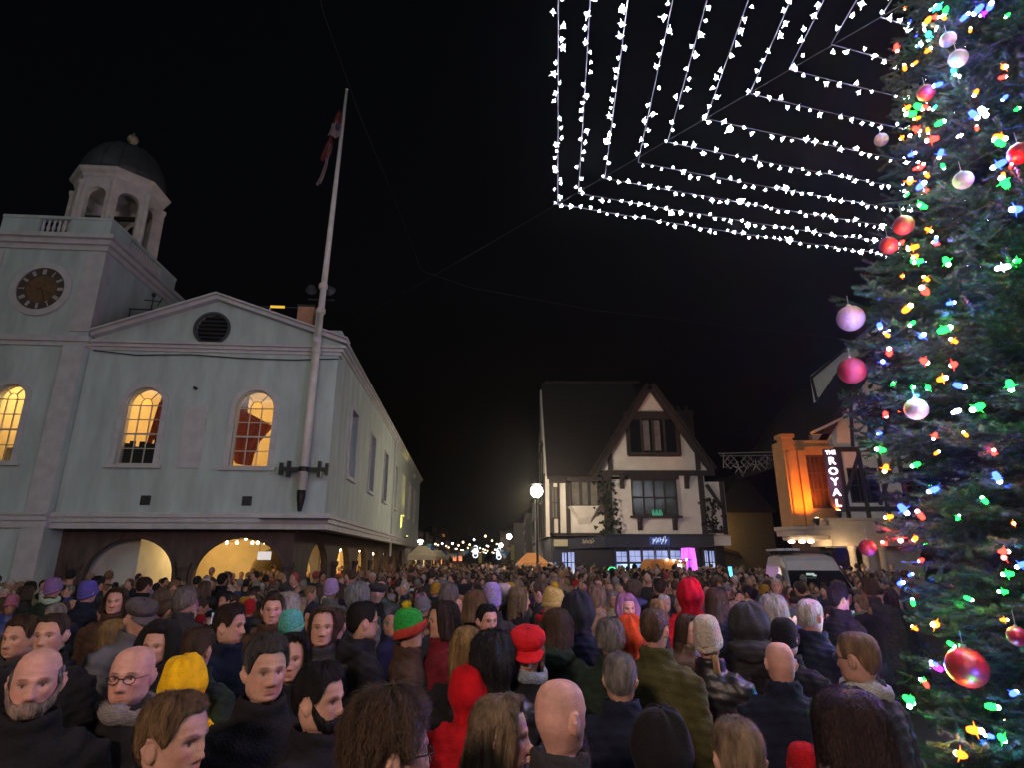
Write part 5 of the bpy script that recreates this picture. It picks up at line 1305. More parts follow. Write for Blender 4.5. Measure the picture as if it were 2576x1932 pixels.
def body_mesh(name, yaw=0, pitch=0, hs=1.0, arms='down', vox=.0085, nz=1, na=72, var=0):
    zs = np.unique(np.concatenate([np.linspace(-.87,-.25,16), np.linspace(-.25,-.12,14), np.linspace(-.12,.1,66//nz), np.linspace(.1,.119,8)]))[::-1]
    aa = np.linspace(0, 2*PI, na, endpoint=False)
    P = np.concatenate([np.stack(head_xyz(np.full(na, z), aa), 1) for z in zs])
    if var:                                   # other faces: broader / longer, fuller cheeks, other noses and chins
        f = sstep(-.135,-.115,P[:,2]); z_ = P[:,2]; fr = sstep(.02,.06,P[:,1])*f
        wx, jaw, nose, chin, ck = ((1.06,.006,.35,-.004,.004), (.95,-.005,-.25,.006,-.003), (1.02,.008,.15,.004,.006))[var-1]
        P[:,0] *= 1 + (wx-1)*f + jaw/.06*np.exp(-((z_+.085)/.03)**2)*f
        P[:,1] += fr*(nose*.020*np.exp(-(P[:,0]/.014)**2-((z_+.036)/.016)**2) + chin*np.exp(-((z_+.10)/.018)**2) + ck*np.exp(-((np.abs(P[:,0])-.04)/.02)**2-((z_+.04)/.025)**2))
        P[:,2] += .004*(var-2)*np.exp(-((z_+.07)/.02)**2)*fr
    nr = len(zs); fs = [(i*na+k, i*na+(k+1)%na, (i+1)*na+(k+1)%na, (i+1)*na+k) for i in range(nr-1) for k in range(na)]
    fs += [tuple(range(na-1,-1,-1)), tuple((nr-1)*na+k for k in range(na))]
    m = MB(); ears = MB()
    for s in (-1, 1):
        ears.sphere((s*.079,-.010,-.010), (.013,.021,.035), 12, 10)
        ears.tube([(s*.073,.0,-.036),(s*.087,-.020,-.024),(s*.094,-.026,.0),(s*.090,-.016,.022),(s*.076,.003,.018)], [.006,.007,.0075,.0075,.006], 8)
    E = np.array(ears.v); off = len(P)
    P = np.concatenate([P, E]); fs += [tuple(i+off for i in f) for f in ears.f]
    P = head_turn(P, yaw, pitch, hs) + (0,0,HC)
    m.v = [tuple(p) for p in P]; m.f = fs
    for s, (sh, el, wr) in zip((-1,1), ARMS[arms]):
        f = lambda p: (p[0]*s, p[1], p[2])
        mid = tuple((a+b)/2 for a, b in zip(el, wr))
        m.tube([f((.11,-.02,1.36)), f(sh), f(tuple((a+b)/2 for a, b in zip(sh,el))), f(el), f(mid), f(wr)], [.06,.056,.047,.040,.038,.028], 12)
        m.tube([(s*.085,.0,.90),(s*.092,.012,.68),(s*.095,.02,.48),(s*.096,-.012,.30),(s*.096,-.02,.085)], [.088,.072,.056,.054,.037], 12)
        m.tube([(s*.096,-.045,.045),(s*.098,.02,.055),(s*.103,.11,.035),(s*.105,.165,.025)], [.036,.042,.036,.022], 10)
    Z0 = 1.44
    def warp(V, inv=False):
        V = V.copy(); z = V[:,2]
        if inv: z = np.where(z > Z0, Z0 + (z-Z0)/2, z)
        s = 1 + sstep(Z0, Z0+.08, z)
        if inv: V[:,0] /= s; V[:,1] = (V[:,1]+.02)/s - .02; V[:,2] = z
        else: V[:,0] *= s; V[:,1] = (V[:,1]+.02)*s - .02; V[:,2] = np.where(z > Z0, Z0 + (z-Z0)*2, z)
        return V
    m.v = [tuple(p) for p in warp(np.array(m.v))]
    me = remesh(m, vox, name, 1)
    V = warp(co_of(me), True); set_co(me, V)
    # hands are rooted in the wrists
    h = MB()
    for s, (sh, el, wr) in zip((-1,1), ARMS[arms]): hand(h, (wr[0]*s,wr[1],wr[2]), (el[0]*s,el[1],el[2]), s)
    bm = bmesh.new(); bm.from_mesh(me)
    vs = [bm.verts.new(p) for p in h.v]
    for f in h.f: bm.faces.new([vs[i] for i in f])
    bm.to_mesh(me); bm.free()
    # pigment: lips, brows, irises, flushed cheeks and ears
    V = co_of(me); L_ = V - (0,0,HC); q = L_ - PIV
    a, b = -yaw, -pitch
    x = q[:,0]*math.cos(a) - q[:,1]*math.sin(a); y = q[:,0]*math.sin(a) + q[:,1]*math.cos(a); z = q[:,2]
    y, z = y*math.cos(b) - z*math.sin(b), y*math.sin(b) + z*math.cos(b)
    x, y, z = x/hs, y/hs+PIV[1], z/hs+PIV[2]
    T = np.ones((len(V),4), np.float32); fr = sstep(.02,.05,y)*(z > -.13)
    def mix(k, col):
        k = np.clip(k,0,1)[:,None]; T[:,:3] = T[:,:3]*(1-k) + np.array(col)*k
    ax = np.abs(x)
    mix(fr*.5*np.exp(-((ax-.045)/.02)**2-((z+.03)/.02)**2), (1.12,.80,.78))
    mix(fr*.6*np.exp(-(x/.013)**2-((z+.042)/.012)**2), (1.1,.80,.78))
    mix(fr*np.exp(-(x/.021)**6-((z+.0725)/.0085)**4)*.8, (.86,.56,.54))
    mix(fr*np.exp(-((ax-.032)/.018)**4-((z-.0205-.004*np.cos((ax-.03)*60))/.0045)**4)*.85, (.22,.20,.20))
    mix(fr*np.exp(-((ax-.031)/.013)**4-((z+.001)/.0058)**4), (.85,1.1,1.3))
    mix(fr*np.exp(-((ax-.031)/.0058)**4-((z+.001)/.0058)**4), (.06,.06,.06))
    mix(fr*np.exp(-((ax-.031)/.015)**4-((z-.0062)/.0022)**4)*.8, (.2,.18,.18))
    at = me.color_attributes.new('tint', 'FLOAT_COLOR', 'POINT'); at.data.foreach_set('color', T.ravel())
    me.polygons.foreach_set('use_smooth', [True]*len(me.polygons)); me.materials.clear(); me.materials.append(M_SKIN); me.update()
    return me
def objmat(name, rough, noise, scale, bump=0, bscale=40, stretch=(1,1,1), tint=False, sheen=0, spec=.35):
    m = material(name, (1,1,1), rough, noise, scale, bump, bscale, objcol=True, stretch=stretch, sheen=sheen, spec=spec)
    if tint:
        N, L = m.node_tree.nodes, m.node_tree.links; b = N['Principled BSDF']
        src = b.inputs['Base Color'].links[0].from_socket
        at = N.new('ShaderNodeAttribute'); at.attribute_name = 'tint'
        vm = N.new('ShaderNodeVectorMath'); vm.operation = 'MULTIPLY'
        L.new(src, vm.inputs[0]); L.new(at.outputs['Color'], vm.inputs[1]); L.new(vm.outputs[0], b.inputs['Base Color'])
    return m
M_SKIN = objmat('skin', .60, .30, 14, .22, 190, tint=True, spec=.3)
M_COAT = objmat('coat_cloth', .9, .35, 9, .35, 90, sheen=.02, spec=.15)
M_PUFF = objmat('quilted_nylon', .38, .22, 7, .10, 60)
M_HAIR = objmat('hair_strands', .55, .70, 34, .8, 150, stretch=(1,1,.22))
M_KNIT = objmat('knitted_wool', .95, .35, 40, .7, 110, stretch=(1,1,1.6), sheen=.03, spec=.1)
M_TROUS = objmat('trouser_cloth', .9, .25, 10)
M_SHOE = material('dark_shoe', (.02,.018,.016), .5, .3, 8)

# ---- clothing
CR = np.array([(1.492,.078,.060,-.088),(1.475,.088,.066,-.098),(1.452,.115,.075,-.110),(1.428,.158,.088,-.120),(1.395,.200,.104,-.130),(1.34,.222,.130,-.140),(1.25,.222,.152,-.140),
               (1.10,.212,.158,-.132),(.95,.222,.162,-.142),(.80,.236,.172,-.155),(.70,.242,.178,-.160),(.69,.20,.14,-.12)])
def coat_mesh(name, arms='down', style='plain', vox=.014, hood=False, seed=1):
    m = MB(); na = 40
    zs = np.concatenate([np.linspace(1.492,1.39,10), np.linspace(1.36,.70,26), [.69]])
    aa = np.linspace(0, 2*PI, na, endpoint=False); P = []
    rg = np.random.default_rng(seed); ph = rg.random(6)*6
    for z in zs:
        r = CR[::-1]; w, yf, yb = [np.interp(z, r[:,0], r[:,i]) for i in (1,2,3)]
        k = 1.0
        if style == 'puffer': k = 1 + .045*abs(math.sin(z*PI/.075)) * (1 if z < 1.42 else .3)
        c, s = np.cos(aa), np.sin(aa)
        fold = 1 + (.018*np.sin(aa*3+ph[0]+z*9) + .014*np.sin(aa*7+ph[1]-z*15) + .012*np.sin(z*38+aa*2+ph[2]))*(z < 1.4)*(1 if style != 'puffer' else .5)
        P.append(np.stack([w*s*k*fold, np.where(c > 0, yf, -yb)*c*k*fold, np.full(na, z)], 1))
    P = np.concatenate(P); nr = len(zs)
    m.v = [tuple(p) for p in P]
    m.f = [(i*na+k, i*na+(k+1)%na, (i+1)*na+(k+1)%na, (i+1)*na+k) for i in range(nr-1) for k in range(na)] + [tuple(range(na-1,-1,-1)), tuple((nr-1)*na+k for k in range(na))]
    for s, (sh, el, wr) in zip((-1,1), ARMS[arms]):
        pts = []; rad = []
        seq = [((.12,-.02,1.37),.085), (sh,.083), (el,.068), (wr,.052)]
        for (p0, r0), (p1, r1) in zip(seq[:-1], seq[1:]):
            for t in np.linspace(0, 1, 8, endpoint=False):
                p = [a*(1-t)+b*t for a, b in zip(p0, p1)]; q = r0*(1-t)+r1*t
                i = len(pts)
                q *= (1 + .06*abs(math.sin(i*PI/2.6))) if style == 'puffer' else 1 + .035*math.sin(i*1.9+ph[3]) + .02*math.sin(i*3.7)
                pts.append((p[0]*s*(1.05 if i > 6 else 1), p[1], p[2])); rad.append(q)
        pts.append((wr[0]*s*1.05, wr[1], wr[2])); rad.append(.050)
        m.tube(pts, rad, 14)
    # stand collar
    o = []; n = 28; prof = [(0,1.465),(.020,1.47),(.016,1.53),(.004,1.545),(-.010,1.53),(-.012,1.47)]
    for k in range(n):
        a = 2*PI*k/n; open_ = .012*math.exp(-((a if a < PI else a-2*PI)/.35)**2)
        for r_, z in prof:
            kx, ky = .078 + r_, (.066 if math.cos(a) > 0 else .090) + r_
            o.append((kx*math.sin(a), ky*math.cos(a) - (0), z - .018*max(0,math.cos(a)) - open_))
    q = len(prof); m.add(o, [(k*q+i, ((k+1)%n)*q+i, ((k+1)%n)*q+(i+1)%q, k*q+(i+1)%q) for k in range(n) for i in range(q)])
    if hood:                                  # hood lying folded behind the neck
        m.sphere((0,-.135,1.455), (.125,.062,.075), 16, 12); m.sphere((-.09,-.08,1.475), (.06,.07,.045), 12, 8); m.sphere((.09,-.08,1.475), (.06,.07,.045), 12, 8)
    me = remesh(m, vox, name, 1)
    V = co_of(me); rgw = ph
    n_ = .0045*np.sin(V[:,2]*55+V[:,0]*30+rgw[0]) * np.sin(V[:,0]*42+V[:,1]*35+rgw[1]) + .003*np.sin(V[:,2]*120+V[:,1]*70+rgw[2])
    N = np.empty(len(V)*3, np.float32); me.vertices.foreach_get('normal', N); V = V + N.reshape(-1,3)*n_[:,None]*(1 if style != 'puffer' else .6)
    set_co(me, V)
    me.polygons.foreach_set('use_smooth', [True]*len(me.polygons)); me.materials.clear(); me.materials.append(M_PUFF if style == 'puffer' else M_COAT)
    return me
def legs_mesh(name, n=12):
    m = MB()
    m.lathe([(0,.95),(.165,.95),(.17,.86),(.15,.80),(0,.79)], n=n)
    for s in (-1, 1): m.tube([(s*.082,0,.86),(s*.09,.012,.66),(s*.095,.018,.47),(s*.096,-.008,.28),(s*.097,-.012,.07)], [.105,.095,.082,.078,.076], n)
    return m.mesh(name, M_TROUS, True)
def shoes_mesh(name, n=10):
    m = MB()
    for s in (-1, 1):
        m.tube([(s*.097,-.075,.05),(s*.098,-.02,.066),(s*.102,.06,.058),(s*.106,.14,.045),(s*.108,.195,.038)], [.040,.050,.050,.045,.026], n)
        m.box(s*.103-.045, s*.103+.045, -.105, .20, .0, .03)
    return m.mesh(name, M_SHOE, True)

# ---- hair, hats, hoods: shells that follow the head
FRONT = [(0,.076),(24,.080),(44,.072),(60,.034),(70,-.004),(80,-.012),(87,.016),(104,.012),(122,-.040),(150,-.072),(180,-.078)]
def line(pts): 
    A = np.radians([p[0] for p in pts]); Z = np.array([p[1] for p in pts])
    return lambda a: np.interp(np.abs((a+PI)%(2*PI)-PI), A, Z)
def shell(name, mat, zlow, thick, amp=.004, rows=26, cols=96, ztop=None, arange=(-PI, PI), drop=None, puff=None, seed=0, strands=0, slen=(.03,.09), sw=.0022, lift=.006, extra=None, streak=34, smooth=True, wave=0):
    """cap over the head. zlow(a): lower edge; thick(t,a): offset; drop(a): length the lower rows hang straight down"""
    rg = np.random.default_rng(seed); full = arange == (-PI, PI)
    aa = np.linspace(*arange, cols, endpoint=not full)
    ts = np.linspace(0, 1, rows); S = np.zeros((rows, cols, 3))
    ph = rg.random(streak)*6.28
    for i, t in enumerate(ts):
        zt = .119 if ztop is None else ztop(aa)
        zl = zlow(aa)
        # rows are spaced along the arc from the crown
        zz = zt - (zt - zl)*(t**1.6 if ztop is None else t)
        x, y, z = head_xyz(zz, aa, False)
        cen = np.array((0,-.005,.0)); d = np.stack([x, y*.95, np.maximum(z, -.02)*.9], 1) - cen
        d /= np.linalg.norm(d, axis=1)[:,None]
        th = thick(t, aa)
        nz = amp*(np.sin(aa*streak*.5+ph[0]+2*np.sin(t*5+ph[1])) + .7*np.sin(aa*streak*.83+ph[2]+t*6) + .6*np.sin(aa*7+ph[3]+t*9))*sstep(0,.15,t)
        edge = sstep(1.0, .93, t) if drop is None else 1.0
        off = (th + nz)*edge - (1-edge)*.004
        p = np.stack([x, y, z], 1) + d*off[:,None]
        if puff is not None: p = puff(p, t, aa)
        if drop is not None and t > .62:
            k = (t-.62)/.38
            dr = drop(aa)
            p0 = S[int(.62*(rows-1)), :]
            p[:,2] = p0[:,2] - (p0[:,2] - (zl - dr))*k
            w_ = 1 + .10*k; p[:,0] = p0[:,0]*w_ + nz*.8*np.sign(x); p[:,1] = p0[:,1]*(1+.12*k) + nz - .02*k + wave*np.sin(k*9+aa*3)
        S[i] = p
    m = MB(); m.v = [tuple(p) for p in S.reshape(-1,3)]
    cc = cols if full else cols-1
    m.f = [(i*cols+k, i*cols+(k+1)%cols, (i+1)*cols+(k+1)%cols, (i+1)*cols+k) for i in range(rows-1) for k in range(cc)]
    if drop is not None or not full:            # inner lining gives the shell a thickness
        n = len(m.v); I = S.copy(); c = np.array((0,-.01,0)); rad = I - c; rad[...,2] *= .3
        ln = np.linalg.norm(rad, axis=2, keepdims=True); I = I - rad/np.maximum(ln, 1e-6)*np.minimum(.018, ln*.5)
        m.v += [tuple(p) for p in I.reshape(-1,3)]
        m.f += [tuple(n+j for j in f[::-1]) for f in list(m.f)]
        r_ = (rows-1)*cols
        m.f += [(r_+k, r_+(k+1)%cols, n+r_+(k+1)%cols, n+r_+k) for k in range(cc)]
        if not full:
            for i in range(rows-1):
                for k in (0, cols-1): m.f.append((i*cols+k, (i+1)*cols+k, n+(i+1)*cols+k, n+i*cols+k))
            m.f += [(k, k+1, n+k+1, n+k) for k in range(cc)]
    for _ in range(strands):                    # loose locks over the shell
        k = rg.integers(cols); i0 = int(rg.uniform(.02,.9)*(rows-1)); L_ = rg.uniform(*slen); pts = []; acc = 0; i = i0; kk = float(k); dk = rg.normal(0,.6)
        while i < rows and acc < L_:
            p = S[i, int(kk) % cols]; 
            if pts: acc += np.linalg.norm(p-pts[-1])
            pts.append(p); i += 1; kk += dk
        if len(pts) < 3: continue
        pts = np.array(pts); n = len(pts); out = pts - np.array((0,-.01,0)); out[:,2] *= .6; out /= np.linalg.norm(out, axis=1)[:,None]
        u = np.linspace(0,1,n); h = (.0015 + lift*rg.random()*u**1.5)[:,None] if np.ndim(lift*u) else 0
        q = pts + out*h + (wave*.6*np.sin(u*12+rg.random()*6))[:,None]*np.cross(out, (0,0,1.0))
        side = np.cross(out, np.gradient(pts, axis=0)); side /= np.maximum(1e-6, np.linalg.norm(side, axis=1))[:,None]
        wd = sw*rg.uniform(.6,1.4)*(1-.85*u)[:,None]
        o = len(m.v); m.v += [tuple(p) for p in np.stack([q-side*wd, q+side*wd], 1).reshape(-1,3)]
        m.f += [(o+2*j, o+2*j+1, o+2*j+3, o+2*j+2) for j in range(n-1)]
    if extra: extra(m)
    me = bpy.data.meshes.new(name); me.from_pydata(m.v, [], m.f); me.materials.append(mat)
    me.polygons.foreach_set('use_smooth', [smooth]*len(me.polygons)); me.update()
    return me
def th(top, side, back=None):
    back = side if back is None else back
    def f(t, a):
        c = np.cos(a); base = np.where(c > 0, side, side + (back-side)*(-c)); return top*(1-t)+base*t + .004*np.sin(PI*t)
    return f
def brim_ring(z, off, r, fn=None):
    def ex(m):
        aa = np.linspace(-PI, PI, 40, endpoint=False); o = []; n = 8
        for a in aa:
            zz = z(np.array([a]))[0]; x, y, _ = head_xyz(np.array([max(zz,-.06)]), np.array([a]), False)
            ln = math.hypot(x[0], y[0]); ux, uy = x[0]/ln, y[0]/ln
            for k in range(n):
                b = 2*PI*k/n; o.append((x[0]+ux*(off+r*.55*math.cos(b)), y[0]+uy*(off+r*.55*math.cos(b)), zz + r*1.6*math.sin(b)))
        q = len(aa); m.add(o, [(i*n+k, ((i+1)%q)*n+k, ((i+1)%q)*n+(k+1)%n, i*n+(k+1)%n) for i in range(q) for k in range(n)])
    return ex
BZ = line([(0,.046),(60,.020),(95,-.012),(180,-.045)])
def slouch(k):
    def f(p, t, a): p = p.copy(); s = sstep(.0,.12,p[:,2]); p[:,2] += k*s; p[:,1] -= .5*k*s; return p
    return f
def capvisor(m):
    o = []; n = 15
    for i in range(n):
        a = R(-62 + 124*i/(n-1)); x, y, _ = head_xyz(np.array([.052]), np.array([a]), False)
        k = math.cos(a*1.35)
        for (e, dz) in ((.006,.004),(.026,-.002),(.058*max(.25,k)+.02,-.020*max(.3,k))):
            ln = math.hypot(x[0],y[0]); o.append((x[0]*(1+e/ln), y[0]*(1+e/ln), .050+dz))
    m.add(o, [(i*3+j, (i+1)*3+j, (i+1)*3+j+1, i*3+j+1) for i in range(n-1) for j in range(2)])
    q = [(p[0],p[1],p[2]-.006) for p in o]; m.add(q, [(i*3+j+1, (i+1)*3+j+1, (i+1)*3+j, i*3+j) for i in range(n-1) for j in range(2)])
def cappuff(p, t, a):
    p = p.copy(); k = math.sin(PI*min(1, t*1.05))**.8*.034*(1 - .25*np.cos(a)); ln = np.maximum(1e-4, np.hypot(p[:,0], p[:,1]))
    p[:,0] += p[:,0]/ln*k; p[:,1] += p[:,1]/ln*k; p[:,2] += .010*(1-t); return p
H_OPEN = R(52)
def tail(m, x=0, z0=.0, L_=.26, y0=-.115):
    m.tube([(x,y0+.02,z0),(x,y0-.03,z0-.02),(x*1.1,y0-.035,z0-L_*.45),(x*1.2,y0-.01,z0-L_*.8),(x*1.2,y0,z0-L_)], [.016,.028,.030,.022,.004], 10)
FL = line(FRONT)
LZ = line([(0,.076),(24,.080),(42,.070),(56,.02),(66,-.05),(180,-.08)])
HAIRS = {}
def get_hair(style, hi):
    key = (style, hi)
    if key in HAIRS: return HAIRS[key]
    r, c = (26, 110) if hi else (11, 28); S_ = 1 if hi else 0; seed = abs(sum(map(ord, style)))
    k = dict(rows=r, cols=c, seed=seed)
    if style == 'short': me = shell('hair', M_HAIR, FL, th(.016,.007,.008), .0022, strands=2600*S_, slen=(.015,.05), sw=.0013, lift=.012, **k)
    elif style == 'crop': me = shell('hair', M_HAIR, FL, th(.006,.003,.003), .0012, strands=700*S_, slen=(.008,.02), sw=.0014, lift=.004, **k)
    elif style == 'quiff': me = shell('hair', M_HAIR, FL, lambda t, a: (.030*(1-t)+.006*t) + .016*np.exp(-(a/.9)**2)*np.sin(PI*np.clip(t*1.1,0,1)), .003, strands=2600*S_, slen=(.025,.07), sw=.0014, lift=.014, **k)
    elif style == 'curly': me = shell('hair', M_HAIR, FL, th(.036,.014,.018), .0035, strands=5000*S_, slen=(.03,.08), sw=.0013, lift=.026, wave=.005, streak=30, **k)
    elif style == 'fluffy': me = shell('hair', M_HAIR, line([(0,.07),(45,.06),(65,-.01),(85,-.03),(120,-.06),(180,-.09)]), th(.028,.020,.024), .005, strands=2800*S_, slen=(.02,.06), sw=.0016, lift=.018, wave=.006, streak=24, **k)
    elif style == 'fringe': me = shell('hair', M_HAIR, FL, lambda t, a: .006+0*a, .0018, ztop=line([(0,.08),(60,.04),(80,.05),(120,.055),(180,.055)]), arange=(R(66), R(294)), strands=500*S_, slen=(.015,.03), sw=.0015, lift=.004, **k)
    elif style == 'long': me = shell('hair', M_HAIR, LZ, th(.016,.016,.018), .0035, drop=line([(0,0),(55,.02),(70,.18),(110,.26),(180,.30)]), arange=(R(44), R(316)), strands=900*S_, slen=(.12,.30), sw=.0028, lift=.010, streak=40, **k) if False else shell('hair', M_HAIR, LZ, th(.016,.018,.020), .0035, drop=line([(0,.0),(52,.0),(66,.16),(110,.26),(180,.30)]), strands=2200*S_, slen=(.10,.30), sw=.0017, lift=.014, streak=40, **k)
    elif style == 'bob': me = shell('hair', M_HAIR, LZ, th(.022,.022,.024), .004, drop=line([(0,.0),(52,.0),(64,.06),(110,.07),(180,.05)]), strands=2400*S_, slen=(.05,.16), sw=.0016, lift=.014, streak=44, **k)
    elif style == 'bun': me = shell('hair', M_HAIR, FL, th(.012,.010), .002, strands=500*S_, slen=(.02,.06), extra=lambda m: m.sphere((0,-.125,.05), (.042,.036,.040), 12, 8), **k)
    elif style == 'ponytail': me = shell('hair', M_HAIR, FL, th(.012,.010), .002, strands=500*S_, slen=(.02,.06), extra=lambda m: tail(m), **k)
    elif style == 'sidetail': me = shell('hair', M_HAIR, line([(0,.0),(60,-.01),(100,-.05),(180,-.09)]), th(.008,.010), .002, extra=lambda m: tail(m, .055, -.06, .30, -.04), **k)
    elif style == 'locks': me = shell('hair', M_HAIR, LZ, th(.010,.012,.014), .003, drop=line([(0,.0),(50,.0),(64,.20),(110,.28),(180,.24)]), strands=700*S_, slen=(.1,.28), sw=.0028, lift=.012, streak=40, wave=.006, **k)
    elif style in ('beanie','pompom','tallbeanie','stripe'):
        def ex(m):
            brim_ring(BZ, .013, .016)(m)
        me = shell('hat', M_KNIT, BZ, th(.016,.014), .0012, puff=slouch(.05 if style == 'tallbeanie' else .022), streak=70, extra=ex, **k)
    elif style == 'cap': me = shell('hat', M_COAT, line([(0,.050),(60,.045),(100,.03),(180,.015)]), th(.012,.010), .0008, puff=cappuff, streak=16, extra=capvisor, **k)
    elif style == 'hood':
        zl = line([(0,.074),(46,.066),(56,.03),(64,-.06),(80,-.15),(180,-.185)])
        me = shell('hood', M_COAT, zl, lambda t, a: .022 + .032*t*(np.cos(a) < .3) + .012*np.sin(PI*t) + .012*np.exp(-((t-.62)/.10)**2)*(np.cos(a)<.2), .0065, streak=9, drop=None, puff=slouch(.02), **k)
    elif style == 'furhood':
        zl = line([(0,.070),(46,.062),(56,.03),(64,-.06),(80,-.15),(180,-.185)])
        me = shell('hood', M_HAIR, zl, lambda t, a: .032 + .030*t*(np.cos(a) < .3) + .012*np.sin(PI*t), .006, streak=26, strands=1300*S_, slen=(.02,.06), sw=.003, lift=.022, wave=.008, **k)
    elif style == 'beard': 
        me = shell('beard', M_HAIR, line([(0,-.123),(40,-.124),(70,-.10),(84,-.03)]), lambda t, a: .008*np.sin(PI*np.clip(t,.03,1))+.004, .0014, ztop=line([(0,-.055),(16,-.054),(24,-.060),(40,-.058),(60,-.040),(84,.010)]), arange=(R(-82), R(82)), strands=420*S_, slen=(.012,.03), sw=.0015, lift=.006, **k)
    HAIRS[key] = me; return me
def pompom_mesh():
    rg = np.random.default_rng(4); m = MB(); m.sphere((0,0,0), .024, 8, 6)
    for _ in range(260):
        d = rg.normal(size=3); d /= np.linalg.norm(d); s = np.cross(d, rg.normal(size=3)); s = s/np.linalg.norm(s)*.003
        m.add([d*.015-s, d*.015+s, d*.042*rg.uniform(.85,1.1)], [(0,1,2)])
    return m.mesh('pompom', M_KNIT)
POM = pompom_mesh()
def scarf_mesh():
    m = MB(); n = 30; o = []
    for k in range(n):
        a = 2*PI*k/n
        for b in range(8):
            q = 2*PI*b/8; rr = .030 + .006*math.sin(a*5+b); o.append(((.088+rr*math.cos(q))*math.sin(a), (.082+rr*math.cos(q))*math.cos(a)-.01, 1.495+.012*math.sin(a*2)+rr*1.3*math.sin(q)))
    m.add(o, [(i*8+k, ((i+1)%n)*8+k, ((i+1)%n)*8+(k+1)%8, i*8+(k+1)%8) for i in range(n) for k in range(8)])
    return m.mesh('scarf', M_KNIT, True)
SCARF = scarf_mesh()
def glasses_mesh():
    m = MB()
    for s in (-1,1):
        m.tube([(s*.033+.024*math.cos(a), .098+.0*a, -.002+.017*math.sin(a)) for a in [2*PI*k/14 for k in range(15)]], .0022, 5)
        m.tube([(s*.057,.097,.004),(s*.074,.07,.006),(s*.080,-.005,.004),(s*.080,-.03,-.012)], .0022, 5)
    m.tube([(-.010,.102,.002),(0,.104,.004),(.010,.102,.002)], .0022, 5)
    return m.mesh('glasses', M_BLACK)
GLASSES = glasses_mesh()
LEGS, SHOES = legs_mesh('trousers'), shoes_mesh('shoes')
BODY = {}; COATS = {}
def get_body(turn, arms, hi, hs=1.0, var=0):
    key = (turn, arms, hi, hs, var)
    if key not in BODY:
        yaw, pitch = {'fwd':(0,0), 'tl':(R(32),R(-4)), 'tr':(R(-32),R(-4)), 'dn':(0,R(-20)), 'up':(0,R(8))}[turn]
        BODY[key] = (body_mesh('person', yaw, pitch, hs, arms, .0085 if hi else .024, 1 if hi else 3, 72 if hi else 32, var if hi else 0), yaw, pitch)
    return BODY[key]
def get_coat(style, arms, hi):
    key = (style, arms, hi)
    if key not in COATS: COATS[key] = coat_mesh('coat', arms, 'puffer' if style == 'puffer' else 'plain', .014 if hi else .030, style == 'parka', seed=len(COATS)+2)
    return COATS[key]
N_PEOPLE = [0]
PHONES = set()
def held_phone(p, place):
    lab = 'phone with a dim lit screen held up ' + place
    if lab in PHONES or len(PHONES) > 7: return
    PHONES.add(lab)
    s = p.scale[2]; a = p.rotation_euler[2]; x, y, z = .085*s, .385*s, 1.455*s
    t = thing('phone', lab, 'phone', (p.location[0]+x*math.cos(a)-y*math.sin(a), p.location[1]+x*math.sin(a)+y*math.cos(a), p.location[2]+z), a, 'phones held up in the crowd')
    MB().box(-.036,.036,0,.009,-.075,.075).build('phone_case', M_BLACK, t)
    MB().box(-.032,.032,-.002,-.0005,-.068,.068).build('screen', lit_pane('phone_screen', (.10,.12,.2), (.5,.55,.7), .9, 12), t)
def person(label, loc, face, sc, hair, hcol, skin, coat, ccol, trous=(.015,.016,.02), turn='fwd', arms='down', hi=True, hs=.925, extra=(), group='people in the packed crowd', wide=1.0, under=None, place=None):
    bme, yaw, pitch = get_body(turn, arms, hi, hs, (N_PEOPLE[0] % 4) if (hi and turn == 'fwd' and arms == 'down' and hs == .925) else 0)
    p = link('person', bme); p.location = (loc[0], loc[1], GROUND); p.rotation_euler = (0,0,-R(face)); p.scale = (sc*wide, sc*wide, sc); p.color = (*skin,1)
    tag(p, label, 'person', group)
    c = link('coat', get_coat(coat, arms, hi), p); c.color = (*ccol,1)
    l = link('trousers', LEGS, p); l.color = (*trous,1)
    if hi: link('shoes', SHOES, p)
    HM = Matrix.Translation((0,0,HC)) @ Matrix.Translation(Vector(PIV)) @ Matrix.Rotation(yaw,4,'Z') @ Matrix.Rotation(pitch,4,'X') @ Matrix.Scale(hs,4) @ Matrix.Translation(-Vector(PIV))
    def on_head(name, me, col):
        o = link(name, me, p); o.matrix_local = HM; o.color = (*col,1); return o
    if under: on_head('hair', get_hair(under[0], hi), under[1])
    if hair:
        me = get_hair(hair, hi); o = on_head(me.name.split('.')[0], me, hcol)
    for e in extra:
        if e[0] == 'beard': on_head('beard', get_hair('beard', hi), e[1])
        elif e[0] == 'glasses': on_head('glasses', GLASSES, (0,0,0))
        elif e[0] == 'scarf': s = link('scarf', SCARF, p); s.color = (*e[1],1)
        elif e[0] == 'pompom': q = link('pompom', POM, o, (0,-.032,.175) if len(e) < 3 else e[2]); q.color = (*e[1],1)
        elif e[0] == 'band':
            q = link('hat_band', band_mesh(), o); q.color = (*e[1],1)
    N_PEOPLE[0] += 1
    if arms == 'phone' and hair != 'hood' and place: held_phone(p, place)
    return p
_band = []
def band_mesh():
    if not _band:
        m = MB(); brim_ring(lambda a: BZ(a)+.008, .020, .022)(m); _band.append(m.mesh('hat_band', M_KNIT, True))
    return _band[0]
def solve(px, py, hpx, child=False, lo=1.42, hi_=1.79):
    r = ray(px, py); f = .245*F/hpx; 
    for _ in range(12):
        hc = EYE - GROUND + r[2]*f; s = hc/HC; f = .5*f + .5*(.245*max(.6,min(1.15,s))*F/hpx)
    hc = EYE - GROUND + r[2]*f
    if not child:
        c = min(max(hc, lo), hi_)
        if c != hc: f = (c-EYE+GROUND)/r[2]; hc = c
    return (r[0]*f, r[1]*f), hc/HC
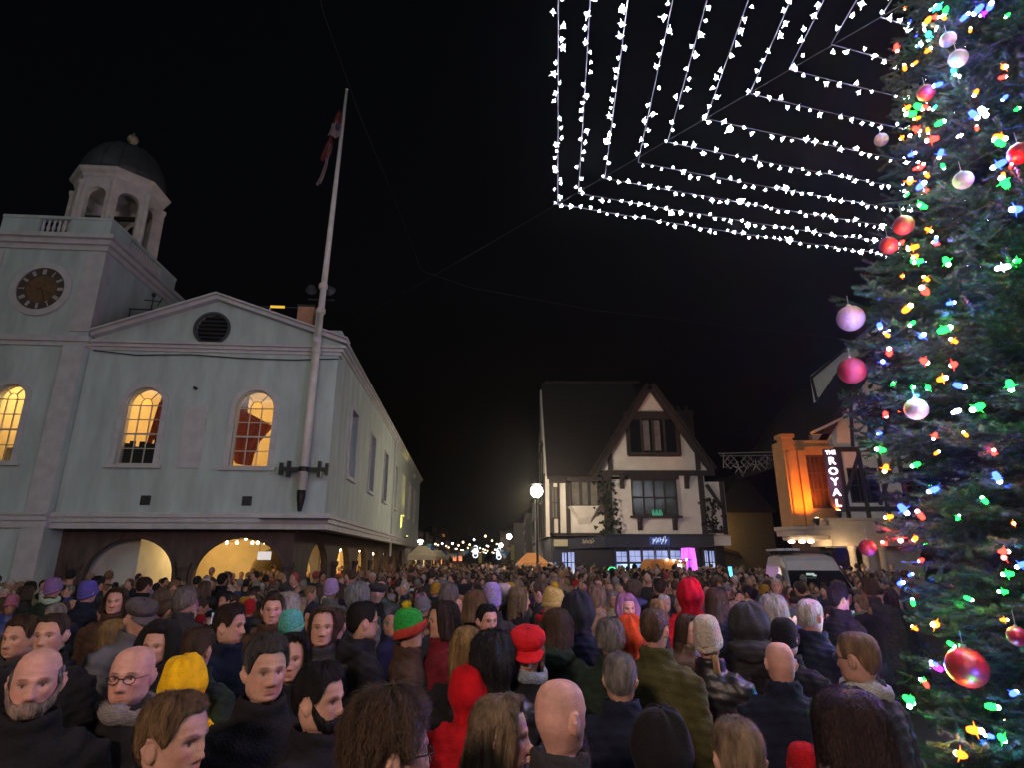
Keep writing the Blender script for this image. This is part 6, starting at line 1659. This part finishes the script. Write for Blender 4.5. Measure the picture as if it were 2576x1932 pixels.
SK = {'l':(.50,.29,.215), 'p':(.56,.31,.25), 'm':(.40,.22,.15), 'd':(.20,.10,.065)}
HCOL = {'black':(.009,.008,.008), 'brown':(.035,.020,.012), 'mid':(.070,.042,.024), 'grey':(.20,.185,.17), 'dgrey':(.075,.07,.068), 'white':(.46,.43,.41), 'blonde':(.30,.19,.075), 'sandy':(.17,.105,.05), 'fair':(.22,.16,.10)}
CC = {'black':(.012,.012,.014), 'navy':(.012,.016,.032), 'charcoal':(.035,.035,.038), 'grey':(.10,.105,.11), 'olive':(.060,.058,.020), 'green':(.020,.034,.024), 'red':(.46,.010,.018), 'burg':(.13,.012,.018), 'yellow':(.80,.47,.010), 'brown':(.055,.032,.020), 'tan':(.22,.15,.09), 'lav':(.28,.20,.42), 'teal':(.09,.38,.32), 'pink':(.45,.16,.25), 'cream':(.55,.48,.38), 'blue':(.03,.06,.20), 'orange':(.60,.10,.02), 'purple':(.10,.05,.22), 'white':(.6,.6,.58), 'mauve':(.17,.14,.17)}
# (x, y, head height px, face deg: 0 away / 90 to the image's high-x side / 180 to the camera, hair, hair colour, skin, coat, coat colour, label, options)
P = [
 (92,1710,172,150,'fringe','grey','p','plain','black','bald grey bearded man in a dark coat at the very edge, looking towards the tree',dict(turn='fwd',extra=[('beard',(.30,.225,.19))])),
 (332,1694,150,172,None,None,'p','plain','black','bald man with glasses and grey scarf facing the camera before the yellow hood',dict(extra=[('glasses',),('scarf',(.20,.19,.19))])),
 (465,1712,104,12,'hood',(.80,.47,.010),'l','plain','yellow','person in a bright yellow hooded coat seen from behind',dict(child=True)),
 (432,1880,176,100,'short','sandy','l','plain','navy','sandy haired boy at the bottom edge below the yellow hood',dict(child=True,hs=1.15)),
 (128,1594,110,170,'crop','brown','l','plain','black','brown haired person just behind the bald bearded man, forehead showing',dict()),
 (52,1602,104,185,'short','mid','l','plain','charcoal','brown haired person by the picture edge behind the bald bearded man',dict()),
 (134,1482,84,10,'beanie',(.24,.15,.36),'l','plain','green','person in a mauve woollen hat with a pale green scarf below the clock tower',dict(extra=[('scarf',(.35,.50,.38))])),
 (292,1512,78,165,'long','mid','l','plain','brown','long haired woman with warm lit face before the first arch',dict()),
 (345,1548,90,125,'cap',(.08,.07,.07),'l','plain','grey','man in a dark flat cap and grey coat bowing his head',dict(turn='dn')),
 (398,1622,100,178,'hood',(.012,.012,.012),'l','plain','black','person in a black hood facing the camera behind the bald man with glasses',dict()),
 (500,1630,104,8,'short','mid','l','plain','green','brown haired person in dark green coat beside the yellow hood',dict()),
 (468,1512,82,20,'fluffy','grey','l','plain','charcoal','grey haired person in charcoal coat below the pier between the two arches',dict()),
 (222,1492,74,10,'beanie',(.10,.09,.38),'l','plain','navy','person in a blue violet woollen hat beneath the tower base',dict()),
 (580,1572,96,95,'quiff','brown','l','plain','navy','dark haired man in navy coat in profile before the second arch',dict()),
 (733,1578,78,20,'beanie',(.10,.40,.33),'l','plain','black','person in a teal woollen hat',dict()),
 (669,1682,154,142,'quiff','dgrey','l','plain','black','clean shaven man with dark greying hair and black coat looking past the camera',dict(turn='fwd')),
 (735,1652,118,170,'long','black','l','plain','black','dark haired woman half hidden behind the clean shaven man',dict()),
 (806,1756,160,104,'quiff','black','l','plain','black','dark haired man with a full black beard in profile',dict(extra=[('beard',HCOL['black'])])),
 (984,1884,262,66,'curly','mid','l','plain','brown','man with tousled brown hair and glasses largest at the bottom edge',dict(extra=[('glasses',)],hi_=1.80)),
 (812,1574,100,165,'locks','mid','l','plain','charcoal','woman with long loose brown hair and pale face by the dark haired man in profile',dict()),
 (842,1572,84,0,'bun','brown','l','plain','brown','woman with brown hair tied in a bun seen from behind',dict()),
 (915,1562,98,60,'short','black','l','parka','black','black haired man with glasses in a black parka half turned away',dict(extra=[('glasses',)])),
 (833,1484,76,5,'beanie',(.36,.27,.48),'l','plain','grey','person in a pale lavender hat below the arcade corner',dict()),
 (900,1496,92,0,'furhood',(.22,.24,.25),'l','plain','grey','person in a pale grey fluffy hood before the arcade flank',dict()),
 (686,1532,80,160,'short','mid','p','plain','brown','pink faced brown haired person in brown coat behind the teal hat',dict()),
 (724,1532,76,10,'fluffy','white','l','plain','charcoal','white haired person just above the teal hat',dict()),
 (1032,1584,92,80,'beanie',(.025,.32,.05),'l','plain','brown','person in a green elf style hat with red band and yellow pompom',dict(extra=[('pompom',(.75,.55,.02)),('band',(.42,.05,.03))])),
 (1112,1560,92,-110,'bob','brown','l','plain','burg','woman with a brown bob in a dark red coat turned towards the green hat',dict()),
 (1174,1632,110,0,'long','blonde','l','plain','black','woman with very long blonde hair seen from behind',dict()),
 (1226,1560,78,150,'short','black','p','plain','black','pale dark haired man holding his hand up, facing the camera',dict(arms='chest')),
 (1240,1652,112,15,'furhood',(.012,.012,.013),'l','puffer','black','person in a black fur hood beside the long blonde hair',dict()),
 (1327,1628,110,180,'cap',(.55,.012,.016),'l','plain','black','woman in a bright red cap with long blonde hair and pale blue scarf',dict(under=('locks',(.26,.16,.07)),extra=[('scarf',(.25,.30,.36))],arms='chest',turn='dn')),
 (1184,1736,104,18,'hood',(.50,.007,.014),'l','plain','red','person in a bright red hooded coat seen from behind',dict(child=True)),
 (1266,1846,176,95,'bob','fair','l','plain','burg','woman with a greying blonde bob in profile at the bottom edge',dict(lo=1.38)),
 (1412,1795,192,50,None,None,'p','plain','charcoal','bald man half turned away near the bottom edge',dict()),
 (1418,1915,150,0,'bob','brown','l','plain','black','top of a brown bobbed head below the bald man',dict(child=True,hs=1.0)),
 (1380,1512,84,110,'stripe',(.50,.38,.12),'l','plain','green','person in a yellow cream bobble hat with a red scarf',dict(extra=[('pompom',(.70,.50,.02)),('scarf',(.42,.02,.03))],turn='dn')),
 (1238,1510,70,5,'tallbeanie',(.33,.26,.52),'l','plain','charcoal','person in a lavender hat in the street mouth crowd',dict()),
 (1268,1504,68,12,'beanie',(.40,.36,.36),'l','plain','charcoal','person in a pale grey hat next to the lavender hat',dict()),
 (1308,1506,76,80,'long','fair','l','plain','black','woman with long fair hair between the pale hats and the bobble hat',dict()),
 (1196,1522,72,15,'bob','sandy','l','plain','black','sandy bobbed head before the street mouth',dict()),
 (1130,1500,76,8,'fluffy','grey','l','plain','tan','grey haired person in a tan coat right of the green hat',dict()),
 (1454,1536,98,12,'hood',(.020,.022,.030),'l','plain','navy','person in a dark navy hood behind the red cap',dict()),
 (1404,1580,92,30,'bob','mid','l','parka','green','woman in a dark green parka behind the red cap woman',dict()),
 (1535,1606,92,5,'fluffy','grey','l','plain','green','grey fluffy haired person in a dark green fleece',dict()),
 (1560,1704,122,12,'short','grey','l','plain','navy','grey haired man in a navy coat seen from behind, ear showing',dict()),
 (1648,1580,124,38,'crop','mid','p','plain','olive','tall man in an olive coat with cropped brown hair, half turned away',dict()),
 (1584,1596,82,5,'hood',(.60,.07,.02),'l','plain','orange','small person in an orange red hood beside the olive coat',dict(child=True)),
 (1782,1612,94,35,'tallbeanie',(.52,.46,.38),'l','puffer','black','person in a cream woollen hat with blonde ponytail and black puffer jacket',dict(under=('sidetail',HCOL['blonde']))),
 (1962,1664,108,12,None,None,'p','plain','navy','bald man in a dark navy coat below the black woollen hat',dict()),
 (1736,1494,80,10,'hood',(.48,.008,.025),'l','plain','red','person in a red jacket and hood before the purple column',dict(arms='phone',lo=1.62,hi_=1.84)),
 (1806,1512,84,60,'long','mid','l','plain','navy','woman with long brown hair beside the red jacket',dict()),
 (1884,1566,84,20,'hood',(.040,.040,.043),'l','parka','charcoal','broad person in a charcoal hood behind the cream hat',dict(wide=1.15)),
 (1948,1542,92,40,'fluffy','white','p','plain','grey','white haired person in a grey coat before the white van',dict()),
 (2040,1548,96,60,'crop','white','p','plain','navy','man with close cropped white hair in profile below the van windscreen',dict()),
 (1976,1606,88,45,'beanie',(.014,.014,.018),'p','plain','black','man in a black woollen hat above the bald head',dict()),
 (2156,1652,132,-35,'crop','sandy','l','plain','charcoal','man with a sandy buzz cut, glasses and a white fur collar beside the tree',dict(extra=[('glasses',),('scarf',(.42,.42,.40))])),
 (2140,1826,226,8,'long',(.022,.011,.009),'l','parka','mauve','long dark haired person largest beside the tree seen from behind',dict(hi_=1.66,wide=1.22)),
 (1857,1900,180,5,'short','fair','l','plain','black','top of a short sandy grey head at the bottom edge',dict(lo=1.32)),
 (1664,1872,150,5,'hood',(.012,.012,.013),'l','plain','black','person in a plain black hood at the bottom edge',dict(lo=1.40)),
 (2024,1935,110,0,'beanie',(.50,.012,.02),'l','plain','red','top of a bright red hat at the bottom edge',dict(child=True)),
 (1578,1530,60,170,'hood',(.26,.13,.26),'l','plain','black','child in a mauve hood facing the camera',dict(child=True)),
 (2112,1506,84,80,'quiff','black','l','plain','black','black haired man in profile below the van roof rack end',dict()),
 (2190,1482,80,20,'fluffy','mid','l','plain','charcoal','brown haired person by the low red bauble',dict()),
 (1500,1505,72,10,'fluffy','fair','l','plain','tan','fair haired person in a tan fur coat before the shop door',dict()),
 (1660,1478,64,10,'short','brown','l','plain','black','dark haired person just below the orange trailer',dict()),
 (560,1460,58,0,'short','black','m','plain','black','black haired person against the yellow wall of the second arch',dict()),
 (362,1474,62,5,'short','brown','l','plain','black','brown haired person against the yellow wall of the first arch',dict()),
 (246,1470,60,8,'short','black','l','plain','charcoal','black haired person against the grey wall of the first arch',dict()),
]
USED = []
for (x, y, h, face, hair, hc_, sk, coat, cc, label, o) in P:
    o = dict(o); child = o.pop('child', False); lo = o.pop('lo', 1.45); hi_ = o.pop('hi_', 1.79)
    xy, s = solve(x, y, h, child, lo, hi_)
    if isinstance(hc_, str): hc_ = HCOL[hc_]
    person(label, xy, face, s, hair, hc_ or (0,0,0), SK[sk], coat, CC[cc], **o)
    USED.append((xy[0], xy[1]))
# ------------------------------------------------------------------ the rest of the crowd: individuals first, then the far mass
rc = random.Random(77)
def project(p):
    d = np.array(p, float) - (0,0,EYE); f = d[1]*CP + d[2]*SP
    return (1288 + F*d[0]/f, 966 - F*(-d[1]*SP + d[2]*CP)/f, f)
def hall_uv(x, y):
    dx, dy = x-CORNER[0], y-CORNER[1]; return (dx*math.cos(AZ)+dy*math.sin(AZ), -dx*math.sin(AZ)+dy*math.cos(AZ))
def free(x, y, r=.3):
    u, v = hall_uv(x, y)
    if u < .25 and v > -1.0: return False
    if u < -7.4 and v > -.7: return False
    if math.hypot(x-TX, y-TY) < 2.75: return False
    if abs(x-9.3-(y-19.5)*.25) < 1.35 and 16.3 < y < 22.4: return False
    if y > 28.3 and x > 13.0: return False
    if math.hypot(x-sx(1664,31), y-31.4) < 1.9 or math.hypot(x-sx(1732,33), y-33) < .8: return False
    return True
pts_all = []
y = 3.2
while y < 46:
    step = .58 if y < 18 else .72
    x = -y*.98 - 1
    while x < y*.98 + 1:
        q = (x + rc.uniform(-.2,.2), y + rc.uniform(-.2,.2)); x += step
        if y > 37 and not (-9 < q[0] < 1.8): continue
        if y > 22 and q[0] < -8.5: continue
        if not free(*q): continue
        pr_ = project((q[0], q[1], 1.62+GROUND))
        if pr_[0] < -90 or pr_[0] > 2290 or pr_[1] > 1880 or (pr_[0] > 2110 and q[1] < 5.2): continue
        pts_all.append((q[0], q[1], pr_[0], pr_[1]))
    y += step*.92
sel = []
for q in sorted(pts_all, key=lambda q: q[1]):
    lim = .50 if q[1] > 6.5 else .62
    if any((q[0]-u)**2 + (q[1]-v)**2 < lim**2 for u, v in USED): continue
    # nobody may stand in front of the faces picked out one by one
    if q[1] < 7.5:
        bad = False
        for (x, y_, h, *_r), (ux, uy) in zip(P, USED):
            if uy > q[1] and abs(x - q[2]) < h*.55 + 330/max(q[1],1)*.42 and y_ > q[3] - .16*1480/q[1] - h*.2 : bad = True; break
        if bad: continue
    sel.append(q)
N_IND = 300 - len(P)
near, far = sel[:N_IND], sel[N_IND:]
COATN = [('black','black'),('navy','navy'),('charcoal','charcoal'),('grey','grey'),('dark green','green'),('olive','olive'),('brown','brown'),('dark red','burg'),('tan','tan'),('blue','blue'),('purple','purple'),('black','black'),('navy','navy'),('charcoal','charcoal')]
HAIRN = [('short brown hair','short','brown'),('short black hair','short','black'),('short grey hair','short','grey'),('long brown hair','long','mid'),('long blonde hair','long','blonde'),('dark bob','bob','brown'),('fair bob','bob','fair'),('cropped white hair','crop','white'),('tousled brown hair','curly','mid'),('fluffy grey hair','fluffy','grey'),('sandy ponytail','ponytail','sandy'),('black bun','bun','black'),('thinning grey hair','fringe','grey')]
HATN = [('black woollen hat','beanie',(.014,.014,.016)),('grey bobble hat','pompom',(.16,.16,.17)),('red woollen hat','beanie',(.36,.02,.025)),('cream bobble hat','pompom',(.5,.45,.36)),('dark flat cap','cap',(.03,.03,.032)),('navy hood up','hood',(.014,.018,.034)),('pink woollen hat','tallbeanie',(.42,.15,.24)),('brown fur hood','furhood',(.10,.07,.045)),('mustard woollen hat','beanie',(.40,.22,.03))]
TYPES = [('coat','plain'),('puffer jacket','puffer'),('parka','parka')]
seen_labels = set()
def place_name(px):
    for lim, n in ((330,'below the clock tower'),(460,'before the first front arch'),(640,'before the arcade pier'),(790,'below the flagpole'),(960,'before the near arcade flank'),(1090,'before the far arcade flank'),(1260,'in the street mouth'),(1400,'below the bright globe lamp'),(1540,'before the shop door'),(1640,'before the lit shop windows'),(1760,'near the orange trailer'),(1900,'before the dim brick house'),(2060,'by the van bonnet'),(2170,'below the cinema porch')):
        if px < lim: return n
    return 'close to the tree'
for (x, y, px, py) in near:
    for _ in range(60):
        cn, ck = rc.choice(COATN); tn, tk = rc.choice(TYPES); hat = rc.random() < .30
        hn, hk, hcol = rc.choice(HATN if hat else HAIRN)
        face = rc.choices([rc.uniform(-25,25), rc.uniform(50,120), rc.uniform(-120,-50), rc.uniform(150,210)], [4,1.7,1.7,2.8])[0]
        fn = 'from behind' if abs(face) < 30 else 'in profile' if abs(face) < 130 else 'facing us'
        lab = f"person in {cn} {tn}, {hn}, {fn}, {place_name(px)}"
        if lab not in seen_labels: break
    seen_labels.add(lab)
    if not hat: hcol = HCOL[hcol]
    s = rc.gauss(.955, .065); s = min(max(s,.80),1.08)
    if 8 > y: s = min(s, 1.0)
    kid = rc.random() < .08 and y > 6
    if kid: s = rc.uniform(.66,.80)
    j = lambda c: tuple(max(.004, v*rc.uniform(.75,1.3)) for v in c)
    ex = [('pompom', hcol)] if hk == 'pompom' else []
    if rc.random() < .16: ex.append(('scarf', rc.choice([(.3,.3,.3),(.35,.04,.05),(.12,.16,.3),(.4,.36,.26),(.1,.2,.12)])))
    pp = person(lab, (x,y), face, s, 'beanie' if hk == 'pompom' else hk, hcol, SK[rc.choice('llppm')], tk, j(CC[ck]), turn=rc.choice(['fwd','fwd','tl','tr','dn','up']), hi=y < 6.2, extra=ex, place=place_name(px),
           arms='phone' if (y > 6.2 and rc.random() < .12) else 'down', hs=1.15 if kid else .925, trous=rc.choice([(.015,.016,.02),(.02,.028,.05),(.03,.028,.025)]))
    pp.rotation_euler[0] = R(rc.gauss(0,2.2)); pp.rotation_euler[1] = R(rc.gauss(0,2.2))

# small lights carried in the far crowd
wd = thing('light_wand', 'cyan lit toy wand held above the crowd before the dim brick house', 'toy', at_depth(1840,1449,22))
MB().tube([(.02,0,-.45),(.01,0,-.2)], .02, 8).build('handle', M_BLACK, wd)
MB().tube([(.01,0,-.2),(-.03,0,.30)], [.05,.065], 10).build('lit_tube', lit_pane('wand_glow', (.08,.35,1), (.15,1,.9), 2.5, 4), wd)
hb = thing('glow_headband', 'glowing green headband on a head before the lit shop windows', 'headband', at_depth(1540,1436,26))
MB().tube([(.16*math.cos(a),.0,.12*math.sin(a)) for a in [PI*k/10 for k in range(11)]], .022, 6).build('band', glow('headband_green', (.05,1,.35), 2.0), hb)
hm = MB(); hm.sphere((0,.02,-.02), (.14,.13,.13), 10, 8); hm.tube([(0,.02,-.15),(0,.02,-.45)], .10, 8); hm.build('cap', material('dark_cap', (.015,.015,.018), .8, .2, 8), hb)
# far mass: one object of simple standing figures
def figure():
    m = MB(); cols = []
    def col(n0, c): cols.extend([c]*(len(m.v)-n0))
    n0 = 0; m.lathe([(.0,1.49),(.09,1.47),(.20,1.39),(.235,1.25),(.22,1.0),(.24,.72),(.0,.71)], n=10); m.v = [(x, y*.68, z) for x, y, z in m.v]; col(0, 0)
    for s in (-1, 1):
        n0 = len(m.v); m.tube([(s*.17,0,1.40),(s*.26,-.02,1.12),(s*.25,.06,.88)], [.075,.065,.045], 6); col(n0, 0)
        n0 = len(m.v); m.tube([(s*.09,0,.80),(s*.095,0,0)], [.09,.07], 6); col(n0, 3)
    n0 = len(m.v); m.sphere((0,.0,1.628), (.075,.092,.112), 10, 8); m.tube([(0,-.02,1.42),(0,-.015,1.55)], .055, 8); m.sphere((0,.095,1.60), (.015,.022,.03), 6, 4); col(n0, 1)
    n0 = len(m.v); m.sphere((0,-.018,1.652), (.086,.094,.106), 10, 8); col(n0, 2)
    return np.array(m.v), m.f, np.array(cols)
fv, ff, fc = figure()
extra_far = []
for _ in range(40):
    u, v = rc.uniform(-5.4,-1.4), rc.uniform(1.2,4.8)
    if u > -3.9 or v < 1.6: extra_far.append((*hall_xy(u, v), 0, 0))
for _ in range(60): u, v = rc.uniform(-3.6,-1.3), rc.uniform(6,26); extra_far.append((*hall_xy(u, v), 0, 0))
V = []; FA = []; CO_ = []; off = 0
ftri = []
for f in ff:
    for k in range(1, len(f)-1): ftri.append((f[0], f[k], f[k+1]))
ftri = np.array(ftri)
for (x, y, *_r) in far + extra_far:
    a = rc.gauss(0,.5) if rc.random() < .3 else PI+rc.gauss(0,.7) if rc.random() < .5 else rc.uniform(-PI,PI); s = min(1.12, max(.80, rc.gauss(.945,.07))); c, sn = math.cos(a), math.sin(a)
    w = fv*s; w = np.stack([w[:,0]*c - w[:,1]*sn + x, w[:,0]*sn + w[:,1]*c + y, w[:,2]+GROUND], 1)
    V.append(w); FA.append(ftri+off); off += len(fv)
    coat = CC[rc.choices(['black','navy','charcoal','grey','brown','tan','burg','red','blue','cream','green'], [6,5,4,2,3,1.2,1,.35,.8,.6,1.5])[0]]
    hr = rc.choices(list(HCOL.values()) + [(.30,.05,.05),(.25,.2,.4),(.5,.46,.4)], [3,4,3,2,2,1,1.5,1.5,2,.4,.4,.5])[0]
    pal = np.array([coat, SK[rc.choice('llpm')], hr, (.015,.016,.02)]); CO_.append(pal[fc])
V = np.concatenate(V); FA = np.concatenate(FA); CO_ = np.concatenate(CO_)
me = bpy.data.meshes.new('distant_crowd')
me.vertices.add(len(V)); me.vertices.foreach_set('co', V.astype(np.float32).ravel())
me.loops.add(FA.size); me.loops.foreach_set('vertex_index', FA.astype(np.int32).ravel())
me.polygons.add(len(FA)); me.polygons.foreach_set('loop_start', np.arange(0, FA.size, 3, dtype=np.int32)); me.update(calc_edges=True)
me.polygons.foreach_set('use_smooth', [True]*len(me.polygons))
at = me.color_attributes.new('figure_colour', 'FLOAT_COLOR', 'POINT'); at.data.foreach_set('color', np.concatenate([CO_, np.ones((len(CO_),1))], 1).astype(np.float32).ravel())
mc = material('crowd_cloth', (1,1,1), .85, .2, 12)
N_, L_ = mc.node_tree.nodes, mc.node_tree.links
an = N_.new('ShaderNodeAttribute'); an.attribute_name = 'figure_colour'
rgbn = [n for n in N_ if n.type == 'RGB'][0]; tgt = rgbn.outputs[0].links[0].to_socket; L_.new(an.outputs['Color'], tgt)
me.materials.append(mc)
tag(link('distant_crowd', me), 'packed far crowd filling the square and the street as one mass of heads', 'crowd', kind='stuff')
# every wall, post and wheel base that meets the building level runs down to the square
bpy.context.view_layer.update()
for o in list(SC.objects):
    if o.type != 'MESH' or o.data.users > 1: continue
    r = o
    while r.parent: r = r.parent
    if r.get('category') in ('person','ground','road','kerb','crowd','van','string lights','bauble') : continue
    M = np.array(o.matrix_world)
    if abs(M[2,0]) + abs(M[2,1]) > 1e-4: continue
    c = co_of(o.data); z = c[:,2]*M[2,2] + M[2,3]; k = np.abs(z) < .012
    if k.any(): c[k,2] += GROUND/M[2,2]; set_co(o.data, c)
# ------------------------------------------------------------------ thin haze added to stand in for lens glow round the lamps
hz = bpy.data.materials.new('damp_air'); hz.use_nodes = True
n_, l_ = hz.node_tree.nodes, hz.node_tree.links; n_.clear()
pv = n_.new('ShaderNodeVolumePrincipled'); pv.inputs['Color'].default_value = (.9,.92,1,1); pv.inputs['Density'].default_value = HAZE; pv.inputs['Anisotropy'].default_value = .86
ou = n_.new('ShaderNodeOutputMaterial'); l_.new(pv.outputs[0], ou.inputs['Volume'])
hb_ = MB().box(-305,305,-305,605,GROUND-1.0,21.5).build('haze', hz); hb_['kind'] = 'stuff'; hb_['label'] = 'thin air volume added for lens glow over the square and street'
print('PEOPLE', N_PEOPLE[0], 'near', len(near), 'far', len(far))
